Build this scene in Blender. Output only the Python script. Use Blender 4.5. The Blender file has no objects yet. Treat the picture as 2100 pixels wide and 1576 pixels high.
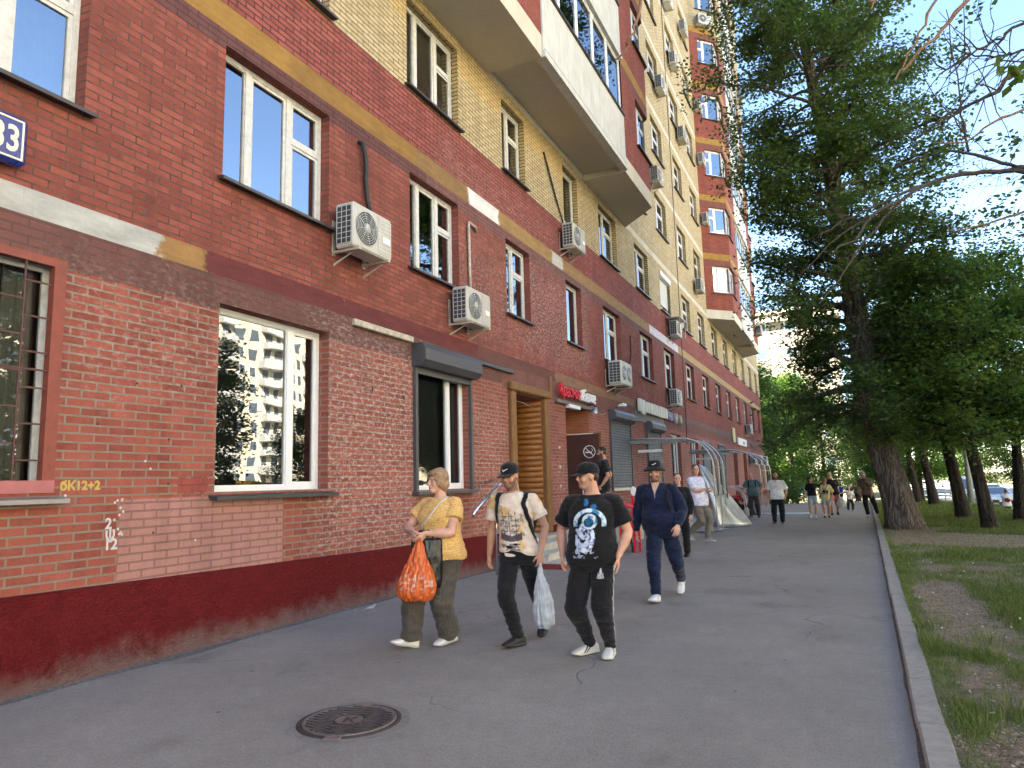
import bpy, math, random
from mathutils import Vector, Matrix, noise as mnoise
from mathutils.bvhtree import BVHTree
R = math.radians
scn = bpy.context.scene
COL = scn.collection
rnd = random.Random(7)

# ------------------------------------------------------------------ helpers
class MB:
    """mesh builder: collects faces with material slots and optional uv in metres"""
    def __init__(s): s.v=[]; s.f=[]; s.m=[]; s.uv=[]; s.mats=[]; s.sm=[]
    def slot(s, m):
        if m not in s.mats: s.mats.append(m)
        return s.mats.index(m)
    def face(s, pts, m, uv=None, smooth=False):
        b=len(s.v); s.v.extend([tuple(p) for p in pts]); s.f.append(tuple(range(b,b+len(pts))))
        s.m.append(s.slot(m)); s.uv.append(uv); s.sm.append(smooth)
    def raw(s, vs, fs, m, smooth=False):
        b=len(s.v); s.v.extend([tuple(p) for p in vs]); k=s.slot(m)
        for f in fs:
            s.f.append(tuple(i+b for i in f)); s.m.append(k); s.uv.append(None); s.sm.append(smooth)
    def box(s, x0,x1,y0,y1,z0,z1,m, M=None, bev=0.0):
        if bev>0:
            b=min(bev,(x1-x0)/2.01,(y1-y0)/2.01,(z1-z0)/2.01)
            vs=[]; idx={}
            for ix,X in enumerate((x0,x1)):
                for iy,Y in enumerate((y0,y1)):
                    for iz,Z in enumerate((z0,z1)):
                        sx=b if ix==0 else -b; sy=b if iy==0 else -b; sz=b if iz==0 else -b
                        idx[ix,iy,iz,0]=len(vs); vs.append((X,Y+sy,Z+sz))
                        idx[ix,iy,iz,1]=len(vs); vs.append((X+sx,Y,Z+sz))
                        idx[ix,iy,iz,2]=len(vs); vs.append((X+sx,Y+sy,Z))
            g=lambda a,b_,c,k: idx[a,b_,c,k]
            fs=[]
            for a in (0,1):
                fs.append([g(a,0,0,0),g(a,1,0,0),g(a,1,1,0),g(a,0,1,0)])
                fs.append([g(0,a,0,1),g(1,a,0,1),g(1,a,1,1),g(0,a,1,1)])
                fs.append([g(0,0,a,2),g(1,0,a,2),g(1,1,a,2),g(0,1,a,2)])
                for c in (0,1):
                    fs.append([g(a,c,0,0),g(a,c,1,0),g(a,c,1,1),g(a,c,0,1)])
                    fs.append([g(a,0,c,0),g(a,1,c,0),g(a,1,c,2),g(a,0,c,2)])
                    fs.append([g(0,a,c,1),g(1,a,c,1),g(1,a,c,2),g(0,a,c,2)])
            for a in (0,1):
                for c in (0,1):
                    for d in (0,1): fs.append([g(a,c,d,0),g(a,c,d,1),g(a,c,d,2)])
            ctr=Vector(((x0+x1)/2,(y0+y1)/2,(z0+z1)/2))
            out=[]
            for f in fs:
                p=[Vector(vs[i]) for i in f]; nrm=(p[1]-p[0]).cross(p[2]-p[0])
                fc=sum(p,Vector())/len(p)
                out.append(f if nrm.dot(fc-ctr)>0 else f[::-1])
            if M: vs=[M@Vector(p) for p in vs]
            s.raw(vs,out,m); return
        P=[(x0,y0,z0),(x1,y0,z0),(x1,y1,z0),(x0,y1,z0),(x0,y0,z1),(x1,y0,z1),(x1,y1,z1),(x0,y1,z1)]
        if M: P=[M@Vector(p) for p in P]
        s.raw(P,[(0,3,2,1),(4,5,6,7),(0,1,5,4),(1,2,6,5),(2,3,7,6),(3,0,4,7)],m)
    def tube(s, pts, r, m, n=8, caps=True, smooth=True):
        pts=[Vector(p) for p in pts]; k=len(pts)
        rr=r if isinstance(r,(list,tuple)) else [r]*k
        b=len(s.v); up=None
        for i,p in enumerate(pts):
            t=(pts[min(i+1,k-1)]-pts[max(i-1,0)])
            t=t.normalized() if t.length>1e-9 else Vector((0,0,1))
            if up is None:
                up=t.orthogonal().normalized()
            else:
                up=(up-t*up.dot(t)); up=up.normalized() if up.length>1e-6 else t.orthogonal().normalized()
            sd=t.cross(up)
            for j in range(n):
                a=2*math.pi*j/n
                s.v.append(tuple(p+(up*math.cos(a)+sd*math.sin(a))*rr[i]))
        sl=s.slot(m)
        for i in range(k-1):
            for j in range(n):
                q=(j+1)%n
                s.f.append((b+i*n+j,b+i*n+q,b+(i+1)*n+q,b+(i+1)*n+j)); s.m.append(sl); s.uv.append(None); s.sm.append(smooth)
        if caps:
            s.f.append(tuple(b+j for j in range(n))[::-1]); s.m.append(sl); s.uv.append(None); s.sm.append(False)
            s.f.append(tuple(b+(k-1)*n+j for j in range(n))); s.m.append(sl); s.uv.append(None); s.sm.append(False)
    def lathe(s, prof, m, n=24, M=None, smooth=True):
        b=len(s.v); k=len(prof)
        for r,z in prof:
            for j in range(n):
                a=2*math.pi*j/n; p=Vector((r*math.cos(a),r*math.sin(a),z))
                s.v.append(tuple(M@p if M else p))
        sl=s.slot(m)
        for i in range(k-1):
            for j in range(n):
                q=(j+1)%n
                s.f.append((b+i*n+j,b+i*n+q,b+(i+1)*n+q,b+(i+1)*n+j)); s.m.append(sl); s.uv.append(None); s.sm.append(smooth)
        s.f.append(tuple(b+j for j in range(n))[::-1]); s.m.append(sl); s.uv.append(None); s.sm.append(False)
        s.f.append(tuple(b+(k-1)*n+j for j in range(n))); s.m.append(sl); s.uv.append(None); s.sm.append(False)
    def prism(s, poly, d0, d1, m, fr=None):
        """poly in (a,b), extruded along c from d0 to d1; fr maps (a,b,c)->xyz"""
        fr=fr or (lambda a,b,c:(a,b,c)); n=len(poly)
        vs=[fr(a,b,d0) for a,b in poly]+[fr(a,b,d1) for a,b in poly]
        fs=[tuple(range(n))[::-1],tuple(range(n,2*n))]+[(i,(i+1)%n,n+(i+1)%n,n+i) for i in range(n)]
        s.raw(vs,fs,m)
    def mesh(s, name):
        me=bpy.data.meshes.new(name); me.from_pydata(s.v,[],s.f)
        for m in s.mats: me.materials.append(m)
        me.polygons.foreach_set('material_index',s.m)
        me.polygons.foreach_set('use_smooth',s.sm)
        if any(u is not None for u in s.uv):
            ul=me.uv_layers.new(name='UVMap'); flat=[]
            for f,u in zip(s.f,s.uv):
                if u is None: u=[(0,0)]*len(f)
                for q in u: flat.extend(q)
            ul.data.foreach_set('uv',flat)
        me.update(); return me
    def build(s, name, parent=None, loc=None, rz=None):
        o=bpy.data.objects.new(name, s.mesh(name)); COL.objects.link(o)
        if parent: o.parent=parent
        if loc: o.location=loc
        if rz: o.rotation_euler=(0,0,rz)
        return o
def tag(o, label=None, cat=None, group=None, kind=None):
    if label: o['label']=label
    if cat: o['category']=cat
    if group: o['group']=group
    if kind: o['kind']=kind
    return o
def empty(name, loc=(0,0,0), rz=0, label=None, cat=None, group=None):
    o=bpy.data.objects.new(name,None); COL.objects.link(o); o.location=loc; o.rotation_euler=(0,0,rz)
    o.empty_display_size=.2
    return tag(o,label,cat,group)
def inst(name, me, parent=None, loc=(0,0,0), rz=0, sc=None):
    o=bpy.data.objects.new(name,me); COL.objects.link(o); o.location=loc; o.rotation_euler=(0,0,rz)
    if parent: o.parent=parent
    if sc: o.scale=sc
    return o
def copy_tree(o, parent=None):
    c=o.copy(); COL.objects.link(c); c.parent=parent
    for ch in list(o.children): copy_tree(ch,c)
    return c
def text_mesh(body, size, depth=.004, shear=0, spacing=1.0, align='CENTER', bold=0):
    cu=bpy.data.curves.new('txt','FONT'); cu.body=body; cu.size=size; cu.extrude=depth; cu.shear=shear
    cu.space_character=spacing; cu.align_x=align; cu.resolution_u=3; cu.offset=bold
    to=bpy.data.objects.new('txt',cu); COL.objects.link(to)
    dg=bpy.context.evaluated_depsgraph_get(); dg.update()
    me=bpy.data.meshes.new_from_object(to.evaluated_get(dg))
    bpy.data.objects.remove(to); bpy.data.curves.remove(cu)
    return me
def text_obj(name, body, size, m, parent, frame, depth=.004, **k):
    """frame: Matrix mapping text plane (x right, y up, z out) to parent space"""
    me=text_mesh(body,size,depth,**k); me.transform(frame); me.materials.clear(); me.materials.append(m)
    me.name=name
    o=bpy.data.objects.new(name,me); COL.objects.link(o); o.parent=parent
    return o
def text_fit(name, body, size, m, parent, frame, width, depth, **k):
    me=text_mesh(body,size,depth,align='LEFT',**k); xs=[v.co.x for v in me.vertices]; x0,x1=min(xs),max(xs)
    me.transform(frame@Matrix.Diagonal((width/(x1-x0),1,1,1))@Matrix.Translation((-x0,0,0))); me.materials.clear(); me.materials.append(m); me.name=name
    o=bpy.data.objects.new(name,me); COL.objects.link(o); o.parent=parent; return o
def frame_m(o, x, y):
    x=Vector(x).normalized(); y=Vector(y).normalized(); z=x.cross(y)
    M=Matrix((x,y,z)).transposed().to_4x4(); M.translation=Vector(o); return M

# ------------------------------------------------------------------ materials
class NT:
    def __init__(s, name):
        s.mat=bpy.data.materials.new(name); s.mat.use_nodes=True; s.t=s.mat.node_tree
        s.t.nodes.clear(); s.out=s.t.nodes.new('ShaderNodeOutputMaterial')
    def n(s, typ, ins=None, **props):
        nd=s.t.nodes.new('ShaderNode'+typ)
        for k,v in props.items(): setattr(nd,k,v)
        for k,v in (ins or {}).items():
            i=nd.inputs[k]
            if isinstance(v,bpy.types.NodeSocket): s.t.links.new(v,i)
            elif isinstance(v,(tuple,list)) and i.type=='RGBA' and len(v)==3: i.default_value=(*v,1)
            else: i.default_value=v
        return nd
    def m(s, op, a, b=0.0, c=None):
        nd=s.t.nodes.new('ShaderNodeMath'); nd.operation=op
        for i,v in enumerate((a,b) if c is None else (a,b,c)):
            if isinstance(v,bpy.types.NodeSocket): s.t.links.new(v,nd.inputs[i])
            else: nd.inputs[i].default_value=v
        return nd.outputs[0]
    def mix(s, fac, a, b, mode='MIX'):
        nd=s.t.nodes.new('ShaderNodeMix'); nd.data_type='RGBA'; nd.blend_type=mode
        for i,v in ((0,fac),(6,a),(7,b)):
            if isinstance(v,bpy.types.NodeSocket): s.t.links.new(v,nd.inputs[i])
            elif i==0: nd.inputs[0].default_value=v
            else: nd.inputs[i].default_value=(*v,1) if len(v)==3 else v
        return nd.outputs[2]
    def noise(s, vec, scale, detail=4, rough=.55, dist=0):
        return s.n('TexNoise',{'Vector':vec,'Scale':scale,'Detail':detail,'Roughness':rough,'Distortion':dist}).outputs[0]
    def rng(s, v, a, b, c=0.0, d=1.0, smooth=False):
        nd=s.n('MapRange',{0:v,1:a,2:b,3:c,4:d},clamp=True)
        if smooth: nd.interpolation_type='SMOOTHSTEP'
        return nd.outputs[0]
    def ramp(s, v, stops):
        nd=s.n('ValToRGB',{0:v}); e=nd.color_ramp.elements
        while len(e)<len(stops): e.new(.5)
        for q,(p,c) in zip(e,stops): q.position=p; q.color=(*c,1)
        return nd.outputs[0]
    def scale(s, vec, sc):
        return s.n('VectorMath',{0:vec,1:sc},operation='MULTIPLY').outputs[0]
    def obj(s): return s.n('TexCoord').outputs['Object']
    def bsdf(s, col, rough=.6, spec=.5, metal=0, bump=None, bstr=.3, bdist=.01, **more):
        b=s.n('BsdfPrincipled',{'Base Color':col,'Roughness':rough,'Metallic':metal,'Specular IOR Level':spec,**more})
        if bump is not None:
            bp=s.n('Bump',{'Strength':bstr,'Distance':bdist,'Height':bump}); s.t.links.new(bp.outputs[0],b.inputs['Normal'])
        s.t.links.new(b.outputs[0],s.out.inputs[0]); return s.mat
    def boxmask(s, u, v, u0,u1,v0,v1, soft=.02, dist=None):
        a=s.m('MINIMUM',s.m('SUBTRACT',u,u0),s.m('SUBTRACT',u1,u))
        b=s.m('MINIMUM',s.m('SUBTRACT',v,v0),s.m('SUBTRACT',v1,v))
        c=s.m('MINIMUM',a,b)
        if dist is not None: c=s.m('ADD',c,dist)
        return s.rng(c,-soft,soft,smooth=True)
def simple(name, col, rough=.6, metal=0, var=.12, sc=6, spec=.5, bump=0, **more):
    t=NT(name); o=t.obj(); nz=t.noise(o,sc,5,.6)
    f=t.rng(nz,.3,.7,1-var,1+var)
    c=t.mix(1.0,col,t.n('CombineColor',{0:f,1:f,2:f}).outputs[0],'MULTIPLY')
    r=t.rng(nz,.3,.7,max(0,rough-.08),min(1,rough+.08))
    return t.bsdf(c,r,spec,metal,t.noise(o,sc*6,4) if bump else None,bump,**more)

def brickmat(name, c1, c2, mortar, msize=.011, patches=(), efflo=(), bump=.6, dirt=.5, mort2=None):
    t=NT(name); uv=t.n('UVMap').outputs[0]
    sp=t.n('SeparateXYZ',{0:uv}); u,v=sp.outputs[0],sp.outputs[1]
    # slight unevenness of the courses
    wob=t.n('TexNoise',{'Vector':uv,'Scale':3.0,'Detail':3.0}).outputs[1]
    uvw=t.n('VectorMath',{0:wob,1:(.008,.006,0),2:uv},operation='MULTIPLY_ADD').outputs[0]
    br=t.n('TexBrick',{'Vector':uvw,'Color1':(0,0,0),'Color2':(1,1,1),'Mortar':(0.5,0.5,0.5),'Scale':1.0,'Mortar Size':msize,
        'Mortar Smooth':.15,'Bias':0.0,'Brick Width':.26,'Row Height':.075},offset=.5)
    rv=t.n('SeparateColor',{0:br.outputs[0]}).outputs[0]
    n1=t.noise(uv,1.1,5,.6); n2=t.noise(uv,9,4,.65); n3=t.noise(uv,45,4,.7)
    col=t.mix(t.m('MULTIPLY_ADD',rv,.9,t.rng(n2,.3,.7,-.2,.4)),c1,c2)
    dk=t.rng(n1,.25,.75,1-dirt*.45,1+dirt*.25)
    dk=t.m('MULTIPLY',dk,t.rng(n3,.2,.8,.86,1.12)); dk=t.m('MULTIPLY',dk,t.rng(t.noise(t.scale(uv,(3.2,.35,1)),1.3,5,.7),.30,.55,.80,1.03))
    col=t.mix(1.0,col,t.n('CombineColor',{0:dk,1:dk,2:dk}).outputs[0],'MULTIPLY')
    mc=t.mix(t.rng(n2,.35,.65),mortar,mort2 or tuple(x*.6 for x in mortar))
    ero=t.m('MULTIPLY',br.outputs[1],t.rng(t.noise(uv,5,3),.25,.45,.55,1))
    col=t.mix(ero,col,mc)
    eg=t.m('MULTIPLY',t.m('SUBTRACT',t.noise(uv,7,4,.7),.5),.12)
    for p in patches:
        u0,u1,v0,v1,c,st=p[:6]; d=t.m('MULTIPLY',eg,p[6]) if len(p)>6 else None
        mk=t.boxmask(u,v,u0,u1,v0,v1,.012,d)
        mk=t.m('MULTIPLY',mk,t.rng(n3,.15,.4,st*.75,st))
        relief=t.mix(br.outputs[1],c,tuple(x*.62 for x in c))
        rel2=t.mix(1.0,relief,t.n('CombineColor',{0:dk,1:dk,2:dk}).outputs[0],'MULTIPLY')
        col=t.mix(mk,col,rel2)
    for (u0,u1,v0,v1,st) in efflo:
        mk=t.boxmask(u,v,u0,u1,v0,v1,.5,t.m('MULTIPLY',t.m('SUBTRACT',t.noise(uv,2.0,5,.7),.5),1.6))
        sp_=t.rng(t.m('ADD',t.noise(t.scale(uv,(5,9,1)),2.4,6,.75),t.m('MULTIPLY',br.outputs[1],.05)),.50,.72)
        col=t.mix(t.m('MULTIPLY',t.m('MULTIPLY',mk,sp_),st),col,(.62,.55,.52))
    h=t.m('ADD',t.m('MULTIPLY',br.outputs[1],-1.0),t.m('MULTIPLY',n3,.35))
    h=t.m('ADD',h,t.m('MULTIPLY',rv,.25))
    return t.bsdf(col,.85,.25,bump=h,bstr=bump,bdist=.012)
# ------------------------------------------------------------------ people
def clothmat(name, rough=.85, spec=.15, bscale=260, bstr=.25, sss=0, sheen=0):
    t=NT(name); c=t.n('Attribute',attribute_name='Col').outputs['Color']; o=t.obj()
    n=t.noise(o,bscale,3,.7)
    if sheen:
        wr=t.m('ABSOLUTE',t.m('SUBTRACT',t.noise(t.scale(o,(1,1,1.5)),15,3,.55,.8),.5)); n=t.m('ADD',t.m('MULTIPLY',n,.12),t.m('MULTIPLY',wr,-3.0)); bdist=.012; bstr=.55
    else: bdist=.002
    f=t.rng(t.noise(o,7,4,.6),.3,.7,.9,1.08)
    col=t.mix(1.0,c,t.n('CombineColor',{0:f,1:f,2:f}).outputs[0],'MULTIPLY')
    more={}
    if sss: more={'Subsurface Weight':sss,'Subsurface Radius':(.012,.005,.003),'Subsurface Scale':.6}
    if sheen: more['Sheen Weight']=sheen
    return t.bsdf(col,rough,spec,bump=n,bstr=bstr,bdist=bdist,**more)
M_cloth=clothmat('woven cloth',.88,.12,sheen=.15); M_skin=clothmat('skin',.62,.25,120,.2,.06); M_shoe=clothmat('shoe leather',.5,.4,90,.15)
M_hair=clothmat('hair',.6,.35,160,.6)
t=NT('thin plastic bag'); c_=t.n('Attribute',attribute_name='Col').outputs['Color']
d_=t.n('BsdfPrincipled',{'Base Color':c_,'Roughness':.28,'Specular IOR Level':.6}); tl_=t.n('BsdfTranslucent',{'Color':c_})
t.t.links.new(t.n('MixShader',{0:.35,1:d_.outputs[0],2:tl_.outputs[0]}).outputs[0],t.out.inputs[0]); M_bag=t.mat
V3=Vector
def ring_loft(mb, rings, m=None):
    """rings: list of lists of points (same count), closed with fans"""
    b=len(mb.v); n=len(rings[0])
    for r in rings: mb.v.extend([tuple(p) for p in r])
    sl=mb.slot(m or M_cloth)
    def addf(f): mb.f.append(f); mb.m.append(sl); mb.uv.append(None); mb.sm.append(True)
    for i in range(len(rings)-1):
        for j in range(n): q=(j+1)%n; addf((b+i*n+j,b+i*n+q,b+(i+1)*n+q,b+(i+1)*n+j))
    addf(tuple(b+j for j in range(n))[::-1]); addf(tuple(b+(len(rings)-1)*n+j for j in range(n)))
def ellip(mb, c, ax, rad, n=14, k=9, m=None):
    """ellipsoid: ax = 3 axes, rad = 3 radii"""
    rings=[]
    for i in range(k+1):
        a=-math.pi/2+math.pi*i/k; z=math.sin(a)*.999; r=max(.02,math.cos(a))
        rings.append([c+ax[0]*rad[0]*r*math.cos(2*math.pi*j/n)+ax[1]*rad[1]*r*math.sin(2*math.pi*j/n)+ax[2]*rad[2]*z for j in range(n)])
    ring_loft(mb,rings,m)
def limb(mb, pts, rad, n=14, sub=4, flat=1.0):
    """tapered limb through joints with radii, interpolated"""
    P=[];Rr=[]
    for i in range(len(pts)-1):
        for k in range(sub):
            t=k/sub; P.append(V3(pts[i]).lerp(V3(pts[i+1]),t)); s=t*t*(3-2*t); Rr.append(rad[i]*(1-s)+rad[i+1]*s)
    P.append(V3(pts[-1])); Rr.append(rad[-1])
    mb.tube(P,Rr,M_cloth,n)
def ik(a,b,l1,l2,pole):
    a=V3(a);b=V3(b);d=b-a;L=min(d.length,(l1+l2)*.9985); 
    dn=d.normalized(); x=(l1*l1-l2*l2+L*L)/(2*L); h=math.sqrt(max(0,l1*l1-x*x))
    p=V3(pole); p=p-dn*p.dot(dn); p=p.normalized() if p.length>1e-6 else dn.orthogonal()
    return a+dn*x+p*h, a+dn*L
def remesh(mb, vox, smooth=2, name='m'):
    me=mb.mesh(name); o=bpy.data.objects.new(name,me); COL.objects.link(o)
    md=o.modifiers.new('r','REMESH'); md.mode='VOXEL'; md.voxel_size=vox; md.use_smooth_shade=True
    if smooth: s=o.modifiers.new('s','SMOOTH'); s.iterations=smooth; s.factor=.5
    dg=bpy.context.evaluated_depsgraph_get(); dg.update()
    out=bpy.data.meshes.new_from_object(o.evaluated_get(dg)); bpy.data.objects.remove(o); bpy.data.meshes.remove(me)
    out.materials.clear(); out.name=name
    return out
def finish(me, mat, colf, parent, name, disp=None):
    n=len(me.vertices); me.materials.append(mat)
    cs=[v.co.copy() for v in me.vertices]; ns=[v.normal.copy() for v in me.vertices]
    if disp:
        cs=[c+k*disp(c) for c,k in zip(cs,ns)]
        me.vertices.foreach_set('co',[q for c in cs for q in c]); me.update()
    ca=me.color_attributes.new('Col','FLOAT_COLOR','POINT'); buf=[]
    for p_,k in zip(cs,ns): c=colf(p_,k); buf.extend((c[0],c[1],c[2],1.0))
    ca.data.foreach_set('color',buf)
    me.polygons.foreach_set('use_smooth',[True]*len(me.polygons))
    o=bpy.data.objects.new(name,me); COL.objects.link(o); o.parent=parent; return o
def fr(p,sx,sy,sz,o=3): return mnoise.fractal((p[0]*sx,p[1]*sy,p[2]*sz),1.0,2.0,o)
def folds(A,sx=7,sy=7,sz=7,ph=0):
    def f(p):
        n=fr((p[0]+ph,p[1]+ph*.7,p[2]),sx,sy,sz,2); n2=1-abs(fr((p[0]+ph+5,p[1],p[2]),sx*.8,sy*.8,sz*1.3,2))*2.2
        return A*(.8*n+.7*n2-.3)
    return f
def lerp3(a,b,t): t=max(0,min(1,t)); return tuple(x+(y-x)*t for x,y in zip(a,b))
TORSO=[(.78,.13,.105),(.85,.168,.122),(.93,.176,.125),(1.0,.168,.117),(1.07,.158,.112),(1.15,.158,.114),(1.24,.172,.121),(1.31,.180,.122),(1.365,.172,.112),(1.41,.145,.095),(1.445,.102,.076),(1.475,.072,.062)]
class Person:
    """base figure 1.75 m tall, facing local -y; x<0 is the figure's right"""
    def __init__(s, base, H, label, pel, neck, head, ank, wr, tw=0, hyaw=0, hpitch=0, hroll=0, fyaw=(0,0), fpitch=(0,0), bulk=1.0, belly=0.0, hips=1.0, shw=.185, skin=(.58,.34,.25), vox=.0048, group=None, elb=None, hand=None, knee=None, female=False, rz=0, cat='person'):
        s.root=empty('person',(base[0],base[1],base[2] if len(base)>2 else 0),rz,label,cat,group); sc=H/1.75; s.root.scale=(sc,sc,sc)
        s.vox=vox; s.skin=skin; s.tw=R(tw); s.bulk=bulk; s.belly=belly; s.hips=hips; s.female=female
        s.pel=V3(pel); s.neck=V3(neck); s.head=V3(head)
        s.fx=V3((math.cos(s.tw),math.sin(s.tw),0)); s.fy=V3((-math.sin(s.tw),math.cos(s.tw),0))    # right->left axis, back axis
        C=s.neck+V3((0,0,-.088))
        s.sh=[C-s.fx*shw, C+s.fx*shw]
        s.hip=[s.pel-s.fx*.088*hips+V3((0,0,-.02)), s.pel+s.fx*.088*hips+V3((0,0,-.02))]
        s.ank=[V3(a) for a in ank]; s.fyaw=[R(a) for a in fyaw]; s.fpitch=[R(a) for a in fpitch]
        s.knee=[];s.elb=[];s.wr=[]
        for i in range(2):
            pole=(knee[i] if knee else -s.fy+s.fx*(.15 if i else -.15)); k,a=ik(s.hip[i],s.ank[i],.435,.42,pole); s.knee.append(k); s.ank[i]=a
            pole=(elb[i] if elb else s.fy*.8+s.fx*(.5 if i else -.5)); e,w_=ik(s.sh[i],wr[i],.30,.26,pole); s.elb.append(e); s.wr.append(w_)
        s.hand=hand or [None,None]
        # head axes
        a=s.tw*0+R(hyaw); p=R(hpitch); f=V3((math.sin(a)*math.cos(p),-math.cos(a)*math.cos(p),math.sin(p))); r=V3((math.cos(a),math.sin(a),0)); u=r.cross(-f)*-1
        u=(-f).cross(r)*1.0
        if u.z<0: u=-u
        q=Matrix.Rotation(R(hroll),3,f); s.hr=q@r; s.hu=q@u; s.hf=f
    def cen(s,z):
        z0,z1=s.pel.z,s.neck.z; t=max(-.3,min(1.1,(z-z0)/(z1-z0))); return V3((s.pel.x+(s.neck.x-s.pel.x)*t,s.pel.y+(s.neck.y-s.pel.y)*t,z))
    def torso(s, mb, z0=.78, z1=1.475, e=0.0, hem=0, n=28):
        rings=[]; k=22
        # map the table between pelvis and neck of this pose
        def w(z):
            zz=.93+(z-s.pel.z)*(1.475-.93)/(s.neck.z-.01-s.pel.z)
            for (a,wa,da),(b,wb,db) in zip(TORSO,TORSO[1:]):
                if zz<=b or b==TORSO[-1][0]:
                    t=max(0,min(1,(zz-a)/(b-a))); t=t*t*(3-2*t); return wa+(wb-wa)*t,da+(db-da)*t,zz
        for i in range(k+1):
            z=z0+(z1-z0)*i/k; a,d,zz=w(z)
            bl=math.exp(-((zz-1.04)/.13)**2)*s.belly; ch=math.exp(-((zz-1.28)/.08)**2)*(.035 if s.female else .012)
            hp=1+(s.hips-1)*math.exp(-((zz-.88)/.12)**2)
            A=(a*s.bulk+bl*.45)*hp+e+hem*max(0,1-(z-z0)/.22); D=d*s.bulk*(1+(hp-1)*.6)+e+hem*max(0,1-(z-z0)/.22)*.8
            c=s.cen(z)-s.fy*(bl*.42+ch*.5)
            D2=D+bl*.6+ch*.5
            rings.append([c+s.fx*A*math.copysign(abs(math.cos(t))**.86,math.cos(t))+s.fy*D2*math.copysign(abs(math.sin(t))**.9,math.sin(t)) for t in [2*math.pi*j/n for j in range(n)]])
        ring_loft(mb,rings)
    def hand_solids(s, mb, i):
        w_=s.wr[i]; side=-1 if i==0 else 1; h=s.hand[i] or {}
        d=V3(h.get('d',(s.wr[i]-s.elb[i]).normalized()+V3((0,0,-.25)))).normalized()
        th=V3(h.get('t',-s.fy*1.0)); th=(th-d*th.dot(d)).normalized()       # thumb side
        n=d.cross(th)*(1 if i==1 else -1)                                     # palm normal, towards the body
        n=V3(h.get('n',n)).normalized() if 'n' in h else n
        curl=h.get('curl',.45)
        pc=w_+d*.048
        ax=[th,n,d]; ellip(mb,pc,ax,(.040,.016,.058),16,9)
        rings=[]
        for q,(ww,tt) in ((-.01,(.026,.02)),(.02,(.034,.016)),(.05,(.040,.015)),(.082,(.041,.013))):
            rings.append([w_+d*q+th*ww*math.cos(a)+n*tt*math.sin(a) for a in [2*math.pi*j/14 for j in range(14)]])
        ring_loft(mb,rings)
        for k,(off,L) in enumerate(((.030,.070),(.010,.080),(-.0105,.074),(-.030,.058))):
            p=w_+d*.078+th*off; dd=(d+th*off*2.2).normalized(); pts=[p]; cu=curl*(1+.18*k)
            for sgm,fr_ in ((.45,.45),(.32,.8),(.25,.8)):
                dd=(dd*math.cos(cu*fr_)+n*math.sin(cu*fr_)).normalized() if True else dd
                pts.append(pts[-1]+dd*L*sgm/1.02)
            mb.tube(pts,[.0095,.0088,.0078,.0062],M_cloth,8)
        p=w_+d*.022+th*.026; td=(d*.62+th*.62+n*.30).normalized(); td2=(d*.85+th*.12+n*(.3+curl*.5)).normalized()
        mb.tube([p-td*.01,p+td*.034,p+td*.034+td2*.030,p+td*.034+td2*.052],[.014,.0115,.0098,.0072],M_cloth,8)
    def body(s, colf=None, eyes=True, beard=None, brow=(.10,.055,.035), nose=1.0, jaw=1.0, neckr=.056, mouth=(.47,.20,.17)):
        mb=MB(); b=s.bulk
        s.torso(mb,.80,s.neck.z-.005,-.014)
        for i in range(2):
            a,e,w_=s.sh[i],s.elb[i],s.wr[i]
            limb(mb,[a.lerp(s.cen(a.z),.25),a,a.lerp(e,.45),e,e.lerp(w_,.35),w_.lerp(e,.12),w_],[.044*b,.044*b,.047*b,.040*b,.042*b,.029,.026],14,4)
            limb(mb,[s.hip[i],s.hip[i].lerp(s.knee[i],.5),s.knee[i],s.knee[i].lerp(s.ank[i],.35),s.ank[i].lerp(s.knee[i],.1),s.ank[i]],[.085*b,.075*b,.055,.055,.038,.036],14,4)
            s.hand_solids(mb,i)
            F=s.footM(i); ellip(mb,F@V3((0,-.06,-.05)),[F.to_3x3()@V3(x) for x in ((1,0,0),(0,1,0),(0,0,1))],(.036,.10,.032))
        h,r,f,u=s.head,s.hr,s.hf,s.hu; L=lambda x,y,z: h+r*x+f*y+u*z; ax=[r,f,u]
        mb.tube([s.neck+V3((0,0,-.04))+s.fy*.01,s.neck.lerp(L(0,-.018,-.05),.6),L(0,-.012,-.02)],[neckr*1.2,neckr,neckr*.98],M_cloth,16)
        ellip(mb,L(0,-.012,.035),ax,(.076,.096,.092),20,14); ellip(mb,L(0,.018,-.022),ax,(.064*jaw,.074,.096),18,12)
        ellip(mb,L(0,.050,-.088),ax,(.043*jaw,.040,.030),14,9); ellip(mb,L(0,.074,.026),ax,(.052,.019,.013))
        mb.tube([L(0,.086,.012),L(0,.099,-.010),L(0,.107,-.028)],[.008*nose,.0115*nose,.0145*nose],M_cloth,10)
        ellip(mb,L(0,.094,-.034),ax,(.019*nose,.014,.010)); ellip(mb,L(0,.082,-.058),ax,(.026,.013,.007)); ellip(mb,L(0,.079,-.070),ax,(.022,.013,.008))
        for x in (-1,1):
            ellip(mb,L(x*.040,.058,-.026),ax,(.026,.028,.026)); ellip(mb,L(x*.074,-.012,-.008),[(r*.9-f*.45*x).normalized(),f,u],(.010,.022,.033))
        me=remesh(mb,s.vox,2,'body')
        sk=s.skin
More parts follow.
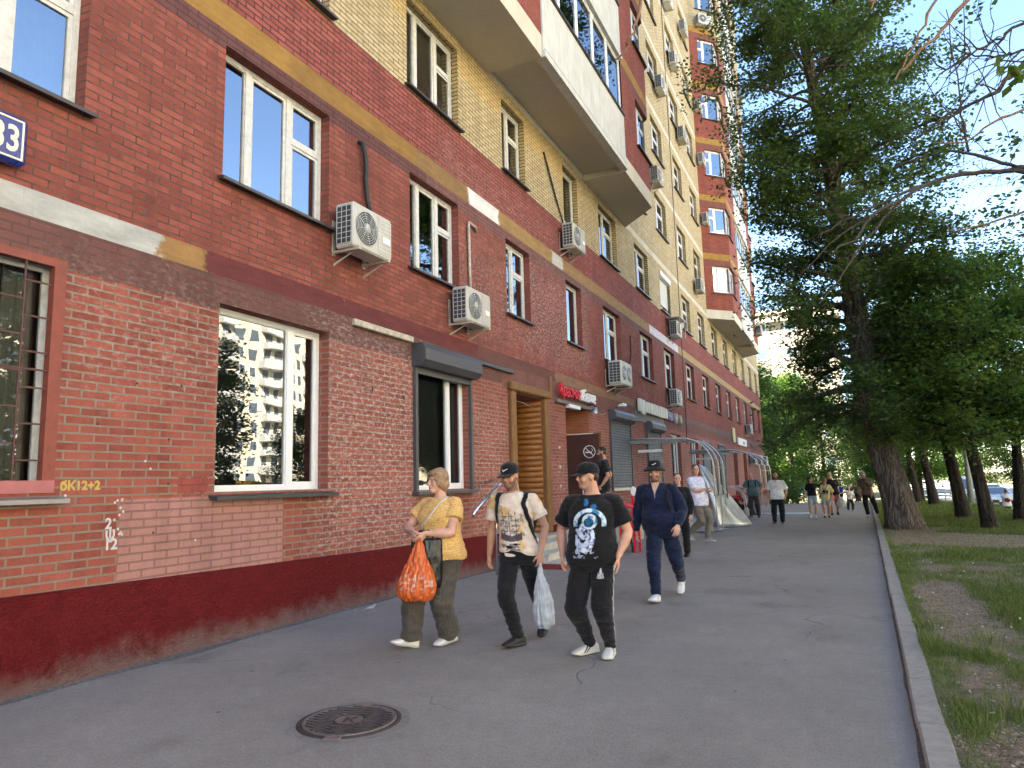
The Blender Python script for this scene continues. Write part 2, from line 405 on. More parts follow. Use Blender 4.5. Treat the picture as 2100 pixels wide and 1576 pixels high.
        def col(p,nrm):
            q=p-h; x,y,z=q.dot(r),q.dot(f),q.dot(u)
            c=sk
            if -.14<z<.16 and abs(x)<.1 and -.14<y<.15:
                c=lerp3(c,(sk[0]*1.05,sk[1]*.82,sk[2]*.80),.6*max(0,1-((abs(x)-.042)**2+(z+.03)**2)/.0009) if y>.03 else 0)
                if y>.055:
                    if ((abs(x)-.030)/.015)**2+((z-.004)/.0065)**2<1: c=(.03,.02,.017) if abs(abs(x)-.030)<.007 else (.50,.46,.43)
                    elif ((abs(x)-.031)/.021)**2+((z-.003)/.013)**2<1: c=lerp3(c,(sk[0]*.55,sk[1]*.5,sk[2]*.5),.6)
                    if ((abs(x)-.032)/.021)**2+((z-.024-.1*abs(abs(x)-.032))/.0055)**2<1: c=brow
                    if (x/.024)**2+((z+.064)/.011)**2<1: c=lerp3(sk,mouth,.75)
                    if abs(x)<.023 and abs(z+.064)<.0022: c=(.10,.04,.035)
                    if ((abs(x)-.008)/.004)**2+((z+.040)/.003)**2<1: c=(.12,.06,.05)
                if beard and y>-.02 and z<-.012:
                    bm=max(0,min(1,(-.030-z-abs(.0)*.1+.028*min(1,max(0,(.085-y)/.07)))*45)); mm=1 if (x/.026)**2+((z+.064)/.010)**2>1 else 0
                    if z<-.045 or abs(x)>.045: c=lerp3(c,beard[0],beard[1]*min(1,bm)*mm) if (z<-.045 or y<.05) else c
                    elif z<-.046: c=lerp3(c,beard[0],beard[1]*mm)
            if colf: c=colf(p,nrm,c)
            k=1+.10*fr(p,14,14,14,2)
            return (c[0]*k,c[1]*k*.99,c[2]*k*.98)
        return finish(me,M_skin,col,s.root,'body')
    def footM(s,i):
        a=s.fyaw[i]; p=s.fpitch[i]
        return Matrix.Translation(s.ank[i])@Matrix.Rotation(a,4,'Z')@Matrix.Rotation(-p,4,'X')
    def shirt(s, name, colf, hem=.86, sleeve=.55, e=.018, sl_r=1.35, flare=.02, disp=.006, neck=None, cuff=None, sl_cut=True, top=None, mat=None):
        mb=MB(); s.torso(mb,hem,(top or s.neck.z-.012),e,flare)
        for i in range(2):
            a,el,w_=s.sh[i],s.elb[i],s.wr[i]; b=s.bulk
            if sleeve<=1: pts=[a.lerp(s.cen(a.z),.45),a,a.lerp(el,sleeve*.5),a.lerp(el,sleeve)]; rd=[.052*b+e*.6,.055*b+e*.6,.053*b*(.5+.5*sl_r)+e*.35,.052*b*sl_r+e*.3]
            else: pts=[a.lerp(s.cen(a.z),.45),a,a.lerp(el,.5),el,el.lerp(w_,.5),w_.lerp(el,.04)]; rd=[.052*b+e*.6,.055*b+e*.7,.052*b+e*1.1,.046*b+e*1.1,.042*b+e*.9,.034+e*.2]
            limb(mb,pts,rd,16,4)
        me=remesh(mb,s.vox*1.25,2,name); return finish(me,mat or M_cloth,colf,s.root,name,folds(disp,6,6,8,hem*3) if disp else None)
    def trousers(s, colf, name='trousers', e=.015, rk=.075, ra=.06, top=.97, length=1.0, disp=.006, rt=.098):
        mb=MB(); s.torso(mb,.76,top,e)
        for i in range(2):
            h,k,a=s.hip[i],s.knee[i],s.ank[i]+V3((0,0,.0))
            end=a.lerp(k,.0) if length>=1 else (h.lerp(k,length*2) if length<=.5 else k.lerp(a,length*2-1))
            b=s.bulk**.7
            if length>.5: limb(mb,[h,h.lerp(k,.5),k,k.lerp(end,.5),end],[rt*b*s.hips**.5,(.9*rt+.1*rk)*b,rk*b,(rk*.55+ra*.45),ra],18,5)
            else: limb(mb,[h,h.lerp(end,.5),end],[rt*b,rt*b*.98,rt*b*.95],18,5)
        me=remesh(mb,s.vox*1.25,2,name)
        fz=folds(disp,5,5,9,2.3)
        return finish(me,M_cloth,colf,s.root,name,fz if disp else None)
    def shoes(s, upper=(.75,.75,.74), sole=(.70,.70,.70), trim=None, sock=None, L=.285, colf=None):
        for i in range(2):
            F=s.footM(i); mb=MB(); rings=[]; B=-.085
            for y,w_,z0,z1 in ((.085,.022,.012,.06),(.075,.034,.004,.085),(.04,.040,0,.105),(.0,.041,0,.108),(-.05,.042,0,.092),(-.10,.049,0,.070),(-.145,.050,.002,.056),(-.18,.042,.008,.046),(-.200,.024,.014,.036)):
                zc=(z0+z1)/2; hz=(z1-z0)/2
                rings.append([F@V3((w_*math.copysign(abs(math.cos(t))**.75,math.cos(t))+(.004 if i==0 else -.004)*(y<-.1),y,B+zc+hz*math.copysign(abs(math.sin(t))**.8,math.sin(t)))) for t in [2*math.pi*j/18 for j in range(18)]])
            ring_loft(mb,rings)
            rings=[]
            for y,w_ in ((.09,.028),(.07,.040),(.03,.044),(-.04,.045),(-.1,.053),(-.15,.054),(-.19,.044),(-.208,.026)):
                rings.append([F@V3((w_*math.cos(t),y,B+.012+.012*math.copysign(abs(math.sin(t))**.5,math.sin(t))+(.012 if y<-.17 else 0))) for t in [2*math.pi*j/16 for j in range(16)]])
            ring_loft(mb,rings)
            mb.tube([F@V3((0,.02,B+.08)),F@V3((0,.012,B+.125))],[.044,.043],M_cloth,14)
            me=remesh(mb,s.vox,1,'shoe'); Fi=F.inverted()
            def col(p,n):
                q=Fi@p; z=q.z-B
                if colf: 
                    c=colf(q,z,i)
                    if c: return c
                if z<.026: return sole
                if trim and abs(q.x)>.018 and (abs((q.y+.04)-(z-.06)*1.1)<.010 or abs((q.y+.08)-(z-.055)*1.1)<.010) and z<.085: return trim
                if abs(q.x)<.022 and -.11<q.y<-.01 and z>.05 and int((q.y+.2)*80)%2==0: return tuple(.82*c for c in upper)
                return upper
            finish(me,M_shoe,col,s.root,'shoe')
            if sock:
                mb=MB(); limb(mb,[s.ank[i].lerp(s.knee[i],-.02),s.ank[i].lerp(s.knee[i],.22)],[.043,.043],14,3); finish(remesh(mb,s.vox*1.2,1,'sock'),M_cloth,lambda p,n:sock,s.root,'sock')
    def hairdo(s, col, style='short', var=.35):
        h,r,f,u=s.head,s.hr,s.hf,s.hu; L=lambda x,y,z: h+r*x+f*y+u*z; ax=[r,f,u]; mb=MB()
        if style=='short':
            ellip(mb,L(0,-.018,.046),ax,(.081,.098,.090),20,14)
            ellip(mb,L(0,-.058,-.012),ax,(.068,.050,.062),16,10)
        elif style=='crop':
            ellip(mb,L(0,-.020,.046),ax,(.079,.094,.088),20,14); ellip(mb,L(0,-.055,.0),ax,(.070,.048,.055),16,10)
        elif style=='bob':
            ellip(mb,L(0,-.018,.045),ax,(.094,.106,.098),20,14); ellip(mb,L(0,-.055,-.03),ax,(.088,.068,.085),18,12)
            ellip(mb,L(.066,-.005,-.005),ax,(.028,.058,.062)); ellip(mb,L(-.066,-.005,-.005),ax,(.028,.058,.062))
            ellip(mb,L(.02,.055,.082),ax,(.066,.045,.034)); ellip(mb,L(-.035,.062,.072),ax,(.045,.035,.030))
        elif style=='long':
            ellip(mb,L(0,-.020,.045),ax,(.084,.100,.092),20,14); ellip(mb,L(0,-.062,-.03),ax,(.074,.050,.10),16,10); ellip(mb,L(0,-.085,-.12),ax,(.045,.035,.10))
        elif style=='back':
            ellip(mb,L(0,-.055,-.004),ax,(.071,.050,.055),16,10); ellip(mb,L(0,-.03,.03),ax,(.0795,.075,.05),16,10)
        me=remesh(mb,s.vox*1.1,1,'hair')
        def hd(p):
            q=p-h; return .006*fr((q.dot(r),q.dot(f)*.5,q.dot(u)*.35),70,70,70,2)+.004*fr(p,25,25,25,2)
        # keep the face clear
        def cf(p,n):
            k=1+var*fr(p,60,60,22,3); return (col[0]*k,col[1]*k,col[2]*k)
        cs=[v.co.copy() for v in me.vertices]
        for i_,c in enumerate(cs):
            q=c-h; x,y,z=q.dot(r),q.dot(f),q.dot(u)
            lim=.030 if style!='bob' else .060
            if y>lim and z<(.062 if style!='bob' else .044): cs[i_]=c-f*(y-lim)*.9
        me.vertices.foreach_set('co',[q for c in cs for q in c]); me.update()
        return finish(me,M_hair,cf,s.root,'hair',hd)
    def cap(s, col=(.012,.012,.013), mark=(.7,.7,.7), visor=True, back=False):
        h,r,f,u=s.head,s.hr,s.hf,s.hu; L=lambda x,y,z: h+r*x+f*y+u*z; mb=MB(); rings=[]
        for z,k in ((.032,1.0),(.06,1.02),(.085,.98),(.11,.84),(.128,.60),(.136,.28),(.138,.05)):
            rings.append([L(.086*k*math.cos(t),-.010+.106*k*math.sin(t),z+(.004*math.sin(t))) for t in [2*math.pi*j/24 for j in range(24)]])
        ring_loft(mb,rings)
        if visor:
            rings=[]
            for j in range(9):
                x=-.078+.156*j/8; e=math.sqrt(max(0,1-(x/.082)**2)); y0=.075*e+.02; y1=.082+.088*e**.8
                dz=-.9*(x*x)
                rings.append([L(x,y0-.02,.040+dz),L(x,y0-.02,.030+dz),L(x,y1,.012+dz),L(x,y1,.019+dz)])
            ring_loft(mb,rings)
        me=remesh(mb,s.vox*.9,1,'cap')
        def cf(p,n):
            q=p-h; x,y,z=q.dot(r),q.dot(f),q.dot(u)
            if mark and y>.03 and .055<z<.10:
                # a tick: short stroke then a long rising stroke
                sx=x+.0
                c=z-(.064+.0+.42*(sx+.012)) if sx>-.012 else z-(.064-1.0*(sx+.012))
                if -.026<sx<.038 and abs(c)<(.0075*(1-(sx+.012)/.055) if sx>-.012 else .006): return mark
            return col
        return finish(me,M_cloth,cf,s.root,'cap',lambda p:.0012*fr(p,40,40,40,2))
    def strap(s, pts, w_=.022, t_=.004, col=(.015,.015,.016), name='strap', garment=None):
        pts=[V3(p) for p in pts]
        if garment is not None:
            bv=BVHTree.FromObject(garment,bpy.context.evaluated_depsgraph_get()) if False else BVHTree.FromPolygons([tuple(v.co) for v in garment.data.vertices],[tuple(p.vertices) for p in garment.data.polygons])
            P=[]
            for i in range(len(pts)-1):
                for k in range(10): P.append(pts[i].lerp(pts[i+1],k/10))
            P.append(pts[-1]); out=[]; nn=[]
            for p in P:
                loc,nr,ix,ds=bv.find_nearest(p); out.append(loc+nr*.004); nn.append(nr)
        else: out=pts; nn=[V3((0,-1,0))]*len(pts)
        mb=MB(); rings=[]
        for i,p in enumerate(out):
            tg=(out[min(i+1,len(out)-1)]-out[max(i-1,0)]).normalized(); n=nn[i]; sd=tg.cross(n).normalized()
            rings.append([p+sd*w_+n*0,p+sd*w_+n*t_,p-sd*w_+n*t_,p-sd*w_-n*0])
        ring_loft(mb,rings); me=mb.mesh(name); return finish(me,M_cloth,lambda p,n:col,s.root,name)
def pz(y): return 0 if y<36 else -.03*(y-36)
SK1=(.60,.345,.255); SK2=(.50,.275,.19); SK3=(.42,.22,.145)
def plain(c,v=.06,sc=9):
    return lambda p,n: tuple(x*(1+v*2*fr(p,sc,sc,sc,3)) for x in c)
BLACK=(.012,.012,.0135)
def bag(name,label,loc,pts,colf,parent=None,vox=.006,disp=.006,straps=(),seed=0):
    """a soft carrier bag: loft through (centre, half width, half depth) from top to bottom"""
    o=empty(name,loc,0,label,'bag'); mb=MB(); rings=[]
    for (x,y,z,w_,d_,ro) in pts:
        a=R(ro); rings.append([V3((x,y,z))+V3((math.cos(a),math.sin(a),0))*w_*math.cos(t)+V3((-math.sin(a),math.cos(a),0))*d_*math.sin(t) for t in [2*math.pi*j/20 for j in range(20)]])
    ring_loft(mb,rings); me=remesh(mb,vox,2,'pouch')
    finish(me,M_bag,colf,o,'pouch',lambda p:disp*(1.2*(1-2.4*abs(fr((p[0]+seed,p[1],p[2]*.32),19,19,9,3)))+.6*fr(p,30,30,14,2)))
    for st in straps:
        mb=MB(); mb.tube(st,[.006]+[.012]*(len(st)-2)+[.018],M_cloth,8); finish(remesh(mb,vox*.8,1,'handle'),M_bag,colf,o,'handle',lambda p:.003*fr(p,40,40,20,2))
    return o
# --- woman in the yellow top
s=1.67/1.75
wm=Person((-3.74,5.98,0),1.67,'woman in a yellow knit top and grey wide trousers carrying an orange carrier bag',(.14,.06,.895),(.165,.03,1.47),(.150,-.005,1.615),[(-.11,-.10,.09),(.17,.16,.10)],[(.0,-.24,1.13),(.155,-.26,1.12)],tw=-4,hyaw=-30,hpitch=1,fyaw=(-34,-16),fpitch=(14,-4),bulk=1.16,belly=.055,hips=1.10,shw=.172,skin=SK1,female=True,
   elb=[V3((-.9,.5,-.3)),V3((.9,.5,-.3))],hand=[dict(d=(.5,-.5,-.55),t=(.3,-.6,.6),curl=.75),dict(d=(-.45,-.45,-.7),t=(-.2,-.7,.5),curl=.85)])
wm.body(brow=(.30,.18,.10),mouth=(.50,.20,.19),neckr=.054)
def knit(p,n):
    k=1+.30*fr((p[0],p[1],p[2]),60,60,120,2)-.18*(abs(math.sin(p[2]*190+4*fr(p,9,9,9,2)))>.8)
    return (.72*k,.445*k,.155*k)
wt_=wm.shirt('knit_top',knit,hem=.845,sleeve=.52,e=.026,sl_r=1.5,flare=.022,disp=.009,top=1.45)
wm.trousers(plain((.082,.072,.062),.12,12),e=.018,rk=.108,ra=.112,top=.97,disp=.012,rt=.112)
wm.shoes((.74,.73,.70),(.42,.41,.40),trim=(.55,.55,.56),sock=(.72,.72,.74))
wm.hairdo((.30,.185,.105),'bob',.45)
T=lambda *a:V3(a)
wm.strap([T(.27,.02,1.45),T(.19,-.14,1.33),T(.10,-.22,1.22),T(.0,-.25,1.14)],.011,.003,(.62,.56,.46),'shoulder_strap',wt_)
w_=wm.wr[1]; mb=MB(); mb.tube([w_.lerp(wm.elb[1],.10)+V3((.031*math.cos(a),0,.031*math.sin(a))) for a in [k*math.pi/8 for k in range(17)]],.006,M_cloth,6,False); mb.box(w_.x-.05,w_.x-.03,w_.y-.03,w_.y-.0,w_.z-.0,w_.z+.03,M_cloth); finish(mb.mesh('wristwatch'),M_shoe,lambda p,n:BLACK,wm.root,'wristwatch')
hb=wm.wr[1]+V3((-.03,-.06,-.06))
W0=V3((-3.74,5.98,0))+hb*s
def oc(p,n):
    k=1+.25*fr((p[0],p[1],p[2]*.3),26,26,9,3)
    c=(.80*k,.17*k,.035*k)
    if -.47<p[2]<-.30 and p[1]<.02 and fr((p[0],3,p[2]),34,1,34,2)>.16: c=lerp3(c,(.80,.66,.60),.55)
    return c
bag('carrier_bag','crumpled orange plastic carrier bag hanging from the hand of the woman in yellow',W0,
    [(0,0,-.02,.03,.02,20),(-.005,0,-.10,.055,.03,20),(-.01,0,-.20,.10,.05,20),(-.02,0,-.32,.15,.085,22),(-.03,0,-.42,.175,.105,22),(-.03,0,-.49,.17,.10,22),(-.03,0,-.535,.12,.07,22)],oc,disp=.010,
    straps=[[(.0,0,.02),(-.04,-.01,-.06),(-.055,-.01,-.14),(-.06,-.01,-.24)],[(.01,0,.02),(.04,.01,-.06),(.05,.01,-.14),(.06,.01,-.24)]])
bag('handbag','flat black handbag held behind the orange carrier bag',W0+V3((.02,.10,.02)),
    [(0,0,-.015,.13,.02,25),(0,0,-.03,.145,.03,25),(0,0,-.18,.15,.045,25),(0,0,-.40,.14,.05,25),(0,0,-.46,.12,.04,25)],plain((.014,.014,.015),.1,8),disp=.003,seed=3,
    straps=[[(.08,0,-.02),(.05,-.02,.05),(-.03,-.03,.06),(-.08,0,-.02)]])
# --- man in the tie dye shirt
s=1.71/1.75
cm_=Person((-2.88,6.45,0),1.71,'man in a black cap and cream tie dye shirt carrying a white bag',(-.02,-.17,.888),(-.035,-.21,1.475),(-.05,-.25,1.61),[(-.03,-.19,.088),(.03,.33,.175)],[(-.335,-.17,.845),(.245,-.24,.875)],tw=6,hyaw=-6,hpitch=-9,fyaw=(-18,4),fpitch=(4,-30),bulk=.98,shw=.190,skin=SK2,
   elb=[V3((-.5,.8,0)),V3((.6,.8,0))],hand=[dict(d=(.05,-.22,-1),curl=.5),dict(d=(0,-.1,-1),t=(-.5,-.8,0),curl=1.0)])
cm_.body(beard=((.10,.06,.045),.72),brow=(.05,.03,.02))
cx0=cm_.cen(1.15)
def tie(p,n):
    a=fr(p,6.5,6.5,6.5,3); b=fr((p[0]+4,p[1],p[2]),16,16,16,3)
    c=lerp3((.74,.64,.50),(.78,.62,.56),.5+a*1.6); c=lerp3(c,(.66,.46,.20),max(0,a*2.4-.35)*1.3)
    if n[1]<-.25:
        x=p[0]-cm_.cen(p[2]).x; z=p[2]
        # a dark sailing ship drawing: hull, masts and rigging, with a stained base
        hull=-.12<x<.10 and .985+.9*(x-.0)**2*2<z<1.035+.35*abs(x)
        mast=any(abs(x-m-.02*(z-1.03))<.006 for m in (-.075,-.01,.055)) and 1.03<z<1.27
        sails=.0
        for m,w2 in ((-.075,.036),(-.01,.045),(.055,.034)):
            for zz in (1.085,1.135,1.185,1.225):
                if abs(x-m)<w2*(1.3-(zz-1.0)*2) and abs(z-zz+.18*(x-m)**2*10)<.006: sails=1
        ink=fr((p[0]+9,p[1],p[2]),30,30,30,2)
        if hull: c=lerp3(c,(.03,.035,.07),.9)
        elif mast or sails: c=lerp3(c,(.05,.05,.06),.8 if ink>-.2 else .35)
        elif -.135<x<.13 and 1.0<z<1.26 and ink>.20: c=lerp3(c,(.10,.10,.11),.62)
        elif .90<z<.965 and -.11<x<.09 and b>-.02: c=lerp3(c,(.04,.05,.09),.75)
        if (x+.10)**2+(z-1.30)**2<.0012 and b>-.1: c=lerp3(c,(.12,.10,.08),.6)
    return tuple(v*(1+.12*b) for v in c)
ct=cm_.shirt('t_shirt',tie,hem=.845,sleeve=.66,e=.014,sl_r=1.45,flare=.008,disp=.008,top=1.455)
def trk(p,n): 
    k=1+.3*fr(p,9,9,9,3); return (.013*k,.013*k,.015*k)
ctr=cm_.trousers(trk,e=.016,rk=.080,ra=.060,disp=.009)
cm_.shoes((.028,.028,.028),(.022,.022,.022),sock=(.60,.58,.56))
cm_.hairdo((.03,.02,.015),'crop'); cm_.cap()
cm_.strap([T(-.135,-.08,1.475),T(-.165,-.22,1.44),T(-.175,-.33,1.36),T(-.185,-.33,1.26),T(-.20,-.26,1.16)],.024,.008,BLACK,'backpack_strap',ct)
cm_.strap([T(.085,-.08,1.475),T(.11,-.22,1.44),T(.13,-.33,1.36),T(.165,-.31,1.22),T(.19,-.2,1.08),T(.19,-.08,.98)],.022,.008,BLACK,'backpack_strap',ct)
mb=MB(); ellip(mb,cm_.cen(1.22)+V3((0,.20,0)),(V3((1,0,0)),V3((0,1,0)),V3((0,0,1))),(.15,.10,.24)); finish(remesh(mb,.01,3,'backpack'),M_cloth,plain(BLACK,.2),cm_.root,'backpack')
h_=cm_.wr[1]+V3((.0,-.02,-.10)); W0=V3((-2.88,6.45,0))+h_*s
bag('carrier_bag','white plastic bag hanging from the hand of the man in the tie dye shirt',W0,
    [(0,0,-.03,.02,.015,0),(.005,0,-.10,.035,.025,0),(.01,0,-.20,.062,.045,0),(.02,0,-.33,.085,.06,0),(.025,0,-.44,.095,.065,0),(.03,0,-.53,.085,.055,0),(.03,0,-.565,.05,.03,0)],plain((.66,.70,.73),.10,16),disp=.009,straps=[[(0,0,.02),(-.012,0,-.05),(-.015,0,-.14),(-.02,0,-.22)],[(0,0,.02),(.015,0,-.05),(.02,0,-.14),(.03,0,-.22)]],seed=8)
# --- man in the astronaut shirt
am=Person((-2.1,6.14,0),1.67,'stout man in a black cap and black shirt printed with a blue astronaut',(.0,-.02,.885),(.03,-.05,1.475),(.005,-.085,1.62),[(-.085,.06,.088),(.12,.02,.088)],[(-.275,-.08,.885),(.275,-.12,.895)],tw=12,hyaw=-52,hpitch=-2,fyaw=(-32,6),fpitch=(0,0),bulk=1.17,belly=.06,shw=.205,skin=(.60,.33,.235),
   elb=[V3((-.7,.7,0)),V3((.7,.7,0))],hand=[dict(d=(.0,-.15,-1),curl=.75),dict(d=(.0,-.12,-1),curl=.35)],knee=[V3((-.35,-1,0)),V3((.1,-1,0))])
am.body(beard=((.16,.10,.08),.35),brow=(.05,.03,.02),neckr=.064)
def astro(p,n):
    k=1+.3*fr(p,10,10,10,3); c=(.0125*k,.0125*k,.0135*k)
    if n.dot(-am.fy)>.2:
        q=p-am.cen(p[2]); x=q.dot(am.fx)+.035; z=p[2]
        nz=fr((p[0],p[1],p[2]),22,22,22,3)
        white=(.62,.74,.84); blue=(.035,.20,.42)
        # helmet
        hx,hz=(x-.03)/.070,(z-1.215)/.070; r2=hx*hx+hz*hz
        if r2<1:
            if ((x-.022)/.046)**2+((z-1.205)/.042)**2<1: c=lerp3((.01,.02,.04),blue,.25+nz)
            else: c=lerp3(white,blue,max(0,min(1,-nz*2+.1+.4*hx)))
        # arm arching over the helmet
        elif abs(math.hypot((x-.03)/1.15,z-1.20)-.115)<.017 and z>1.17 : c=lerp3(white,blue,.35+nz*1.6)
        # torso, second arm, legs
        elif abs(math.hypot((x+.015)/.9,(z-1.07)/1.25)-.085)<.020 and x>-.07: c=lerp3(white,(.12,.10,.25),.4+nz*2)
        elif -.10<x<.05 and .93<z<1.15 and nz>-.10: c=lerp3((.22,.24,.42),(.50,.58,.72),.5+nz*2)
        elif ((x-.065)/.028)**2+((z-1.345)/.03)**2<1 or ((x+.005)/.02)**2+((z-1.385)/.035)**2<1: c=lerp3(blue,(.02,.07,.2),.5+nz)
        elif -.12<x<.12 and .89<z<.945 and nz>.18: c=(.35,.40,.55)
    return c
am.shirt('t_shirt',astro,hem=.815,sleeve=.74,e=.018,sl_r=1.4,flare=.015,disp=.009,top=1.452)
def jog(p,n):
    c=trk(p,n)
    i=1
    h,k,a=am.hip[1],am.knee[1],am.ank[1]
    if .10<p[2]<.84 and p[0]>.0:
        z=p[2]; ref=h.lerp(k,min(1,(h.z-z)/(h.z-k.z))) if z>k.z else k.lerp(a,min(1,(k.z-z)/(k.z-a.z)))
        d=p-ref
        if d.x>.03 and abs(math.atan2(d.y,d.x)-.12)<.14: return (.62,.62,.63)
    # emblem on the thigh: tower of bars above interlocking rings
    if n[1]<-.2:
        x,z=p[0]-(.115),p[2]
        if .755<z<.80 and abs(x)<.004+.010*(.80-z)/.045: return (.60,.60,.62)
        if .737<z<.755 and abs(x)<.028 and (abs(x)<.006 or abs(abs(x)-.012)<.003 or abs(abs(x)-.022)<.003 or z<.742): return (.60,.60,.62)
        if any(abs(math.hypot(x-o,z-.722)-.009)<.003 for o in (-.02,-.007,.007,.02)): return (.55,.55,.57)
    return c
am.vox=.0042; am.trousers(jog,e=.018,rk=.088,ra=.056,disp=.009,top=.95); am.vox=.0048
am.shoes((.68,.66,.60),(.62,.58,.48),trim=(.03,.03,.05),sock=BLACK)
am.hairdo((.045,.03,.022),'back'); am.cap(mark=None)
mb=MB(); a_=am.sh[1].lerp(am.elb[1],.86)
# --- man in the bucket hat
bm=Person((-2.19,9.3,0),1.76,'bearded man in a navy tracksuit and black bucket hat',(-.045,.0,.872),(-.065,-.05,1.455),(-.075,-.085,1.59),[(-.07,-.36,.088),(.08,.40,.19)],[(-.395,.03,.80),(.215,-.24,.915)],tw=6,hyaw=6,hpitch=-3,fyaw=(-6,4),fpitch=(8,-34),bulk=1.12,belly=.10,shw=.195,skin=(.56,.32,.25),
   elb=[V3((-.7,.7,0)),V3((.6,.8,0))],hand=[dict(d=(.05,-.1,-1),curl=.55),dict(d=(-.15,-.3,-.9),t=(-.7,-.5,0),curl=.7)])
bm.body(beard=((.16,.085,.05),.85),brow=(.14,.08,.05),neckr=.062)
NAVY=(.010,.016,.042)
def navy(p,n):
    k=1+.35*fr(p,8,8,8,3); c=(NAVY[0]*k,NAVY[1]*k,NAVY[2]*k)
    x=p[0]-bm.neck.x+.0
    if n[1]<-.1 and 1.30<p[2]<1.47 and abs(x)<.052*(p[2]-1.30)/.15: c=(.55,.37,.29) if p[2]<1.40 else (.56,.33,.25)
    if n[1]<-.1 and p[2]<1.31 and p[2]>1.26 and abs(x)<.004: c=(.4,.4,.42)
    return c
bt=bm.shirt('track_top',navy,hem=.865,sleeve=2,e=.018,flare=-.006,disp=.010,top=1.455)
bm.trousers(plain((.011,.018,.046),.25,9),e=.016,rk=.080,ra=.062,disp=.010,top=.93)
bm.shoes((.74,.74,.72),(.45,.45,.45),trim=(.5,.5,.52),sock=(.6,.6,.6))
bm.hairdo((.07,.045,.03),'back')
h,r_,f_,u_=bm.head,bm.hr,bm.hf,bm.hu; mb=MB(); L=lambda x,y,z:h+r_*x+f_*y+u_*z; rings=[]
for z,kx_,ky in ((.030,.142,.156),(.048,.140,.154),(.070,.093,.111),(.075,.089,.106),(.12,.084,.098),(.150,.072,.086),(.158,.045,.055),(.160,.01,.01)):
    rings.append([L(kx_*math.cos(t),-.006+ky*math.sin(t),z-(.020*abs(math.cos(t)) if z<.055 else 0)) for t in [2*math.pi*j/26 for j in range(26)]])
ring_loft(mb,rings)
def hatc(p,n):
    q=p-h; x,y,z=q.dot(r_),q.dot(f_),q.dot(u_); sx=x+.0
    if y>.04 and .088<z<.125:
        c=z-(.096+.42*(sx+.010)) if sx>-.010 else z-(.096-1.0*(sx+.010))
        if -.022<sx<.034 and abs(c)<.0045: return (.7,.7,.7)
    return BLACK
finish(remesh(mb,.0045,1,'bucket_hat'),M_cloth,hatc,bm.root,'bucket_hat',lambda p:.002*fr(p,25,25,25,2))
bm.strap([T(.095,-.06,1.47),T(.11,-.22,1.40),T(.13,-.28,1.28),T(.17,-.2,1.15)],.02,.006,BLACK,'backpack_strap',bt)
# --- farther people (coarser)
VX=.010
po=Person((-3.32,17.62,0),1.86,'man in a white polo shirt and khaki trousers gripping the canopy tubes',(.02,.0,.90),(-.03,.0,1.465),(.0,-.03,1.60),[(-.24,.04,.19),(.17,-.05,.09)],[(.25,-.16,1.17),(.27,-.02,1.12)],tw=58,hyaw=22,hpitch=0,fyaw=(62,70),fpitch=(-34,0),bulk=1.08,belly=.05,shw=.19,skin=(.55,.31,.22),vox=.008,elb=[V3((-.2,-.2,-1)),V3((-.2,.3,-1))],hand=[dict(d=(1,-.1,.2),curl=1.0),dict(d=(1,0,.2),curl=1.0)],knee=[V3((1,-.2,0)),V3((1,-.2,0))])
po.body(brow=(.05,.03,.02)); po.shirt('polo_shirt',lambda p,n:lerp3((.66,.66,.74),(.46,.48,.66),1 if fr(p,24,24,24,2)>.22 else 0),hem=.80,sleeve=.72,e=.022,sl_r=1.45,disp=.008)
po.trousers(plain((.165,.15,.118),.12,9),e=.018,rk=.085,ra=.066,disp=.01); po.shoes((.30,.29,.27),(.62,.61,.58)); po.hairdo((.035,.025,.02),'crop')
ws=Person((-2.1,24.37,0),1.64,'bearded man in a loose white shirt and dark trousers',(.02,-.02,.90),(.02,-.05,1.475),(.01,-.07,1.615),[(-.11,-.05,.088),(.13,.02,.088)],[(-.26,-.06,.86),(.29,-.06,.88)],tw=4,hyaw=4,fyaw=(-12,10),bulk=1.1,belly=.06,shw=.20,skin=SK2,vox=VX)
ws.body(beard=((.03,.02,.018),.8),brow=(.02,.015,.012)); ws.shirt('shirt',lambda p,n:((.55,.33,.25) if n[1]<-.1 and abs(p[0]-.02)<.035*(p[2]-1.36)/.1 and p[2]>1.36 else plain((.74,.74,.74),.06)(p,n)),hem=.82,sleeve=.85,e=.024,sl_r=1.6,disp=.01)
ws.trousers(plain((.012,.013,.018),.2),e=.02,rk=.09,ra=.075,disp=.009); ws.shoes((.02,.02,.02),(.35,.35,.34)); ws.hairdo((.018,.014,.012),'crop')
te=Person((-3.23,28.12,0),1.67,'bald man in a teal shirt with backpack straps and one arm stretched out',(.0,.0,.895),(-.03,-.02,1.465),(-.07,-.05,1.605),[(-.14,.08,.088),(.15,-.08,.088)],[(-.60,-.05,1.20),(.20,-.08,.95)],tw=2,hyaw=-20,hpitch=-4,fyaw=(-15,10),bulk=1.12,belly=.07,shw=.2,skin=SK2,vox=VX,elb=[V3((0,.3,-1)),V3((1,.4,0))])
te.body(beard=((.2,.14,.11),.3)); q=te.shirt('polo_shirt',plain((.095,.155,.165),.12),hem=.82,sleeve=.75,e=.022,sl_r=1.5,disp=.008); te.trousers(plain((.055,.05,.052),.15),e=.022,rk=.088,ra=.08,disp=.009); te.shoes((.05,.045,.04),(.04,.04,.04))
for x in (-.14,.12): te.strap([T(x,0,1.46),T(x*1.1,-.2,1.36),T(x*1.25,-.22,1.18)],.022,.008,BLACK,'backpack_strap',q)
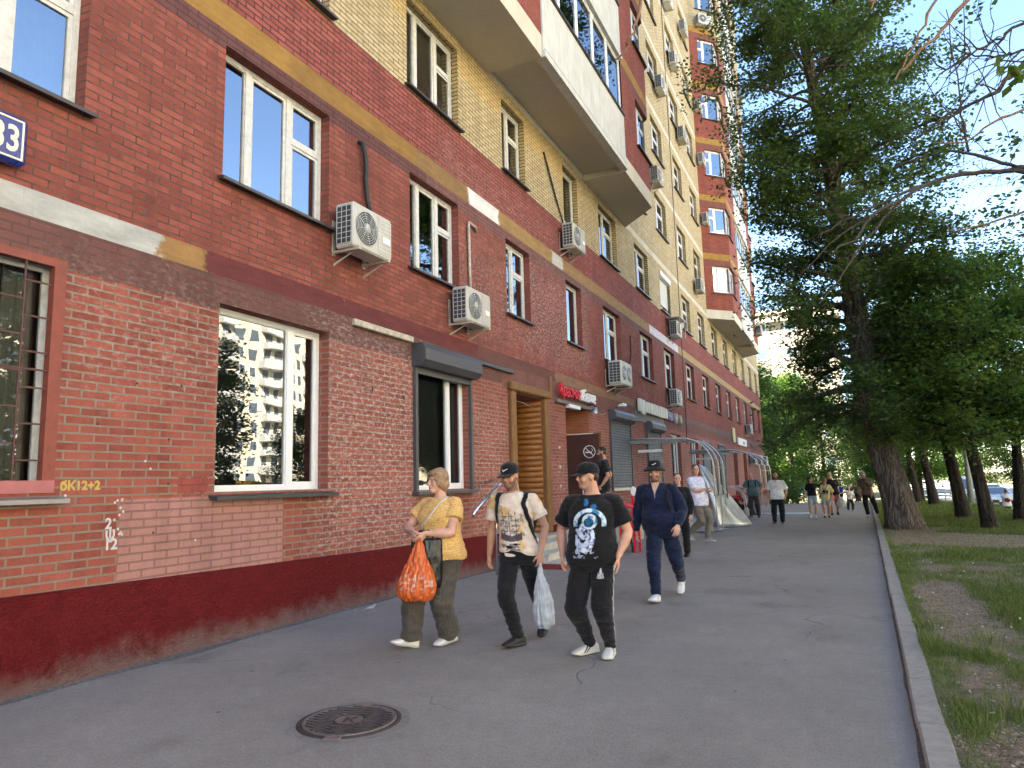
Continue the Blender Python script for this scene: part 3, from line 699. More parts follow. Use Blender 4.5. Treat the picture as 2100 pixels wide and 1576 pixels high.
def croucher(base,label,shirtc,hairc,tw,skin,off=0):
    p=Person(base,1.72,label,(-.16,.12,.30),(.02,-.02,.80),(.10,-.10,.90),[(.28,-.12,.088),(.24,.10,.088)],[(.36,-.20,.55),(.34,-.08,.52)],tw=tw,hyaw=tw,hpitch=-38,fyaw=(tw,tw),bulk=1.0,shw=.18,skin=skin,vox=VX,knee=[V3((.3,-.3,1)),V3((.3,.2,1))],elb=[V3((0,-.3,-1)),V3((0,.3,-1))])
    p.body(); 
    mb=MB(); rings=[]
    for t in range(9):
        k=t/8; c=p.pel.lerp(p.neck,k); a=.155+.02*math.sin(k*3.1); rings.append([c+p.fx*a*math.cos(q)+p.fy*.115*math.sin(q) for q in [2*math.pi*j/18 for j in range(18)]])
    ring_loft(mb,rings)
    for i in range(2): limb(mb,[p.sh[i],p.sh[i].lerp(p.elb[i],.6)],[.075,.068],14,3)
    finish(remesh(mb,.012,2,'t_shirt'),M_cloth,plain(shirtc,.1),p.root,'t_shirt')
    p.trousers(plain((.03,.035,.05),.15),e=.01,rk=.085,ra=.065,top=.40,disp=.006); p.shoes((.03,.03,.03),(.3,.3,.3)); p.hairdo(hairc,'crop'); return p
croucher((-3.92,29.2,0),'crouching worker in a red t shirt bent over behind the silvery sheet',(.42,.02,.03),(.05,.04,.03),62,SK2)
croucher((-3.72,29.75,0),'second crouching worker with thick black hair beside the one in red',(.36,.34,.33),(.012,.01,.01),58,SK3)
bag('carrier_bag','small white bag on the pavement by the crouching workers',(-3.62,28.9,.36),[(0,0,-.02,.03,.02,0),(0,0,-.12,.10,.07,0),(0,0,-.28,.16,.11,0),(0,0,-.35,.12,.09,0)],plain((.62,.66,.66),.1,14),vox=.012)
pm=Person((-5.13,15.95,.45),1.84,'man in a black t shirt standing in profile on the shop porch',(.0,.0,.91),(.02,-.01,1.48),(-.01,-.02,1.62),[(-.04,.08,.088),(.06,-.10,.088)],[(-.02,.14,.92),(.02,-.20,.90)],tw=-74,hyaw=-78,hpitch=-6,fyaw=(-70,-70),bulk=1.04,shw=.185,skin=SK2,vox=.008,elb=[V3((1,0,0)),V3((1,0,0))])
pm.body(beard=((.06,.035,.025),.85)); pm.shirt('t_shirt',lambda p,n:(.55,.55,.55) if (n.dot(-pm.fy)>.1 and 1.27<p[2]<1.34 and abs(abs((p-pm.cen(p[2])).dot(pm.fx)-.06)-.02)<.008) else trk(p,n),hem=.83,sleeve=.75,e=.018,sl_r=1.4,disp=.008); pm.trousers(plain((.014,.014,.018),.2),e=.016,rk=.082,ra=.065); pm.shoes((.02,.02,.02),(.02,.02,.02)); pm.hairdo((.03,.02,.015),'crop')
hd=Person((-3.02,14.1,0),1.62,'person in dark clothes and boots almost hidden behind the man in the bucket hat',(.0,0,.9),(.0,-.02,1.475),(.0,-.04,1.615),[(-.10,-.12,.088),(.08,.18,.088)],[(-.24,-.05,.86),(.24,-.08,.86)],tw=6,hyaw=20,shw=.175,skin=SK1,vox=VX)
hd.body(); hd.shirt('jacket',plain((.014,.015,.018),.2),hem=.80,sleeve=2,e=.02); hd.trousers(plain((.012,.012,.013),.2),rk=.08,ra=.07); hd.shoes((.012,.012,.012),(.012,.012,.012)); hd.hairdo((.025,.018,.015),'crop')
gi=Person((-1.19,27.49,0),1.48,'girl in a black t shirt and pale denim shorts looking aside',(.0,.0,.885),(.0,-.02,1.45),(-.02,-.03,1.59),[(-.09,-.12,.088),(.08,.10,.088)],[(-.23,-.02,.80),(.36,-.02,1.22)],tw=4,hyaw=62,fyaw=(-5,5),bulk=.92,shw=.165,skin=SK1,vox=VX,female=True)
gi.body(); gi.shirt('t_shirt',trk,hem=.92,sleeve=.75,e=.018,sl_r=1.5); gi.trousers(plain((.30,.40,.50),.15),'shorts',e=.02,length=.36,rt=.105); gi.shoes((.70,.70,.68),(.7,.7,.7),sock=(.7,.7,.7)); gi.hairdo((.06,.035,.022),'long')
by=Person((-.77,27.76,0),1.42,'boy in a pale yellow shirt with the number 99',(.02,.0,.885),(.03,-.02,1.44),(.03,-.04,1.58),[(-.07,-.12,.088),(.08,.10,.088)],[(-.22,-.04,.78),(.24,-.06,.86)],tw=0,hyaw=-6,fyaw=(-5,5),bulk=.92,shw=.165,skin=SK2,vox=VX)
by.body(); bs=by.shirt('t_shirt',plain((.66,.60,.36),.06),hem=.74,sleeve=.95,e=.035,sl_r=1.8); by.trousers(plain((.34,.38,.42),.12),'shorts',e=.025,length=.40,rt=.11); by.shoes((.03,.03,.03),(.03,.03,.03),sock=(.7,.7,.7)); by.hairdo((.22,.13,.07),'short')
text_obj('shirt_number','99',.22,M_cloth,by.root,frame_m((.03,-.19,1.02),(1,0,0),(0,0,1)),.012,bold=.006)
h,r_,f_,u_=by.head,by.hr,by.hf,by.hu; mb=MB()
for x in (-.031,.031): ellip(mb,h+r_*x+f_*.088+u_*.004,(r_,f_,u_),(.026,.010,.02))
finish(mb.mesh('sunglasses'),M_shoe,lambda p,n:BLACK,by.root,'sunglasses')
by.strap([T(.12,-.05,1.42),T(.06,-.2,1.28),T(-.05,-.22,1.12),T(-.14,-.15,1.0)],.012,.004,(.06,.05,.04),'strap',bs)
mu=Person((-.55,29.57,0),1.61,'woman in a beige head scarf, black t shirt and dusty pink shorts',(.02,-.02,.875),(-.04,-.05,1.45),(-.08,-.08,1.595),[(-.08,-.22,.088),(.12,.24,.12)],[(-.24,.05,.82),(.24,-.10,.74)],tw=2,hyaw=-12,fyaw=(-5,8),fpitch=(4,-20),bulk=1.12,belly=.04,shw=.185,skin=SK2,vox=VX,female=True)
mu.body(); mu.shirt('t_shirt',plain((.02,.018,.02),.2),hem=.80,sleeve=.7,e=.025,sl_r=1.5); mu.trousers(plain((.36,.17,.16),.1),'shorts',e=.022,length=.52,rt=.115,rk=.09); mu.shoes((.02,.02,.02),(.02,.02,.02)); mu.hairdo((.50,.42,.34),'long',.08)
w_=V3((-.55,29.57,0))+mu.wr[1]*(1.61/1.75)
bag('carrier_bag','bulging white bag carried by the woman in the head scarf',w_+V3((.02,-.02,-.08)),[(0,0,0,.03,.02,0),(.02,0,-.08,.10,.07,0),(.03,0,-.22,.17,.11,0),(.03,0,-.32,.16,.10,0),(.03,0,-.37,.10,.07,0)],plain((.64,.65,.66),.1,14),vox=.012)
ch=Person((.01,32.57,0),1.02,'small child in a sun hat and white top holding out one arm',(.0,.0,.80),(.0,-.02,1.40),(.0,-.03,1.58),[(-.14,.03,.088),(.15,-.03,.088)],[(-.58,-.04,1.22),(.22,-.06,.92)],tw=4,hyaw=-20,fyaw=(-15,20),bulk=1.0,shw=.16,skin=SK1,vox=.016)
ch.body(); ch.shirt('t_shirt',plain((.66,.65,.63),.06),hem=.82,sleeve=.9,e=.02,sl_r=1.4); ch.trousers(plain((.03,.04,.045),.1),e=.02,rk=.09,ra=.075); ch.shoes((.6,.6,.6),(.05,.05,.05))
h,r_,f_,u_=ch.head,ch.hr,ch.hf,ch.hu; mb=MB(); rings=[[h+r_*k*math.cos(t)+f_*k*1.1*math.sin(t)+u_*z for t in [2*math.pi*j/18 for j in range(18)]] for z,k in ((.02,.17),(.05,.12),(.12,.105),(.165,.05))]; ring_loft(mb,rings)
finish(remesh(mb,.012,1,'sun_hat'),M_cloth,plain((.40,.33,.25),.1),ch.root,'sun_hat')
fm_=Person((.64,28.28,0),1.62,'person in a grey cap and taupe t shirt walking beside the kerb',(-.05,-.02,.875),(-.12,-.06,1.455),(-.17,-.12,1.585),[(-.10,-.22,.088),(.24,.22,.12)],[(-.32,-.10,.74),(.08,-.16,.76)],tw=-4,hyaw=-14,hpitch=-14,fyaw=(-10,12),fpitch=(4,-24),bulk=1.06,shw=.19,skin=SK3,vox=VX)
fm_.body(beard=((.05,.04,.03),.5)); fs_=fm_.shirt('t_shirt',plain((.16,.125,.115),.12),hem=.80,sleeve=.8,e=.022,sl_r=1.5); fm_.trousers(plain((.012,.012,.013),.2),e=.02,rk=.088,ra=.07); fm_.shoes((.45,.44,.42),(.5,.5,.5)); fm_.hairdo((.05,.04,.03),'back'); fm_.cap((.34,.34,.33),None)
fm_.strap([T(-.20,-.05,1.43),T(-.1,-.22,1.28),T(.0,-.22,1.12),T(.05,-.18,1.02)],.012,.005,BLACK,'sling_strap',fs_)
for x,y,H,c,tc,l,tw in ((-.60,68,1.66,(.02,.06,.42),(.02,.02,.025),'far walker in a bright blue top past the child',180),(.10,70,1.70,(.02,.02,.025),(.02,.02,.02),'far walker in black between the child and the blue top',4),(.55,66,1.64,(.10,.11,.10),(.015,.015,.015),'far walker in grey green carrying something on the shoulder',170),(1.75,45,1.62,(.05,.24,.26),(.06,.06,.06),'far walker in a turquoise top half hidden behind the person in the grey cap',2)):
    p=Person((x,y,pz(y)),H,l,(.0,0,.885),(.0,-.02,1.465),(.0,-.03,1.605),[(-.10,-.14,.088),(.09,.16,.10)],[(-.24,-.03,.86),(.24,-.05,.86)],tw=tw,hyaw=tw,fyaw=(tw,tw),shw=.18,skin=SK2,vox=.02)
    p.body(); p.shirt('t_shirt',plain(c,.1),hem=.82,sleeve=.8,e=.02); p.trousers(plain(tc,.1),rk=.085,ra=.07); p.hairdo((.04,.03,.025),'crop'); p.shoes((.05,.05,.05),(.05,.05,.05))
rb_=Person((7.42,45,-1.15),1.66,'walker in a white top with a dark red bag on the back, beyond the lawn',(.0,0,.885),(.0,-.02,1.465),(.0,-.03,1.605),[(-.10,-.10,.088),(.09,.12,.10)],[(-.24,-.03,.86),(.24,-.05,.86)],tw=170,hyaw=170,fyaw=(170,170),shw=.19,bulk=1.12,skin=SK2,vox=.016)
rb_.body(); rb_.shirt('t_shirt',plain((.68,.68,.68),.06),hem=.80,sleeve=.8,e=.025); rb_.trousers(plain((.015,.018,.03),.1),rk=.085,ra=.07); rb_.hairdo((.04,.03,.025),'crop'); rb_.shoes((.05,.05,.05),(.05,.05,.05))
mb=MB(); ellip(mb,V3((.02,-.19,1.15)),(V3((.8,0,-.3)),V3((0,1,0)),V3((.3,0,.8))),(.18,.07,.13)); finish(remesh(mb,.016,2,'shoulder_bag'),M_cloth,plain((.22,.015,.02),.1),rb_.root,'shoulder_bag')
# ------------------------------------------------------------------ building materials
W=5.857
RED1,RED2=(.225,.058,.042),(.34,.10,.072)
LM=(.235,.195,.155)
BROWN=(.135,.066,.060)
M_low=brickmat('brick red light mortar',RED1,RED2,LM,.0095,
   patches=[(-60,12.2,3.40,3.80,BROWN,.86,1.0),(12.2,70,3.36,3.80,(.17,.085,.075),.7,1.5),
            (4.30,6.33,.55,1.455,(.385,.20,.175),.93,.25),(7.0,8.0,2.7,3.5,BROWN,.25,2.0),
            (4.9,5.25,1.5,1.66,(.30,.06,.05),.8,1.5)],
   efflo=[(6.9,9.4,.6,3.6,.75),(10.9,12.4,.5,2.9,.6),(14.5,16,.4,2,.5),(3.7,6,2.4,3.5,.35),(18,60,.2,3,.45)],mort2=(.20,.15,.115))
M_mid=brickmat('brick red dark joint',(.205,.056,.043),(.305,.09,.067),(.16,.085,.065),.009,
   patches=[(-60,9.5,6.36,6.62,(.13,.06,.062),.9,.8),(9.5,70,6.33,6.62,(.18,.10,.095),.75,2.0),(18.4,20.5,3.9,4.8,(.20,.075,.05),.5,3.0)],
   efflo=[(10.2,13.6,4.2,6.0,.4),(13.3,17.5,4.3,6.3,.75)],mort2=(.07,.045,.04),dirt=.6)
M_up=brickmat('brick deep red',(.24,.063,.055),(.34,.10,.083),(.07,.035,.033),.010,
   efflo=[(10,16,6.85,7.4,.4)],dirt=.4,mort2=(.05,.03,.03))
M_yel=brickmat('brick cream yellow',(.44,.36,.20),(.56,.475,.30),(.13,.085,.05),.010,
   patches=[(7.0,16,9.0,9.6,(.62,.40,.13),.35,4.0)],dirt=.28,mort2=(.20,.14,.085))
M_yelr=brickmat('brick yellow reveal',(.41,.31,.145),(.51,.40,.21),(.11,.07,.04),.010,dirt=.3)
M_bred=brickmat('brick bay red',(.24,.063,.045),(.33,.092,.063),(.14,.06,.05),.009,dirt=.35)
def bandmat(name, base, stops, chips=None):
    t=NT(name); uv=t.n('UVMap').outputs[0]; sp=t.n('SeparateXYZ',{0:uv}); u=sp.outputs[0]
    n=t.noise(uv,6,5,.65); ud=t.m('ADD',u,t.m('MULTIPLY',t.m('SUBTRACT',n,.5),.35)); col=base
    for (u0,c) in stops:
        mk=t.rng(ud,u0-.03,u0+.03); col=t.mix(mk,col if isinstance(col,bpy.types.NodeSocket) else col,c)
    g=t.rng(t.noise(t.scale(uv,(1,3,1)),2.5,6,.7),.25,.75,.66,1.2)
    col=t.mix(1.0,col,t.n('CombineColor',{0:g,1:g,2:g}).outputs[0],'MULTIPLY')
    drip=t.rng(t.noise(t.scale(uv,(14,.6,1)),3,4,.7),.55,.8,0,.35)
    col=t.mix(drip,col,(.16,.11,.075))
    if chips:
        ck=t.m('MULTIPLY',t.rng(t.noise(uv,11,5,.75),.66,.70),t.rng(t.noise(uv,1.3,2),.45,.6))
        col=t.mix(ck,col,chips)
    return t.bsdf(col,.8,.25,bump=t.noise(uv,20,5,.7),bstr=.5,bdist=.012)
M_blow=bandmat('painted slab edge lower',(.44,.45,.44),[(4.58,(.31,.18,.07)),(5.12,(.135,.036,.036)),(11.2,(.14,.06,.05)),(15.0,(.24,.14,.09)),(24,(.16,.10,.09))],(.72,.70,.66))
M_boch=bandmat('painted slab edge ochre',(.36,.205,.05),[(3.0,(.32,.185,.048)),(6.3,(.27,.155,.045)),(9.2,(.25,.15,.063)),(10.95,(.75,.74,.74)),(12.2,(.33,.21,.085)),(15.05,(.50,.50,.47)),(15.75,(.30,.19,.085)),(24.2,(.62,.62,.70)),(28.9,(.38,.27,.12))])
M_belt=simple('cream belt course',(.54,.50,.42),.85,0,.18,2,.2)
M_bayochre=simple('ochre painted band',(.32,.185,.045),.8,0,.25,3,.2)
M_baybrown=simple('brown painted courses',(.19,.075,.06),.85,0,.2,4,.2)
M_cream=simple('cream painted concrete',(.58,.535,.44),.8,0,.13,1.5,.2)
def concrete(name,c,st=.3):
    t=NT(name); o=t.obj(); n=t.noise(o,1.6,6,.65); n2=t.noise(t.scale(o,(9,9,1.2)),1.5,5,.7)
    f=t.m('MULTIPLY',t.rng(n,.25,.75,1-st*.5,1+st*.3),t.rng(n2,.3,.75,1.06,1-st*.7))
    col=t.mix(1.0,c,t.n('CombineColor',{0:f,1:f,2:t.m('MULTIPLY',f,.98)}).outputs[0],'MULTIPLY')
    return t.bsdf(col,.85,.2,bump=t.noise(o,30,4,.7),bstr=.25,bdist=.01)
M_conc=concrete('weathered white concrete',(.60,.61,.60),.32)
M_soff=concrete('painted soffit',(.56,.52,.44),.12)
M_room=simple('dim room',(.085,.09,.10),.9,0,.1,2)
M_pvc=simple('white window frame',(.74,.76,.78),.35,0,.05,5,.5)
M_pvcold=simple('grey white painted frame',(.59,.60,.59),.55,0,.16,14,.4)
M_sill=simple('dark sheet sill',(.055,.052,.052),.45,.3,.2,8)
M_silg=simple('grey zinc sill',(.30,.31,.32),.4,.6,.2,8)
M_curt=simple('pale curtain',(.62,.62,.60),.9,0,.15,3)
def glassmat(name, ior=1.9, wav=.0, tint=(.72,.76,.76)):
    t=NT(name); g=t.obj()
    bp=t.n('Bump',{'Strength':.12,'Distance':wav,'Height':t.noise(g,1.6,1,.4)}) if wav else None
    gl=t.n('BsdfGlossy',{'Color':(.95,.97,1.0),'Roughness':0.0}); tr=t.n('BsdfTransparent',{'Color':tint})
    fr=t.n('Fresnel',{'IOR':ior})
    if bp:
        t.t.links.new(bp.outputs[0],gl.inputs['Normal'])
    mx=t.n('MixShader',{0:fr.outputs[0],1:tr.outputs[0],2:gl.outputs[0]})
    t.t.links.new(mx.outputs[0],t.out.inputs[0]); return t.mat
M_glass=glassmat('window glass',4.2,.012,(.5,.53,.55))
M_glassold=glassmat('wavy window glass',2.15,.022,(.5,.53,.53))
def plinthmat():
    t=NT('dark red rough plaster'); o=t.obj(); sp=t.n('SeparateXYZ',{0:o}); z=sp.outputs[2]
    n=t.noise(o,5,6,.7); n2=t.noise(o,1.2,4,.6); v=t.n('TexVoronoi',{'Vector':t.n('VectorMath',{0:o,1:t.n('TexNoise',{'Vector':o,'Scale':6.0}).outputs[1]},operation='ADD').outputs[0],'Scale':9.0},feature='DISTANCE_TO_EDGE').outputs[0]
    cr=t.rng(v,0.0,.06,1,0)
    col=t.mix(t.rng(n,.3,.7),(.125,.009,.010),(.18,.018,.017))
    # splash dust thrown up from the pavement, ragged upper limit
    du=t.m('ADD',t.m('MULTIPLY',z,-2.6),t.m('MULTIPLY_ADD',n,1.1,t.m('MULTIPLY',n2,.9)))
    col=t.mix(t.rng(du,.25,1.0,0,.72,smooth=True),col,(.225,.175,.16))
    h=t.m('ADD',t.m('MULTIPLY',t.noise(t.scale(o,(1,1,1.6)),22,6,.72),1.0),t.m('MULTIPLY',cr,.3))
    return t.bsdf(col,t.rng(n,.3,.7,.6,.8),.12,bump=h,bstr=1.0,bdist=.035)
M_plinth=plinthmat()

# ------------------------------------------------------------------ wall panels with openings
def wall_panel(mb, o, th, u0, u1, zones, ops, uoff=None, room=True, zmax=None):
    """plane through o=(x,y), local u along (-sin th, cos th), outward normal (cos th, sin th)"""
    ud=Vector((-math.sin(th),math.cos(th),0)); nd=Vector((math.cos(th),math.sin(th),0)); O=Vector((o[0],o[1],0))
    P=lambda u,n,z: O+ud*u+nd*n+Vector((0,0,z))
    off=u0*0+ (uoff if uoff is not None else 0)
    us=sorted({u0,u1}|{min(max(q,u0),u1) for op in ops for q in op[:2]})
    zs=sorted({z for zn in zones for z in zn[:2]}|{q for op in ops for q in op[2:4]})
    def zmat(z):
        for a,b,m in zones:
            if a<=z<b: return m
    for i in range(len(us)-1):
        a,b=us[i],us[i+1]; c=(a+b)/2
        for j in range(len(zs)-1):
            z0,z1=zs[j],zs[j+1]; z=(z0+z1)/2; m=zmat(z)
            if m is None or b-a<1e-6 or z1-z0<1e-6: continue
            if any(op[0]<c<op[1] and op[2]<z<op[3] for op in ops): continue
            mb.face([P(a,0,z0),P(b,0,z0),P(b,0,z1),P(a,0,z1)],m,[(a+off,z0),(b+off,z0),(b+off,z1),(a+off,z1)])
    for op in ops:
        a,b,z0,z1,d=op[:5]; rm=op[5] if len(op)>5 else None; sides=op[6] if len(op)>6 else 'LR'
        m=rm or zmat((z0+z1)/2)
        if 'L' in sides: mb.face([P(a,0,z0),P(a,0,z1),P(a,-d,z1),P(a,-d,z0)],m,[(0,z0),(0,z1),(d,z1),(d,z0)])
        if 'R' in sides: mb.face([P(b,0,z0),P(b,-d,z0),P(b,-d,z1),P(b,0,z1)],m,[(0,z0),(d,z0),(d,z1),(0,z1)])
        mb.face([P(a,0,z1),P(b,0,z1),P(b,-d,z1),P(a,-d,z1)],op[7] if len(op)>7 and op[7] else m,[(a,0),(b,0),(b,d),(a,d)])
        mb.face([P(a,0,z0),P(a,-d,z0),P(b,-d,z0),P(b,0,z0)],m,[(a,0),(a,d),(b,d),(b,0)])
        if room:
            D=d+.75; e=.001
            for q in ([P(a,-D,z0),P(b,-D,z0),P(b,-D,z1),P(a,-D,z1)],[P(a,-d,z0),P(a,-d,z1),P(a,-D,z1),P(a,-D,z0)],
                      [P(b,-d,z0),P(b,-D,z0),P(b,-D,z1),P(b,-d,z1)],[P(a,-d,z1),P(b,-d,z1),P(b,-D,z1),P(a,-D,z1)],[P(a,-d,z0),P(a,-D,z0),P(b,-D,z0),P(b,-d,z0)]):
                mb.face(q,M_room)
    return P

# ------------------------------------------------------------------ windows (local: x outwards, y along the wall, z up)
_wc={}
def win_meshes(w,h,style,fm,gm,sm):
    key=(round(w,2),round(h,2),style,fm.name,gm.name,sm.name)
    if key in _wc: return _wc[key]
    F=MB(); G=MB(); S=MB(); C=MB()
    fw=.055
    divs={'T':[0,.27,.655,1],'D':[0,.47,1],'S':[0,1],'G':[0,.70,1],'H':[0,.60,1],'C':[0,.36,1],'Q':[0,1],'L':[0,.2,.4,.6,.8,1]}[style]
    F.box(-.06,0,0,w,0,fw,fm); F.box(-.06,0,0,w,h-fw,h,fm)
    F.box(-.06,0,0,fw,fw,h-fw,fm); F.box(-.06,0,w-fw,w,fw,h-fw,fm)
    for d in divs[1:-1]:
        c=d*w; F.box(-.062,.004,c-.045,c+.045,fw,h-fw,fm)
    for i in range(len(divs)-1):
        a=divs[i]*w+(fw if i==0 else .045); b=divs[i+1]*w-(fw if i==len(divs)-2 else .045)
        sash=not(style in 'TGH' and i==0) 
        cells=[(fw,h-fw)]
        if (style=='T' and i==2) or (style=='D' and i==1) or (style=='C' and i==0):
            zt=h*.62; F.box(-.058,.002,a,b,zt-.03,zt+.03,fm); cells=[(fw,zt-.03),(zt+.03,h-fw)]
        for z0,z1 in cells:
            s=.04 if sash else .012
            F.box(-.05,-.012,a,a+s,z0,z1,fm); F.box(-.05,-.012,b-s,b,z0,z1,fm)
            F.box(-.05,-.012,a+s,b-s,z0,z0+s,fm); F.box(-.05,-.012,a+s,b-s,z1-s,z1,fm)
            G.face([(-.03,a+s,z0+s),(-.03,b-s,z0+s),(-.03,b-s,z1-s),(-.03,a+s,z1-s)],gm)
    S.raw([(-.04,-.07,.0),(-.04,w+.07,.0),(.24,w+.07,-.05),(.24,-.07,-.05),(.24,-.07,-.085),(.24,w+.07,-.085),(-.04,w+.07,-.03),(-.04,-.07,-.03)],
          [(3,2,1,0),(4,5,2,3),(7,6,5,4),(0,1,6,7),(0,7,4,3),(1,2,5,6)],sm)
    r=random.Random(hash(key[:3]).__int__()&255 if False else int(w*100+h*10)); n=28
    def curtain(c0,c1):
        vs=[];fs=[]
        for i in range(n+1):
            y=c0*w+(c1-c0)*w*i/n; x=-.2+.018*math.sin(i*1.9)+.012*math.sin(i*.7)
            vs+=[(x,y,.03),(x+.004,y,h-.03)]
        for i in range(n): fs.append((2*i,2*i+2,2*i+3,2*i+1))
        C.raw(vs,fs,M_curt,True)
    if style in 'TD':
        curtain(.72,1.0)
    elif style=='S': curtain(0,.5)
    elif style=='H': curtain(.0,.5); curtain(.84,1.0)
    else: curtain(.03,.2)
    _wc[key]=(F.mesh('window'),G.mesh('pane'),S.mesh('sill'),C.mesh('curtain')); return _wc[key]
def window(parent, x,y,z,w,h,style,fm=None,gm=None,sm=None,th=0,sill=True,curt=True,label=None,sx=0.0):
    me=win_meshes(w,h,style,fm or M_pvcold,gm or M_glass,sm or M_sill)
    o=inst('window',me[0],parent,(x,y,z),th)
    if label: o['label']=label
    inst('pane',me[1],o)
    if sill: inst('sill',me[2],o,(sx,0,0))
    if curt: inst('curtain',me[3],o)
    return o

# ------------------------------------------------------------------ the building itself
bld=empty('apartment_building',(-W,10,0),0,'long many-storey apartment building of red and cream brick along the left side of the pavement','building')
bld.location=(0,0,0)
ZR=40.0
STY=3.22
sillz=lambda k: 11.05+STY*k
NF=7
gops=[ # u0,u1,z0,z1,depth, window style
 (-7.2,-5.5,1.52,3.48,.2,'G'),(-3.2,-1.5,1.52,3.48,.2,'G'),
 (1.72,3.70,1.53,3.47,.2,'H'),(5.34,7.10,1.50,3.48,.22,'G'),(9.10,10.78,1.44,3.33,.17,'G'),
 (26.6,28.3,1.22,3.2,.2,'G'),(30.2,32.0,1.2,3.2,.2,'G')]
f2=[(-6.2,-4.45,'T'),(-2.4,-.65,'T'),(1.98,3.77,'T'),(5.32,7.07,'T'),(9.0,10.55,'T'),(12.5,13.68,'D'),(15.9,17.0,'S'),(18.85,20.5,'D'),(22.8,24.5,'D'),(26.25,28.0,'D'),(30.3,32.05,'D'),(34.1,35.8,'D'),(37.9,39.5,'D'),(41.6,43.2,'D'),(45.3,47,'D'),(49,50.7,'D'),(53,54.7,'D'),(57,58.4,'D')]
f3=[(-2.4,-.65,'T'),(1.9,3.6,'T'),(5.38,7.05,'T'),(8.94,10.62,'T'),(12.45,13.6,'D'),(15.98,17.03,'S'),(18.82,20.55,'D'),(22.65,24.45,'D'),(26.2,27.95,'Q'),(30.2,32.0,'D'),(33.9,35.6,'D'),(37.7,39.4,'D'),(41.5,43.2,'D'),(45.3,47,'D'),(49,50.7,'D'),(53,54.7,'D'),(57,58.4,'D')]
cols=[(22.75,24.4),(26.15,28.0),(30.15,31.95),(33.9,35.6)]
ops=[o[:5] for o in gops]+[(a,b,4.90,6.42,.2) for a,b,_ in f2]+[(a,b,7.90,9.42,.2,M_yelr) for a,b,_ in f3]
for k in range(NF):
    for a,b in cols: ops.append((a,b,sillz(k),sillz(k)+1.5,.2,M_yelr))
    for a,b in ((52.6,54.2),(56.5,58.1)): ops.append((a,b,sillz(k),sillz(k)+1.5,.2,M_yelr))
DOOR=(12.62,14.12,.45,3.28,1.1); NICHE=(15.55,17.2,.45,3.3,1.0)
M_log=None
zones=[(-1.6,3.77,M_low),(3.77,4.0,M_blow),(4.0,6.59,M_mid),(6.59,6.9,M_boch),(6.9,7.81,M_up)]
z=7.81
for k in range(12):
    b0=9.66+STY*k
    if b0>ZR: break
    zones+=[(z,b0,M_yel),(b0,b0+.2,M_belt)]; z=b0+.2
zones.append((z,ZR,M_yel))
t=NT('orange pine log'); o_=t.obj()
wv=t.noise(t.scale(o_,(1.5,1.5,9)),3,6,.6)
M_log=t.bsdf(t.mix(t.rng(wv,.3,.7),(.20,.075,.016),(.33,.14,.033)),.4,.4,bump=wv,bstr=.15)
t=NT('weathered ochre timber'); o_=t.obj()
wv=t.noise(t.scale(o_,(6,6,.8)),5,6,.65)
M_timber=t.bsdf(t.mix(t.rng(wv,.25,.75),(.12,.058,.018),(.27,.14,.05)),.6,.3,bump=wv,bstr=.3)
M_niche=brickmat('brick recess lit tone',(.36,.10,.045),(.46,.14,.06),LM,.010,dirt=.3)  # orange-lit look of the recess side put into the brick colour
doorops=[DOOR+(M_low,),NICHE+(M_niche,),(42.7,44.3,.2,3.1,.5),(47.0,48.6,.2,3.1,.5)]
wb=MB()
wall_panel(wb,(-W,0),0,-45,60,zones,ops)if False else None
wall_panel(wb,(-W,0),0,-45,60,zones,ops+[d for d in doorops])
# rest of the hull
Y0,Y1,XB=-45,60,-W-16
for pts,uvl in (([(-W,Y1,0),(XB,Y1,0),(XB,Y1,ZR),(-W,Y1,ZR)],16),([(XB,Y0,0),(-W,Y0,0),(-W,Y0,ZR),(XB,Y0,ZR)],16),([(XB,Y1,0),(XB,Y0,0),(XB,Y0,ZR),(XB,Y1,ZR)],105)):
    wb.face(pts,M_yel,[(0,0),(uvl,0),(uvl,ZR),(0,ZR)])
wall=wb.build('wall',bld)
rb=MB(); rb.box(XB-.3,-W+.35,Y0-.3,Y1+.3,ZR+.002,ZR+.35,M_cream); rb.build('roof',bld)
for (a,b,z0,z1,d,st) in gops:
    old=st=='H'
    w_o=window(bld,-W-d+.06,a,z0,b-a,z1-z0,st,M_pvcold if st=='H' else M_pvc,M_glassold,M_silg if a<4 else M_sill,sx=d-.18,
           label='ground floor window reflecting a sunlit tower and a tree' if a==5.34 else None, curt=(st=='H' or a>20), sill=(a!=9.10))
    if a==9.10:
        q=MB(); q.box(-.16,-.15,.03,b-a-.03,.03,z1-z0-.03,simple('slate blue blind',(.15,.165,.20),.8)); q.build('pane_backing',w_o)  # added sheet; its blue-grey stands in for the pane's reflected tone
for (a,b,st) in f2: window(bld,-W-.14,a,4.90,b-a,1.52,st,sx=.0)
for (a,b,st) in f3:
    if st=='Q':
        o=window(bld,-W-.14,a,7.90,b-a,1.52,'D')
        s=MB(); s.box(-.0,.03,.05,b-a-.05,.28,1.3,M_pvcold)
        for i in range(18): s.box(.03,.036,.05,b-a-.05,.29+i*.056,.29+i*.056+.04,M_pvcold)
        s.box(.0,.2,0,b-a,1.3,1.5,M_pvc,bev=.02); s.build('shutter',o)
    else: window(bld,-W-.14,a,7.90,b-a,1.52,st)
for k in range(NF):
    for i,(a,b) in enumerate(cols): window(bld,-W-.14,a,sillz(k),b-a,1.5,'D',M_pvc if (i+k)%3 else M_pvcold,curt=(i+k)%2==0)
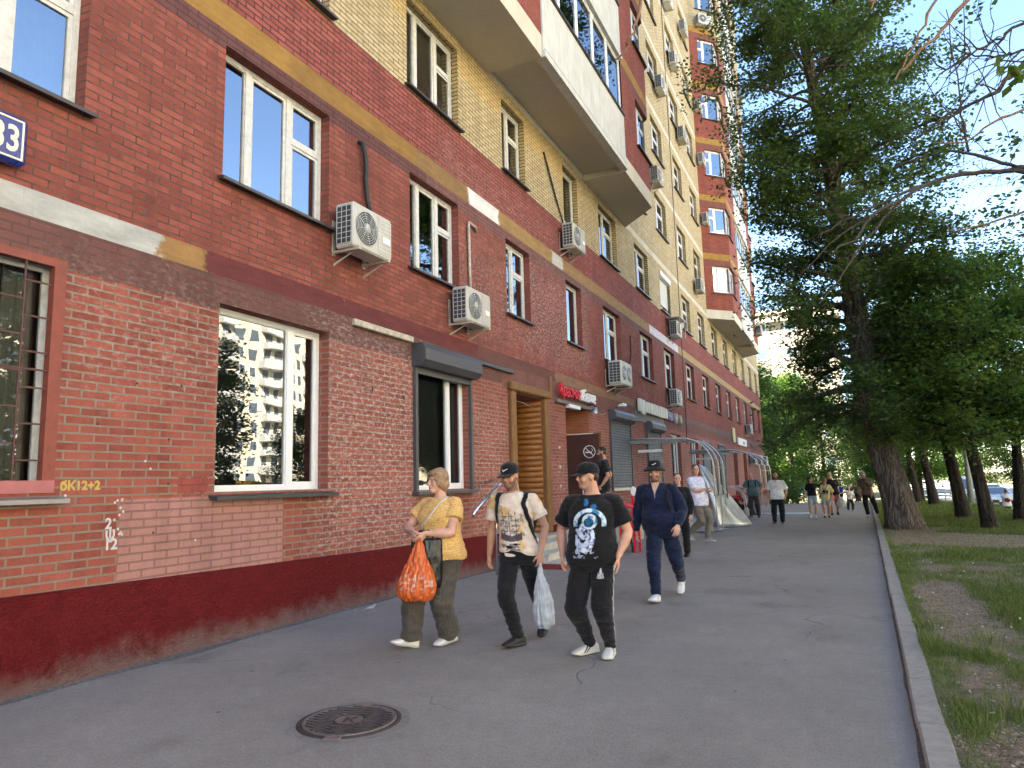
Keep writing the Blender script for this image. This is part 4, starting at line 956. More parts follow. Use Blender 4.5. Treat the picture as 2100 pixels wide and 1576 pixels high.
# plinth: top edge drops along the street
pb=MB()
N=120; ys=[-45+105*i/N for i in range(N+1)]
def ptop(y): return .74-.019*(y-3.3) if y<11.3 else (.585-.004*(y-11.3))
def pl(y0,y1):
    n=max(2,int((y1-y0)/.35))
    for i in range(n):
        a=y0+(y1-y0)*i/n; b=y0+(y1-y0)*(i+1)/n; X=-W+.045
        pb.face([(X+.03,a,pz(a)-.06),(X+.03,b,pz(b)-.06),(X,b,ptop(b)),(X,a,ptop(a))],M_plinth)
        pb.face([(X,a,ptop(a)),(X,b,ptop(b)),(-W-.01,b,ptop(b)+.02),(-W-.01,a,ptop(a)+.02)],M_plinth)
SEG=((-45,12.4),(14.4,15.55),(17.2,42.7),(44.3,47),(48.6,60))
for y,y2 in SEG:
  pb=MB(); pl(y,y2); pb.face([(-W+.075,y,-.05),(-W-.01,y,-.05),(-W-.01,y,ptop(y)),(-W+.045,y,ptop(y))][::-1],M_plinth); pb.build('plinth',bld)

# ------------------------------------------------------------------ bays
XF=-4.67
def bay(y0,y1,l0,l1,floors,open_near):
    ch=1.25; L=math.hypot(W+XF,ch); th=math.atan2(W+XF,ch)
    wbm=MB(); wb2=MB()
    def zn(seg):
        z=[(9.63,10.1,M_cream)]; zz=10.1
        for k in range(floors):
            wt=sillz(k)+1.42
            yel=k>=5
            z+=[(zz,wt,M_bred if not k>=5 else M_yel),(wt,wt+.33,M_baybrown),(wt+.33,wt+.66,M_bayochre)]
            zz=wt+.66
        z.append((zz,ZR,M_yel)); return z
    zs=zn(0)
    wl,wr=.55,1.38
    och=[(wl,L,sillz(k),sillz(k)+1.42,.13,M_baybrown,'L') for k in range(floors)]
    ofr_n=[(0,wr,sillz(k),sillz(k)+1.42,.13,M_baybrown,'R') for k in range(floors)]
    # near chamfer
    wall_panel(wbm,(-W,y0),-th,0,L,zs,och)
    wall_panel(wbm,(XF,y0+ch),0,0,l0-y0-ch,zs,ofr_n)
    fl=y1-ch-l1
    wall_panel(wb2,(XF,l1),0,0,fl,zs,[(fl-wr,fl,o[2],o[3],.13,M_baybrown,'L') for o in ofr_n])
    wall_panel(wb2,(XF,y1-ch),th,0,L,zs,[(0,L-wl,o[2],o[3],.13,M_baybrown,'R') for o in och])
    # loggia back and soffits
    S=MB()
    z0=9.63
    for p in ([(-W,y0),(XF,y0+ch),(XF,l0),(-W,l0)],[(-W,l1),(XF,l1),(XF,y1-ch),(-W,y1)]):
        S.face([(a,b,z0) for a,b in p],M_soff)
    S.face([(a,b,z0+.16) for a,b in [(-W,l0),(XF,l0),(XF,l1),(-W,l1)]],M_soff)
    S.face([(-W,l1,z0),(XF,l1,z0),(XF,l1,z0+.16),(-W,l1,z0+.16)],M_cream)
    S.face([(-W,l0,z0),(-W,l0,z0+.16),(XF,l0,z0+.16),(XF,l0,z0)],M_cream)
    wbm.build('bay_wall',bld); wb2.build('bay_wall',bld); S.build('bay_soffit',bld)
    for k in range(floors+4):
        zb=9.72+STY*k if k else 9.79; zt=sillz(k)+.12
        pnl=MB(); pnl.box(XF-.12,XF+.03,l0+.004,l1-.004,zb,zt,M_conc)
        pnl.box(XF-.13,XF+.07,l0+.006,l1-.006,zb-.14,zb-.002,M_conc)
        pnl.box(XF-.02,XF+.085,l0+.01,l1-.01,zt+.001,zt+.035,M_sill)
        pnl.tube([(XF+.045,l0+.05,zb+.03),(XF+.05,(l0+l1)/2,zb+.025),(XF+.045,l1-.05,zb+.03)],.012,M_sill,6)
        pnl.build('balcony_panel',bld)
        if k>=floors: continue
        hh=(9.58+STY*(k+1))-(zt+.036); ww=l1-l0-.02
        g=inst('loggia_glazing',win_meshes(ww,hh,'L',M_pvc if k%2==0 else M_pvcold,M_glass,M_sill)[0],bld,(XF-.03,l0+.01,zt+.036))
        inst('pane',win_meshes(ww,hh,'L',M_pvc if k%2==0 else M_pvcold,M_glass,M_sill)[1],g)
        rm=MB(); rm.face([(XF-1.1,l0,zb),(XF-1.1,l1,zb),(XF-1.1,l1,zt+hh+.2),(XF-1.1,l0,zt+hh+.2)],M_room); rm.build('loggia_interior',bld)
    cth=math.cos(th); sth=math.sin(th)
    for k in range(floors):
        zz=sillz(k)
        # chamfer facing the camera, then its return round the corner
        def on(o,t,u,n): return (o[0]-math.sin(t)*u+math.cos(t)*n, o[1]+math.cos(t)*u+math.sin(t)*n)
        if open_near:
            x,y=on((-W,y0),-th,wl,-.12); window(bld,x,y,zz,L-wl-.03,1.42,'C',M_pvc,None,None,-th,curt=False,sx=-.03)
        x,y=XF-.12,y0+ch+.03
        if y0>20: window(bld,x,y,zz,wr-.03,1.42,'C',M_pvc,curt=False,sx=-.03)
        x,y=XF-.12,y1-ch-wr
        window(bld,x,y,zz,wr-.03,1.42,'D',M_pvc,curt=False,sx=-.03)
        if not open_near:
            x,y=on((XF,y1-ch),th,.03,-.12); window(bld,x,y,zz,L-wl-.03,1.42,'S',M_pvc,curt=False,th=th,sx=-.03)
bay(7.6,21.7,11.85,17.6,3,False)
bay(36.65,50.7,41.0,46.6,6,True)
# ------------------------------------------------------------------ things fixed to the facade
t=NT('ac casing white'); o=t.obj(); ri=t.n('ObjectInfo').outputs['Random']
f=t.m('MULTIPLY',t.rng(ri,0,1,.72,1.05),t.rng(t.noise(t.scale(o,(5,5,1)),3,5,.7),.3,.7,1.05,.82))
M_acw=t.bsdf(t.mix(1.0,t.mix(ri,(.58,.55,.47),(.60,.61,.60)),t.n('CombineColor',{0:f,1:f,2:f}).outputs[0],'MULTIPLY'),.5,.35)
M_acd=simple('ac dark coil',(.05,.055,.06),.6,.2,.2,30)
M_acg=simple('ac grille wire',(.52,.53,.52),.5,0,.1,9)
M_blk=simple('black rubber',(.018,.018,.018),.6,0,.2,12)
M_grey=simple('galvanised steel',(.42,.43,.44),.38,.8,.25,9)
M_rust=simple('rusty bracket',(.45,.41,.33),.6,.2,.35,12)
M_drk=simple('dark grey shutter',(.075,.076,.085),.45,.2,.12,3)
M_slat=simple('shutter slat grey',(.11,.125,.15),.45,.2,.12,5)
def ac_meshes(w=.84,h=.6,d=.30,fans=1):
    C=MB(); C.box(.10,.10+d,0,w,0,h,M_acw,bev=.025)
    C.box(.10+d,.10+d+.006,.62*w if fans==1 else .9*w,w-.02,.05,h-.05,M_acw)
    for i in range(9):
        z=.08+i*.055
        if fans==1: C.box(.10+d+.006,.10+d+.011,.66*w,w-.04,z,z+.018,M_acw)
    C.tube([(.10,w*.86,.06),(.05,w*.9,-.02),(.03,w*.9,.2)],.012,M_blk,6)
    Bs=[]
    for y in (.06,w-.14):
        B=MB(); Bs.append(B)
        B.box(.0,.012,y,y+.06,-.06,.42,M_rust); B.box(.0121,.44,y,y+.05,-.035,-.001,M_rust)
        B.raw([(.012,y+.02,-.20),(.012,y+.03,-.20),(.36,y+.03,-.036),(.36,y+.02,-.036),(.012,y+.02,-.16),(.012,y+.03,-.16)],[(0,1,2,3),(4,3,2,5),(0,3,4),(1,5,2)],M_rust)
    Fm=MB(); S=MB()
    cs=[.32*w] if fans==1 else [.27*w,.74*w]
    rad=min(.225,h*.40) if fans==1 else .19
    for c in cs:
        Mx=frame_m((.10+d+.002,c,h*.5),(0,1,0),(0,0,1))
        Fm.lathe([(rad,.0),(rad,.004),(rad-.006,.005),(.001,.006)],M_acd,28,Mx)
        for q in range(6):
            r_=rad*(1-q*.135)
            Fm.tube([Mx@Vector((r_*math.cos(a*math.pi/12),r_*math.sin(a*math.pi/12),.012)) for a in range(25)],.0045,M_acg,4,False)
        for q in range(8):
            a=q*math.pi/4; Fm.tube([Mx@Vector((.05*math.cos(a),.05*math.sin(a),.014)),Mx@Vector((rad*math.cos(a+.25),rad*math.sin(a+.25),.014))],.004,M_acg,4)
        Fm.lathe([(.062,.012),(.06,.022),(.001,.026)],M_acw,18,Mx)
    S.box(.14,.10+d-.03,-.006,.002,.05,h-.05,M_acd)
    for i in range(8):
        z=.05+(h-.1)*i/7; S.box(.14,.10+d-.03,-.014,-.007,z-.004,z+.004,M_acg)
    for i in range(4):
        x=.14+(d-.07)*i/3; S.box(x-.004,x+.004,-.0195,-.0145,.05,h-.05,M_acg)
    L=MB(); L.box(.10+d+.0115,.10+d+.014,w*.74,w*.93,h*.36,h*.50,M_pvc)
    return C.mesh('casing'),[q.mesh('bracket') for q in Bs],Fm.mesh('fan_grille'),S.mesh('coil_grille'),L.mesh('badge')
AC1M=ac_meshes(); AC2M=ac_meshes(1.0,.62,.36,2)
def ac(y,z,label,x=-W,rz=0,kind=1,s=1.0,roof=False):
    o=empty('air_conditioner',(x,y,z),rz,label,'air conditioner','air conditioner units hung on the facade')
    o.scale=(s,s,s)
    for nm,me in zip(('casing','bracket','fan_grille','coil_grille','badge'),AC1M if kind==1 else AC2M):
        if nm=='bracket':
            for q_ in me: inst(nm,q_,o)
            continue
        q=inst(nm,me,o)
        if nm=='fan_grille' and kind==2: q['label']='pair of dark square fan grilles'
    if roof:
        b=MB(); b.box(.02,.56,-.14,.98,.66,.69,M_acw)
        for xx,yy in ((.5,-.1),(.5,.92)): b.box(xx,xx+.03,yy,yy+.03,-.05,.66,M_rust)
        b.build('rain_cover',o)
    return o
ac(7.08,4.57,'biggest white air conditioner beside the second storey window, black hose above it')
ac(10.10,4.19,'white air conditioner with a rusty bracket, grey pipe running down to it')
ac(15.5,7.10,'small air conditioner under the third storey narrow window with a long black cable above')
ac(18.72,4.13,'double fan air conditioner hung over the end of the shop sign',kind=2,s=1.06)
ac(26.3,4.22,'air conditioner above the cream letter sign')
ac(27.0,6.98,'caged air conditioner under a little rain cover on the painted band',roof=True)
ac(33.2,10.25,'air conditioner high on the cream wall beside the brick bay, white hose hanging off')
ac(25.2,12.55,'dark sided air conditioner tucked behind the end of the near brick bay')
ac(31.1,16.9,'air conditioner on the fifth storey cream wall between two windows')
ac(26.9,17.15,'air conditioner on the cream wall left of the topmost pair, level with the balcony glass')
ac(30.2,20.1,'air conditioner high on the cream wall below the top left window')
ac(29.6,22.75,'upper left air conditioner cut by the top edge of the view')
ac(33.3,23.6,'air conditioner under the highest window beside the bay, cut by the top edge')
cth_=math.atan2(W+XF,1.25)
def onch(u,n): return (-W+math.sin(cth_)*u+math.cos(cth_)*n, 36.65+math.cos(cth_)*u-math.sin(cth_)*n)
for u,z,l in ((-.35,14.6,'air conditioner at the foot of the third red bay window from below'),(-.35,17.9,'air conditioner left of the red bay window with blue panes'),(-.3,20.9,'air conditioner left of the red bay window with a white vent sash'),):
    x,y=onch(u+.05,-.04); ac(y-.15,z,l,-W+.02,0,1,.95)
x,y=onch(.45,0); ac(y,26.0,'air conditioner on the yellow brick face at the top of the far bay',x,-cth_,1,1.0)
ac(47.5,10.6,'air conditioner hanging on the white balcony panel of the far bay',XF+.02)
ac(52.2,10.4,'air conditioner past the far end of the far bay, against the pale house')
ac(46.3,26.2,'topmost air conditioner on the far balconies against the sky',XF+.02)
ac(48.8,4.3,'air conditioner over the far doorways')
for y,l in ((49.6,'nearest of three white air conditioners at the far end of the ground floor'),(53.2,'middle of three white air conditioners at the far end of the ground floor'),(56.8,'farthest of three white air conditioners at the far end of the ground floor')):
    ac(y,2.3,l,s=1.15)
# pipes and cables
def cable(pts,r,m,name,label,cat='pipe'):
    b=MB(); b.tube(pts,r,m,8); return tag(b.build(name),label,cat)
cable([(-W+.0,7.70,6.33),(-W+.06,7.72,6.30),(-W+.07,7.76,6.15),(-W+.06,7.80,6.0),(-W+.05,7.80,5.8),(-W+.06,7.83,5.5),(-W+.12,7.86,5.2)],.035,M_blk,'refrigerant_hose','thick black hose above the biggest air conditioner')
cable([(-W+.02,11.18,6.12),(-W+.05,11.1,6.17),(-W+.04,10.87,6.2),(-W+.04,10.86,6.1),(-W+.04,10.87,5.4),(-W+.05,10.87,4.82)],.026,M_rust,'refrigerant_pipe','bent grey pipe running down the red wall to the second air conditioner')
cable([(-W+.02,14.7,9.2),(-W+.035,14.85,8.95),(-W+.035,15.35,8.3),(-W+.05,15.8,7.75)],.022,M_blk,'power_cable','long black cable slanting down the cream brick to the small air conditioner','cable')
cable([(-W+.03,21.5,6.0),(-W+.035,21.48,5.4),(-W+.05,21.0,4.8)],.018,M_blk,'power_cable','thin dark cable beside the second storey window above the double air conditioner','cable')
cable([(-W+.03,29.6,30),(-W+.03,29.6,10),(-W+.03,29.5,4),(-W+.03,29.4,2.9)],.014,M_blk,'lightning_wire','thin dark wire running down the whole facade between the window columns','wire')
r=random.Random(8)
for x,y,z,dz,l in ((-W,27.3,7.75,1.2,'cable rising from the caged air conditioner'),(-W,33.5,10.9,1.5,'black cable above the air conditioner beside the far bay'),(-W,31.5,17.55,1.3,'cable above the fifth storey air conditioner'),(-W,27.3,17.8,1.1,'cable above the air conditioner level with the balcony glass'),(-W,30.6,20.75,1.2,'cable above the high air conditioner near the top'),(-W,26.6,4.9,.9,'cable above the air conditioner over the cream letter sign')):
    cable([(x+.02,y+.35,z+dz),(x+.05,y+.3+r.uniform(-.1,.1),z+dz*.9),(x+.045,y+r.uniform(0,.2),z+dz*.5),(x+.05,y+.1,z+.1),(x+.14,y+.2,z-.1)],.016,M_blk,'power_cable',l,'cable')
# cover strips above the ground floor windows
b=MB(); b.box(-W+.003,-W+.07,7.55,8.98,3.66,3.75,M_rust,bev=.01); tag(b.build('cover_strip'),'long rusty pale strip on the brick left of the roller shutter box','strip')
b=MB(); b.box(-W+.003,-W+.07,10.95,12.6,3.64,3.71,M_drk,bev=.01); tag(b.build('cover_strip'),'dark strip on the brick between the shutter box and the timber doorway','strip')
# house number plate
M_blue=simple('enamel blue',(.015,.03,.21),.3,0,.08,4,.5)
M_ivory=simple('ivory lettering',(.78,.76,.58),.5,0,.05,4)
s=empty('house_number_sign',(-W,2.2,4.10),0,'blue house number plate with ivory border hung on the brick above the grilled window','sign')
b=MB(); b.box(.05,.14,-.55,1.05,0,.40,M_blue,bev=.03); b.build('plate',s)
b=MB()
for y0,y1,z0,z1 in ((-.51,1.01,.035,.05),(-.51,1.01,.35,.365),(-.51,-.495,.05,.35),(.995,1.01,.05,.35)): b.box(.1405,.144,y0,y1,z0,z1,M_ivory)
b.build('border',s)
text_obj('digits','33',.30,M_ivory,s,frame_m((.1405,.985,.095),(0,1,0),(0,0,1))@Matrix.Diagonal((.72,1,1,1)),.003,bold=.006,align='RIGHT')
b=MB(); b.tube([(.02,.3,-.02),(.1,.32,-.06),(.12,.5,-.03),(.08,.6,.02)],.01,M_blk,6); b.build('cable',s)
# window grille in a red painted frame
M_rframe=simple('red brown painted frame',(.22,.052,.034),.6,0,.2,8)
M_gbar=simple('dark red grille bar',(.085,.035,.035),.55,.2,.2,8)
g=empty('window_grille',(-W,1.72,1.53),0,'dark red welded bars in a brick red frame over the leftmost ground floor window','grille')
b=MB(); w_,h_=1.98,1.94
for y0,y1,z0,z1 in ((0,w_,h_-.07,h_),(0,.1,.1,h_-.07),(w_-.1,w_,.1,h_-.07)): b.box(-.06,.012,y0,y1,z0,z1,M_rframe)
b.box(-.06,.016,0,w_,0,.1,simple('dusty pink frame base',(.36,.12,.12),.6)); b.build('frame',g)
b=MB(); xs=[.1+i*(w_-.2)/8 for i in range(9)]
for i in range(1,8): b.box(-.012,.0,xs[i]-.007,xs[i]+.007,.1,h_-.07,M_gbar)
for i in range(8):
    k=7 if i%2 else 6
    for j in range(1,k):
        z=.1+(h_-.17)*(j-(.45 if i%2 else 0))/(6.1); b.box(-.011,-.001,xs[i]+.007,xs[i+1]-.007,z-.007,z+.007,M_gbar)
b.box(-.0115,-.0005,xs[1],xs[8],.98,.995,M_gbar); b.build('bars',g)
# roller shutters
def shutter(y0,y1,z0,z1,label,drop,bw=.25,bh=.33):
    s=empty('roller_shutter',(-W,y0,z0),0,label,'roller shutter'); w=y1-y0; h=z1-z0
    b=MB(); c=.09
    b.prism([(0,h-.02),(bw-c,h-.02),(bw,h+c-.02),(bw,h+bh-c),(bw-c*.6,h+bh),(0,h+bh)],-.02,w+.02,M_drk,lambda a,b_,c_:(a,c_,b_)); b.build('box',s)
    for y in (0,w-.07):
        b=MB(); b.box(.002,.055,y,y+.07,0,h-.022,M_drk); b.build('guide_rail',s)
    if drop:
        b=MB(); n=int(h/.075)
        for i in range(n):
            z=h*i/n; zz=h*(i+1)/n
            b.raw([(.012,.07,z),(.012,w-.07,z),(.03,w-.07,z+.02),(.03,.07,z+.02),(.03,w-.07,zz-.02),(.03,.07,zz-.02),(.012,w-.07,zz),(.012,.07,zz)],[(0,1,2,3),(3,2,4,5),(5,4,6,7)],M_slat)
        b.build('slats',s)
        b=MB(); b.box(.008,.05,.07,w-.07,-.04,.035,M_grey); b.build('bottom_bar',s)
    else:
        b=MB(); b.box(.01,.045,.07,w-.07,h-.12,h-.023,M_drk); b.build('slats',s)
        b=MB(); b.box(.0,.12,-.03,w+.03,-.05,-.001,M_drk); b.build('sill',s)
    return s
shutter(9.04,10.86,1.42,3.33,'raised dark roller shutter with its box over the window left of the timber doorway',False)
shutter(18.92,21.02,1.25,3.18,'closed grey roller shutter between the shop door and the metal canopy',True,.22,.28)
shutter(22.95,24.9,1.35,3.1,'closed grey roller shutter under the cream letters, box dented',True,.24,.3)
shutter(32.9,34.9,.75,3.1,'closed tall grey roller shutter behind the curved canopy tubes',True,.06,.12)
shutter(37.4,39.4,.75,3.1,'farthest closed grey roller shutter beside the dark doorways',True,.06,.12)
# timber doorway
b=MB(); 
b.box(-.02,.10,12.42,12.62,.45,3.30,M_timber,bev=.03); b.box(-.02,.10,14.12,14.34,.45,3.30,M_timber,bev=.03); b.box(-.02,.12,12.40,14.36,3.302,3.48,M_timber,bev=.03)
dw=empty('doorway',(-W,0,0)); dw.parent=bld; dw.location=(-W,0,0); b.build('frame',dw)
b=MB()
for i in range(24):
    z=.46+i*.116
    b.tube([(-.015,14.125,z+.058),(-1.08,14.125,z+.058)],.06,M_log,10)
b.build('log_lining',dw)
b=MB(); b.box(-1.09,-1.04,12.64,14.06,.46,3.2,M_log); b.build('door',dw)
b=MB(); b.tube([(-.5,13.2,3.26),(-.2,13.5,3.18),(-.05,14.0,3.05)],.008,M_grey,5); b.build('wire',dw)
for z in (1.9,2.3):
    b=MB(); b.box(-.03,.0,12.622,12.645,z,z+.14,M_pvc); b.build('hinge',dw)
# stone steps with a chrome rail
M_stone=concrete('pale stone step',(.52,.49,.43),.25)
M_curb2=simple('red painted step base',(.20,.035,.035),.6,0,.2,6)
st=empty('entrance_steps',(-W,0,0),0,'pale stone steps with a red painted base in front of the timber doorway','steps')
for i,(xo,z0,z1) in enumerate(((1.30,.0,.125),(.99,.126,.25),(.68,.251,.375),(.37,.376,.45))):
    b=MB(); y0,y1=11.75+.0*i,15.45
    b.box(.08 if i<3 else .08,xo,y0+.06*i,y1,z0-.02 if i==0 else z0,z1-.03,M_curb2 if i==0 else M_stone); b.box(.08,xo+.025,y0+.06*i-.02,y1+.01,z1-.03+.001,z1,M_stone); b.build('step',st)
b=MB(); b.box(-1.1,.08,12.63,14.11,.40,.455,M_stone); b.build('threshold',st)
M_chr=simple('chrome tube',(.72,.73,.75),.15,1,.1,6)
hr=empty('handrail',(-4.93,9.2,0),0,'chrome handrail end sloping down beside the man in the tie dye shirt','handrail')
b=MB(); b.tube([(0,-.02,1.04),(0,.0,1.1),(0,.12,1.17),(0,.75,1.44),(-.05,1.05,1.53),(-.5,1.7,1.56),(-.9,2.3,1.56)],.024,M_chr,10); b.build('rail',hr)
b=MB(); b.tube([(-.5,1.7,.0),(-.5,1.7,1.55)],.02,M_chr,8); b.build('post',hr)
# shop entrance
M_dbrown=simple('dark brown door leaf',(.075,.03,.025),.35,0,.15,3)
M_white=simple('white paint',(.80,.80,.80),.5,0,.04,5)
M_signred=simple('red acrylic',(.62,.02,.035),.3,0,.05,5)
M_cham=simple('cream acrylic',(.60,.62,.54),.5,0,.15,3)
sd=empty('shop_entrance',(-W,0,0)); sd.parent=bld
b=MB(); b.box(-.98,-.92,15.6,17.15,.46,3.2,M_pvc); 
b.build('door_frame',sd)
b=MB(); b.box(-.55,-.49,15.58,16.1,1.3,3.25,M_pvc); b.face([(-.485,15.63,1.36),(-.485,16.05,1.36),(-.485,16.05,3.2),(-.485,15.63,3.2)],M_glass); b.build('side_window',sd)
dl=MB(); dl.box(-.62,.34,16.93,16.985,.47,2.66,M_dbrown); d_=dl.build('open_door_leaf',sd)
b=MB(); b.box(.3405,.40,16.92,16.99,.47,2.70,M_timber); b.box(-.62,.3405,16.92,16.99,2.661,2.70,M_timber); b.build('door_trim',d_)
b=MB(); b.box(-.5,.2,16.915,16.919,2.672,2.69,M_white); b.build('draught_strip',d_)
ns=MB(); c0=Vector((.08,16.926,2.23)); cc=lambda a,r:(c0.x+r*math.cos(a),c0.y,c0.z+r*math.sin(a))
ns.tube([cc(a*math.pi/12,.15) for a in range(25)],.011,M_white,4,False); ns.tube([cc(2.36,.15),cc(-.78,.15)],.010,M_white,4)
ns.box(c0.x-.10,c0.x+.06,c0.y-.004,c0.y+.002,c0.z-.03,c0.z,M_white); ns.tube([(c0.x+.06,c0.y,c0.z+.0),(c0.x+.09,c0.y,c0.z+.04),(c0.x+.06,c0.y,c0.z+.08)],.006,M_white,4)
ns.build('no_smoking_sign',d_)
text_obj('opening_hours','S·9',.2,M_white,d_,frame_m((-.02,16.926,1.80),(1,0,0),(0,0,1)),.002)
sg=empty('shop_sign',(-W,14.85,3.35),0,'illuminated script shop sign in red and white letters over the brick recess','sign')
b=MB(); b.box(.005,.09,.0,2.6,-.06,.02,simple('grey sign rail',(.15,.13,.125),.6)); b.build('rail',sg)
b=MB(); b.box(.005,.03,-.30,-.16,.0,.5,M_timber); b.build('board',sg)
text_fit('red_lettering','Красное',.40,M_signred,sg,frame_m((.12,.06,.11),(0,1,0),(0,0,1)),1.36,.03,shear=.15)
text_fit('white_lettering','&Белое',.40,M_white,sg,frame_m((.12,1.46,.11),(0,1,0),(0,0,1)),1.12,.03,shear=.15,bold=.003)
# niche light box, floodlight, camera
b=MB(); b.box(.0,.12,0,.75,0,.09,M_pvc,bev=.01); tag(b.build('tube_light',None,(-W+.0,15.55,3.22)),'small white tube light under the red letters of the shop sign','light')
def floodlight(y,z,label):
    f=empty('floodlight',(-W,y,z),0,label,'floodlight')
    b=MB(); b.tube([(0,0,0),(.16,.0,.02),(.22,.02,-.05)],.016,M_blk,6); b.build('arm',f)
    b=MB(); b.lathe([(.035,0),(.09,.14),(.1,.16)],M_grey,14,Matrix.Translation((.22,.02,-.06))@Matrix.Rotation(R(200),4,'Y')); b.build('lamp_head',f)
    b=MB(); b.lathe([(.09,.161),(.001,.17)],M_white,14,Matrix.Translation((.22,.02,-.06))@Matrix.Rotation(R(200),4,'Y')); b.build('lens',f)
    b=MB(); b.lathe([(.03,0),(.05,.1),(.05,.2)],M_pvc,12,Matrix.Translation((.16,-.09,.05))@Matrix.Rotation(R(70),4,'X')); b.build('sensor',f)
floodlight(17.15,3.42,'cluster of silver floodlights at the right end of the shop sign')
cm=empty('security_camera',(-W,19.6,3.55),0,'pair of small white cameras above the closed roller shutter','camera')
b=MB(); b.tube([(0,0,0),(.12,0,.03)],.015,M_grey,6); b.build('bracket',cm)
for y in (-.1,.12):
    b=MB(); b.lathe([(.03,0),(.045,.03),(.045,.16),(.04,.18)],M_pvc,12,Matrix.Translation((.12,y,.04))@Matrix.Rotation(R(75),4,'Y')); b.build('camera_body',cm)
cable([(-W+.03,17.4,3.35),(-W+.03,18.2,3.25),(-W+.03,19.5,3.5)],.01,M_grey,'power_cable','thin grey cable sagging between the floodlights and the cameras','cable')
# old letter sign: backs of removed letters
os_=empty('letter_sign',(-W,21.8,3.62),0,'faded cream boxed letters hanging on a dark rail above the dented shutter','sign')
b=MB(); b.box(.005,.05,-.1,6.9,.05,.18,M_drk); b.box(.005,.04,-.1,3.6,-.28,.05,simple('grey backing',(.17,.16,.16),.7)); b.build('rail',os_)
r=random.Random(3); y=0
b=MB()
for i in range(11):
    w=.30+.14*r.random(); zz=.0 if i not in (0,1) else -.0
    b.box(.06,.15,y,y+w-.02,.0+.03*r.random()-(.08 if i==1 else 0),.38+.03*r.random()+(.04 if i<2 else 0),M_cham,bev=.02); y+=w
b.build('letter_box',os_)
M_violet=simple('violet letter',(.42,.42,.70),.4)
text_obj('lettering','НЫ',.44,M_violet,os_,frame_m((.07,4.55,.02),(0,1,0),(0,0,1)),.04)
text_obj('lettering','Н',.48,M_cham,os_,frame_m((.07,5.55,.0),(0,1,0),(0,0,1)),.045,bold=.012)
text_obj('lettering','Ф',.46,simple('yellowed letter',(.60,.56,.34),.5),os_,frame_m((.07,6.35,.0),(0,1,0),(0,0,1)),.04)
fs=empty('shop_sign',(-W,44.6,3.42),0,'small white plate sign with blue marks above the far dark doorway','sign')
b=MB(); b.box(.02,.10,0,3.9,0,.45,M_white,bev=.02); b.build('plate',fs)
text_obj('lettering','аптеи',.34,simple('blue letter',(.08,.12,.45),.4),fs,frame_m((.1005,2.5,.1),(0,1,0),(0,0,1)),.004)
b=MB(); b.box(.02,.09,0,.9,0,.85,simple('yellowed acrylic',(.55,.52,.27),.5),bev=.02); tag(b.build('sign_box',None,(-W,42.6,3.5)),'old yellowed upright sign box beside the far white plate','sign')
for i,(y0,y1) in enumerate(((42.72,44.28),(47.02,48.58))):
    b=MB(); b.box(-W-.46,-W-.42,y0,y1,.2,3.08,M_dbrown if i==0 else M_bred); b.build('door',bld)
# graffiti (thin paint on the bricks)
M_yp=simple('yellow stencil paint',(.46,.33,.09),.8); M_wp=simple('white chalk paint',(.56,.53,.53),.9)
gr=text_obj('graffiti','бК12+2',.105,M_yp,None,frame_m((-W+.002,3.93,1.55),(0,1,0),(0,0,1)),.0015,bold=.004); tag(gr,'yellow stencilled characters on the brick right of the grilled window','graffiti')
gr=empty('graffiti',(-W,4.2,1.05),0,'white scrawled characters in a column left of the pink painted bricks','graffiti')
for ch,z,yy in (('2',.16,.0),('ψ',.07,.02),('12',-.02,.03)): text_obj('stroke',ch,.13,M_wp,gr,frame_m((.002,yy,z),(0,1,0),(0,0,1)),.0015,bold=.003)
b=MB(); r=random.Random(5)
for i in range(14): 
    yy,zz=r.uniform(.04,.13),r.uniform(.05,.42); b.box(.002,.004,yy,yy+.018,zz,zz+.02,M_wp)
b.build('stroke',gr)
# plugs and holes in the brick
b=MB(); r=random.Random(11)
for i in range(46):
    y=r.uniform(3.8,12.2); z=r.uniform(1.0,3.4)
    if any(a-.1<y<c+.1 and e-.2<z<f+.2 for a,c,e,f,_,_ in gops): continue
    if i%5==0: b.lathe([(.013,0),(.009,.006)],M_wp,8,frame_m((-W+.001,y,z),(0,1,0),(0,0,1)))
    else: b.lathe([(.012,0),(.010,.0015)],M_blk,8,frame_m((-W+.001,y,z),(0,1,0),(0,0,1)))
b.build('anchor_holes',bld)
b=MB(); r=random.Random(4)
for y,z,w,h in ((8.75,2.77,.09,.06),(8.0,2.8,.05,.09),(15.0,2.25,.16,.06),(15.02,1.8,.13,.09),(15.03,1.7,.04,.04),(15.05,1.35,.07,.12),(15.05,1.05,.05,.05)):
    poly=[(y+w*(.5+.5*math.cos(a)*r.uniform(.6,1)),z+h*(.5+.5*math.sin(a)*r.uniform(.6,1))) for a in [k*.7 for k in range(9)]]
    b.prism(poly,.001,.004,M_blk if y<10 else M_wp,lambda a,b_,c:(-W+c,a,b_))
b.build('plaster_spots',bld)

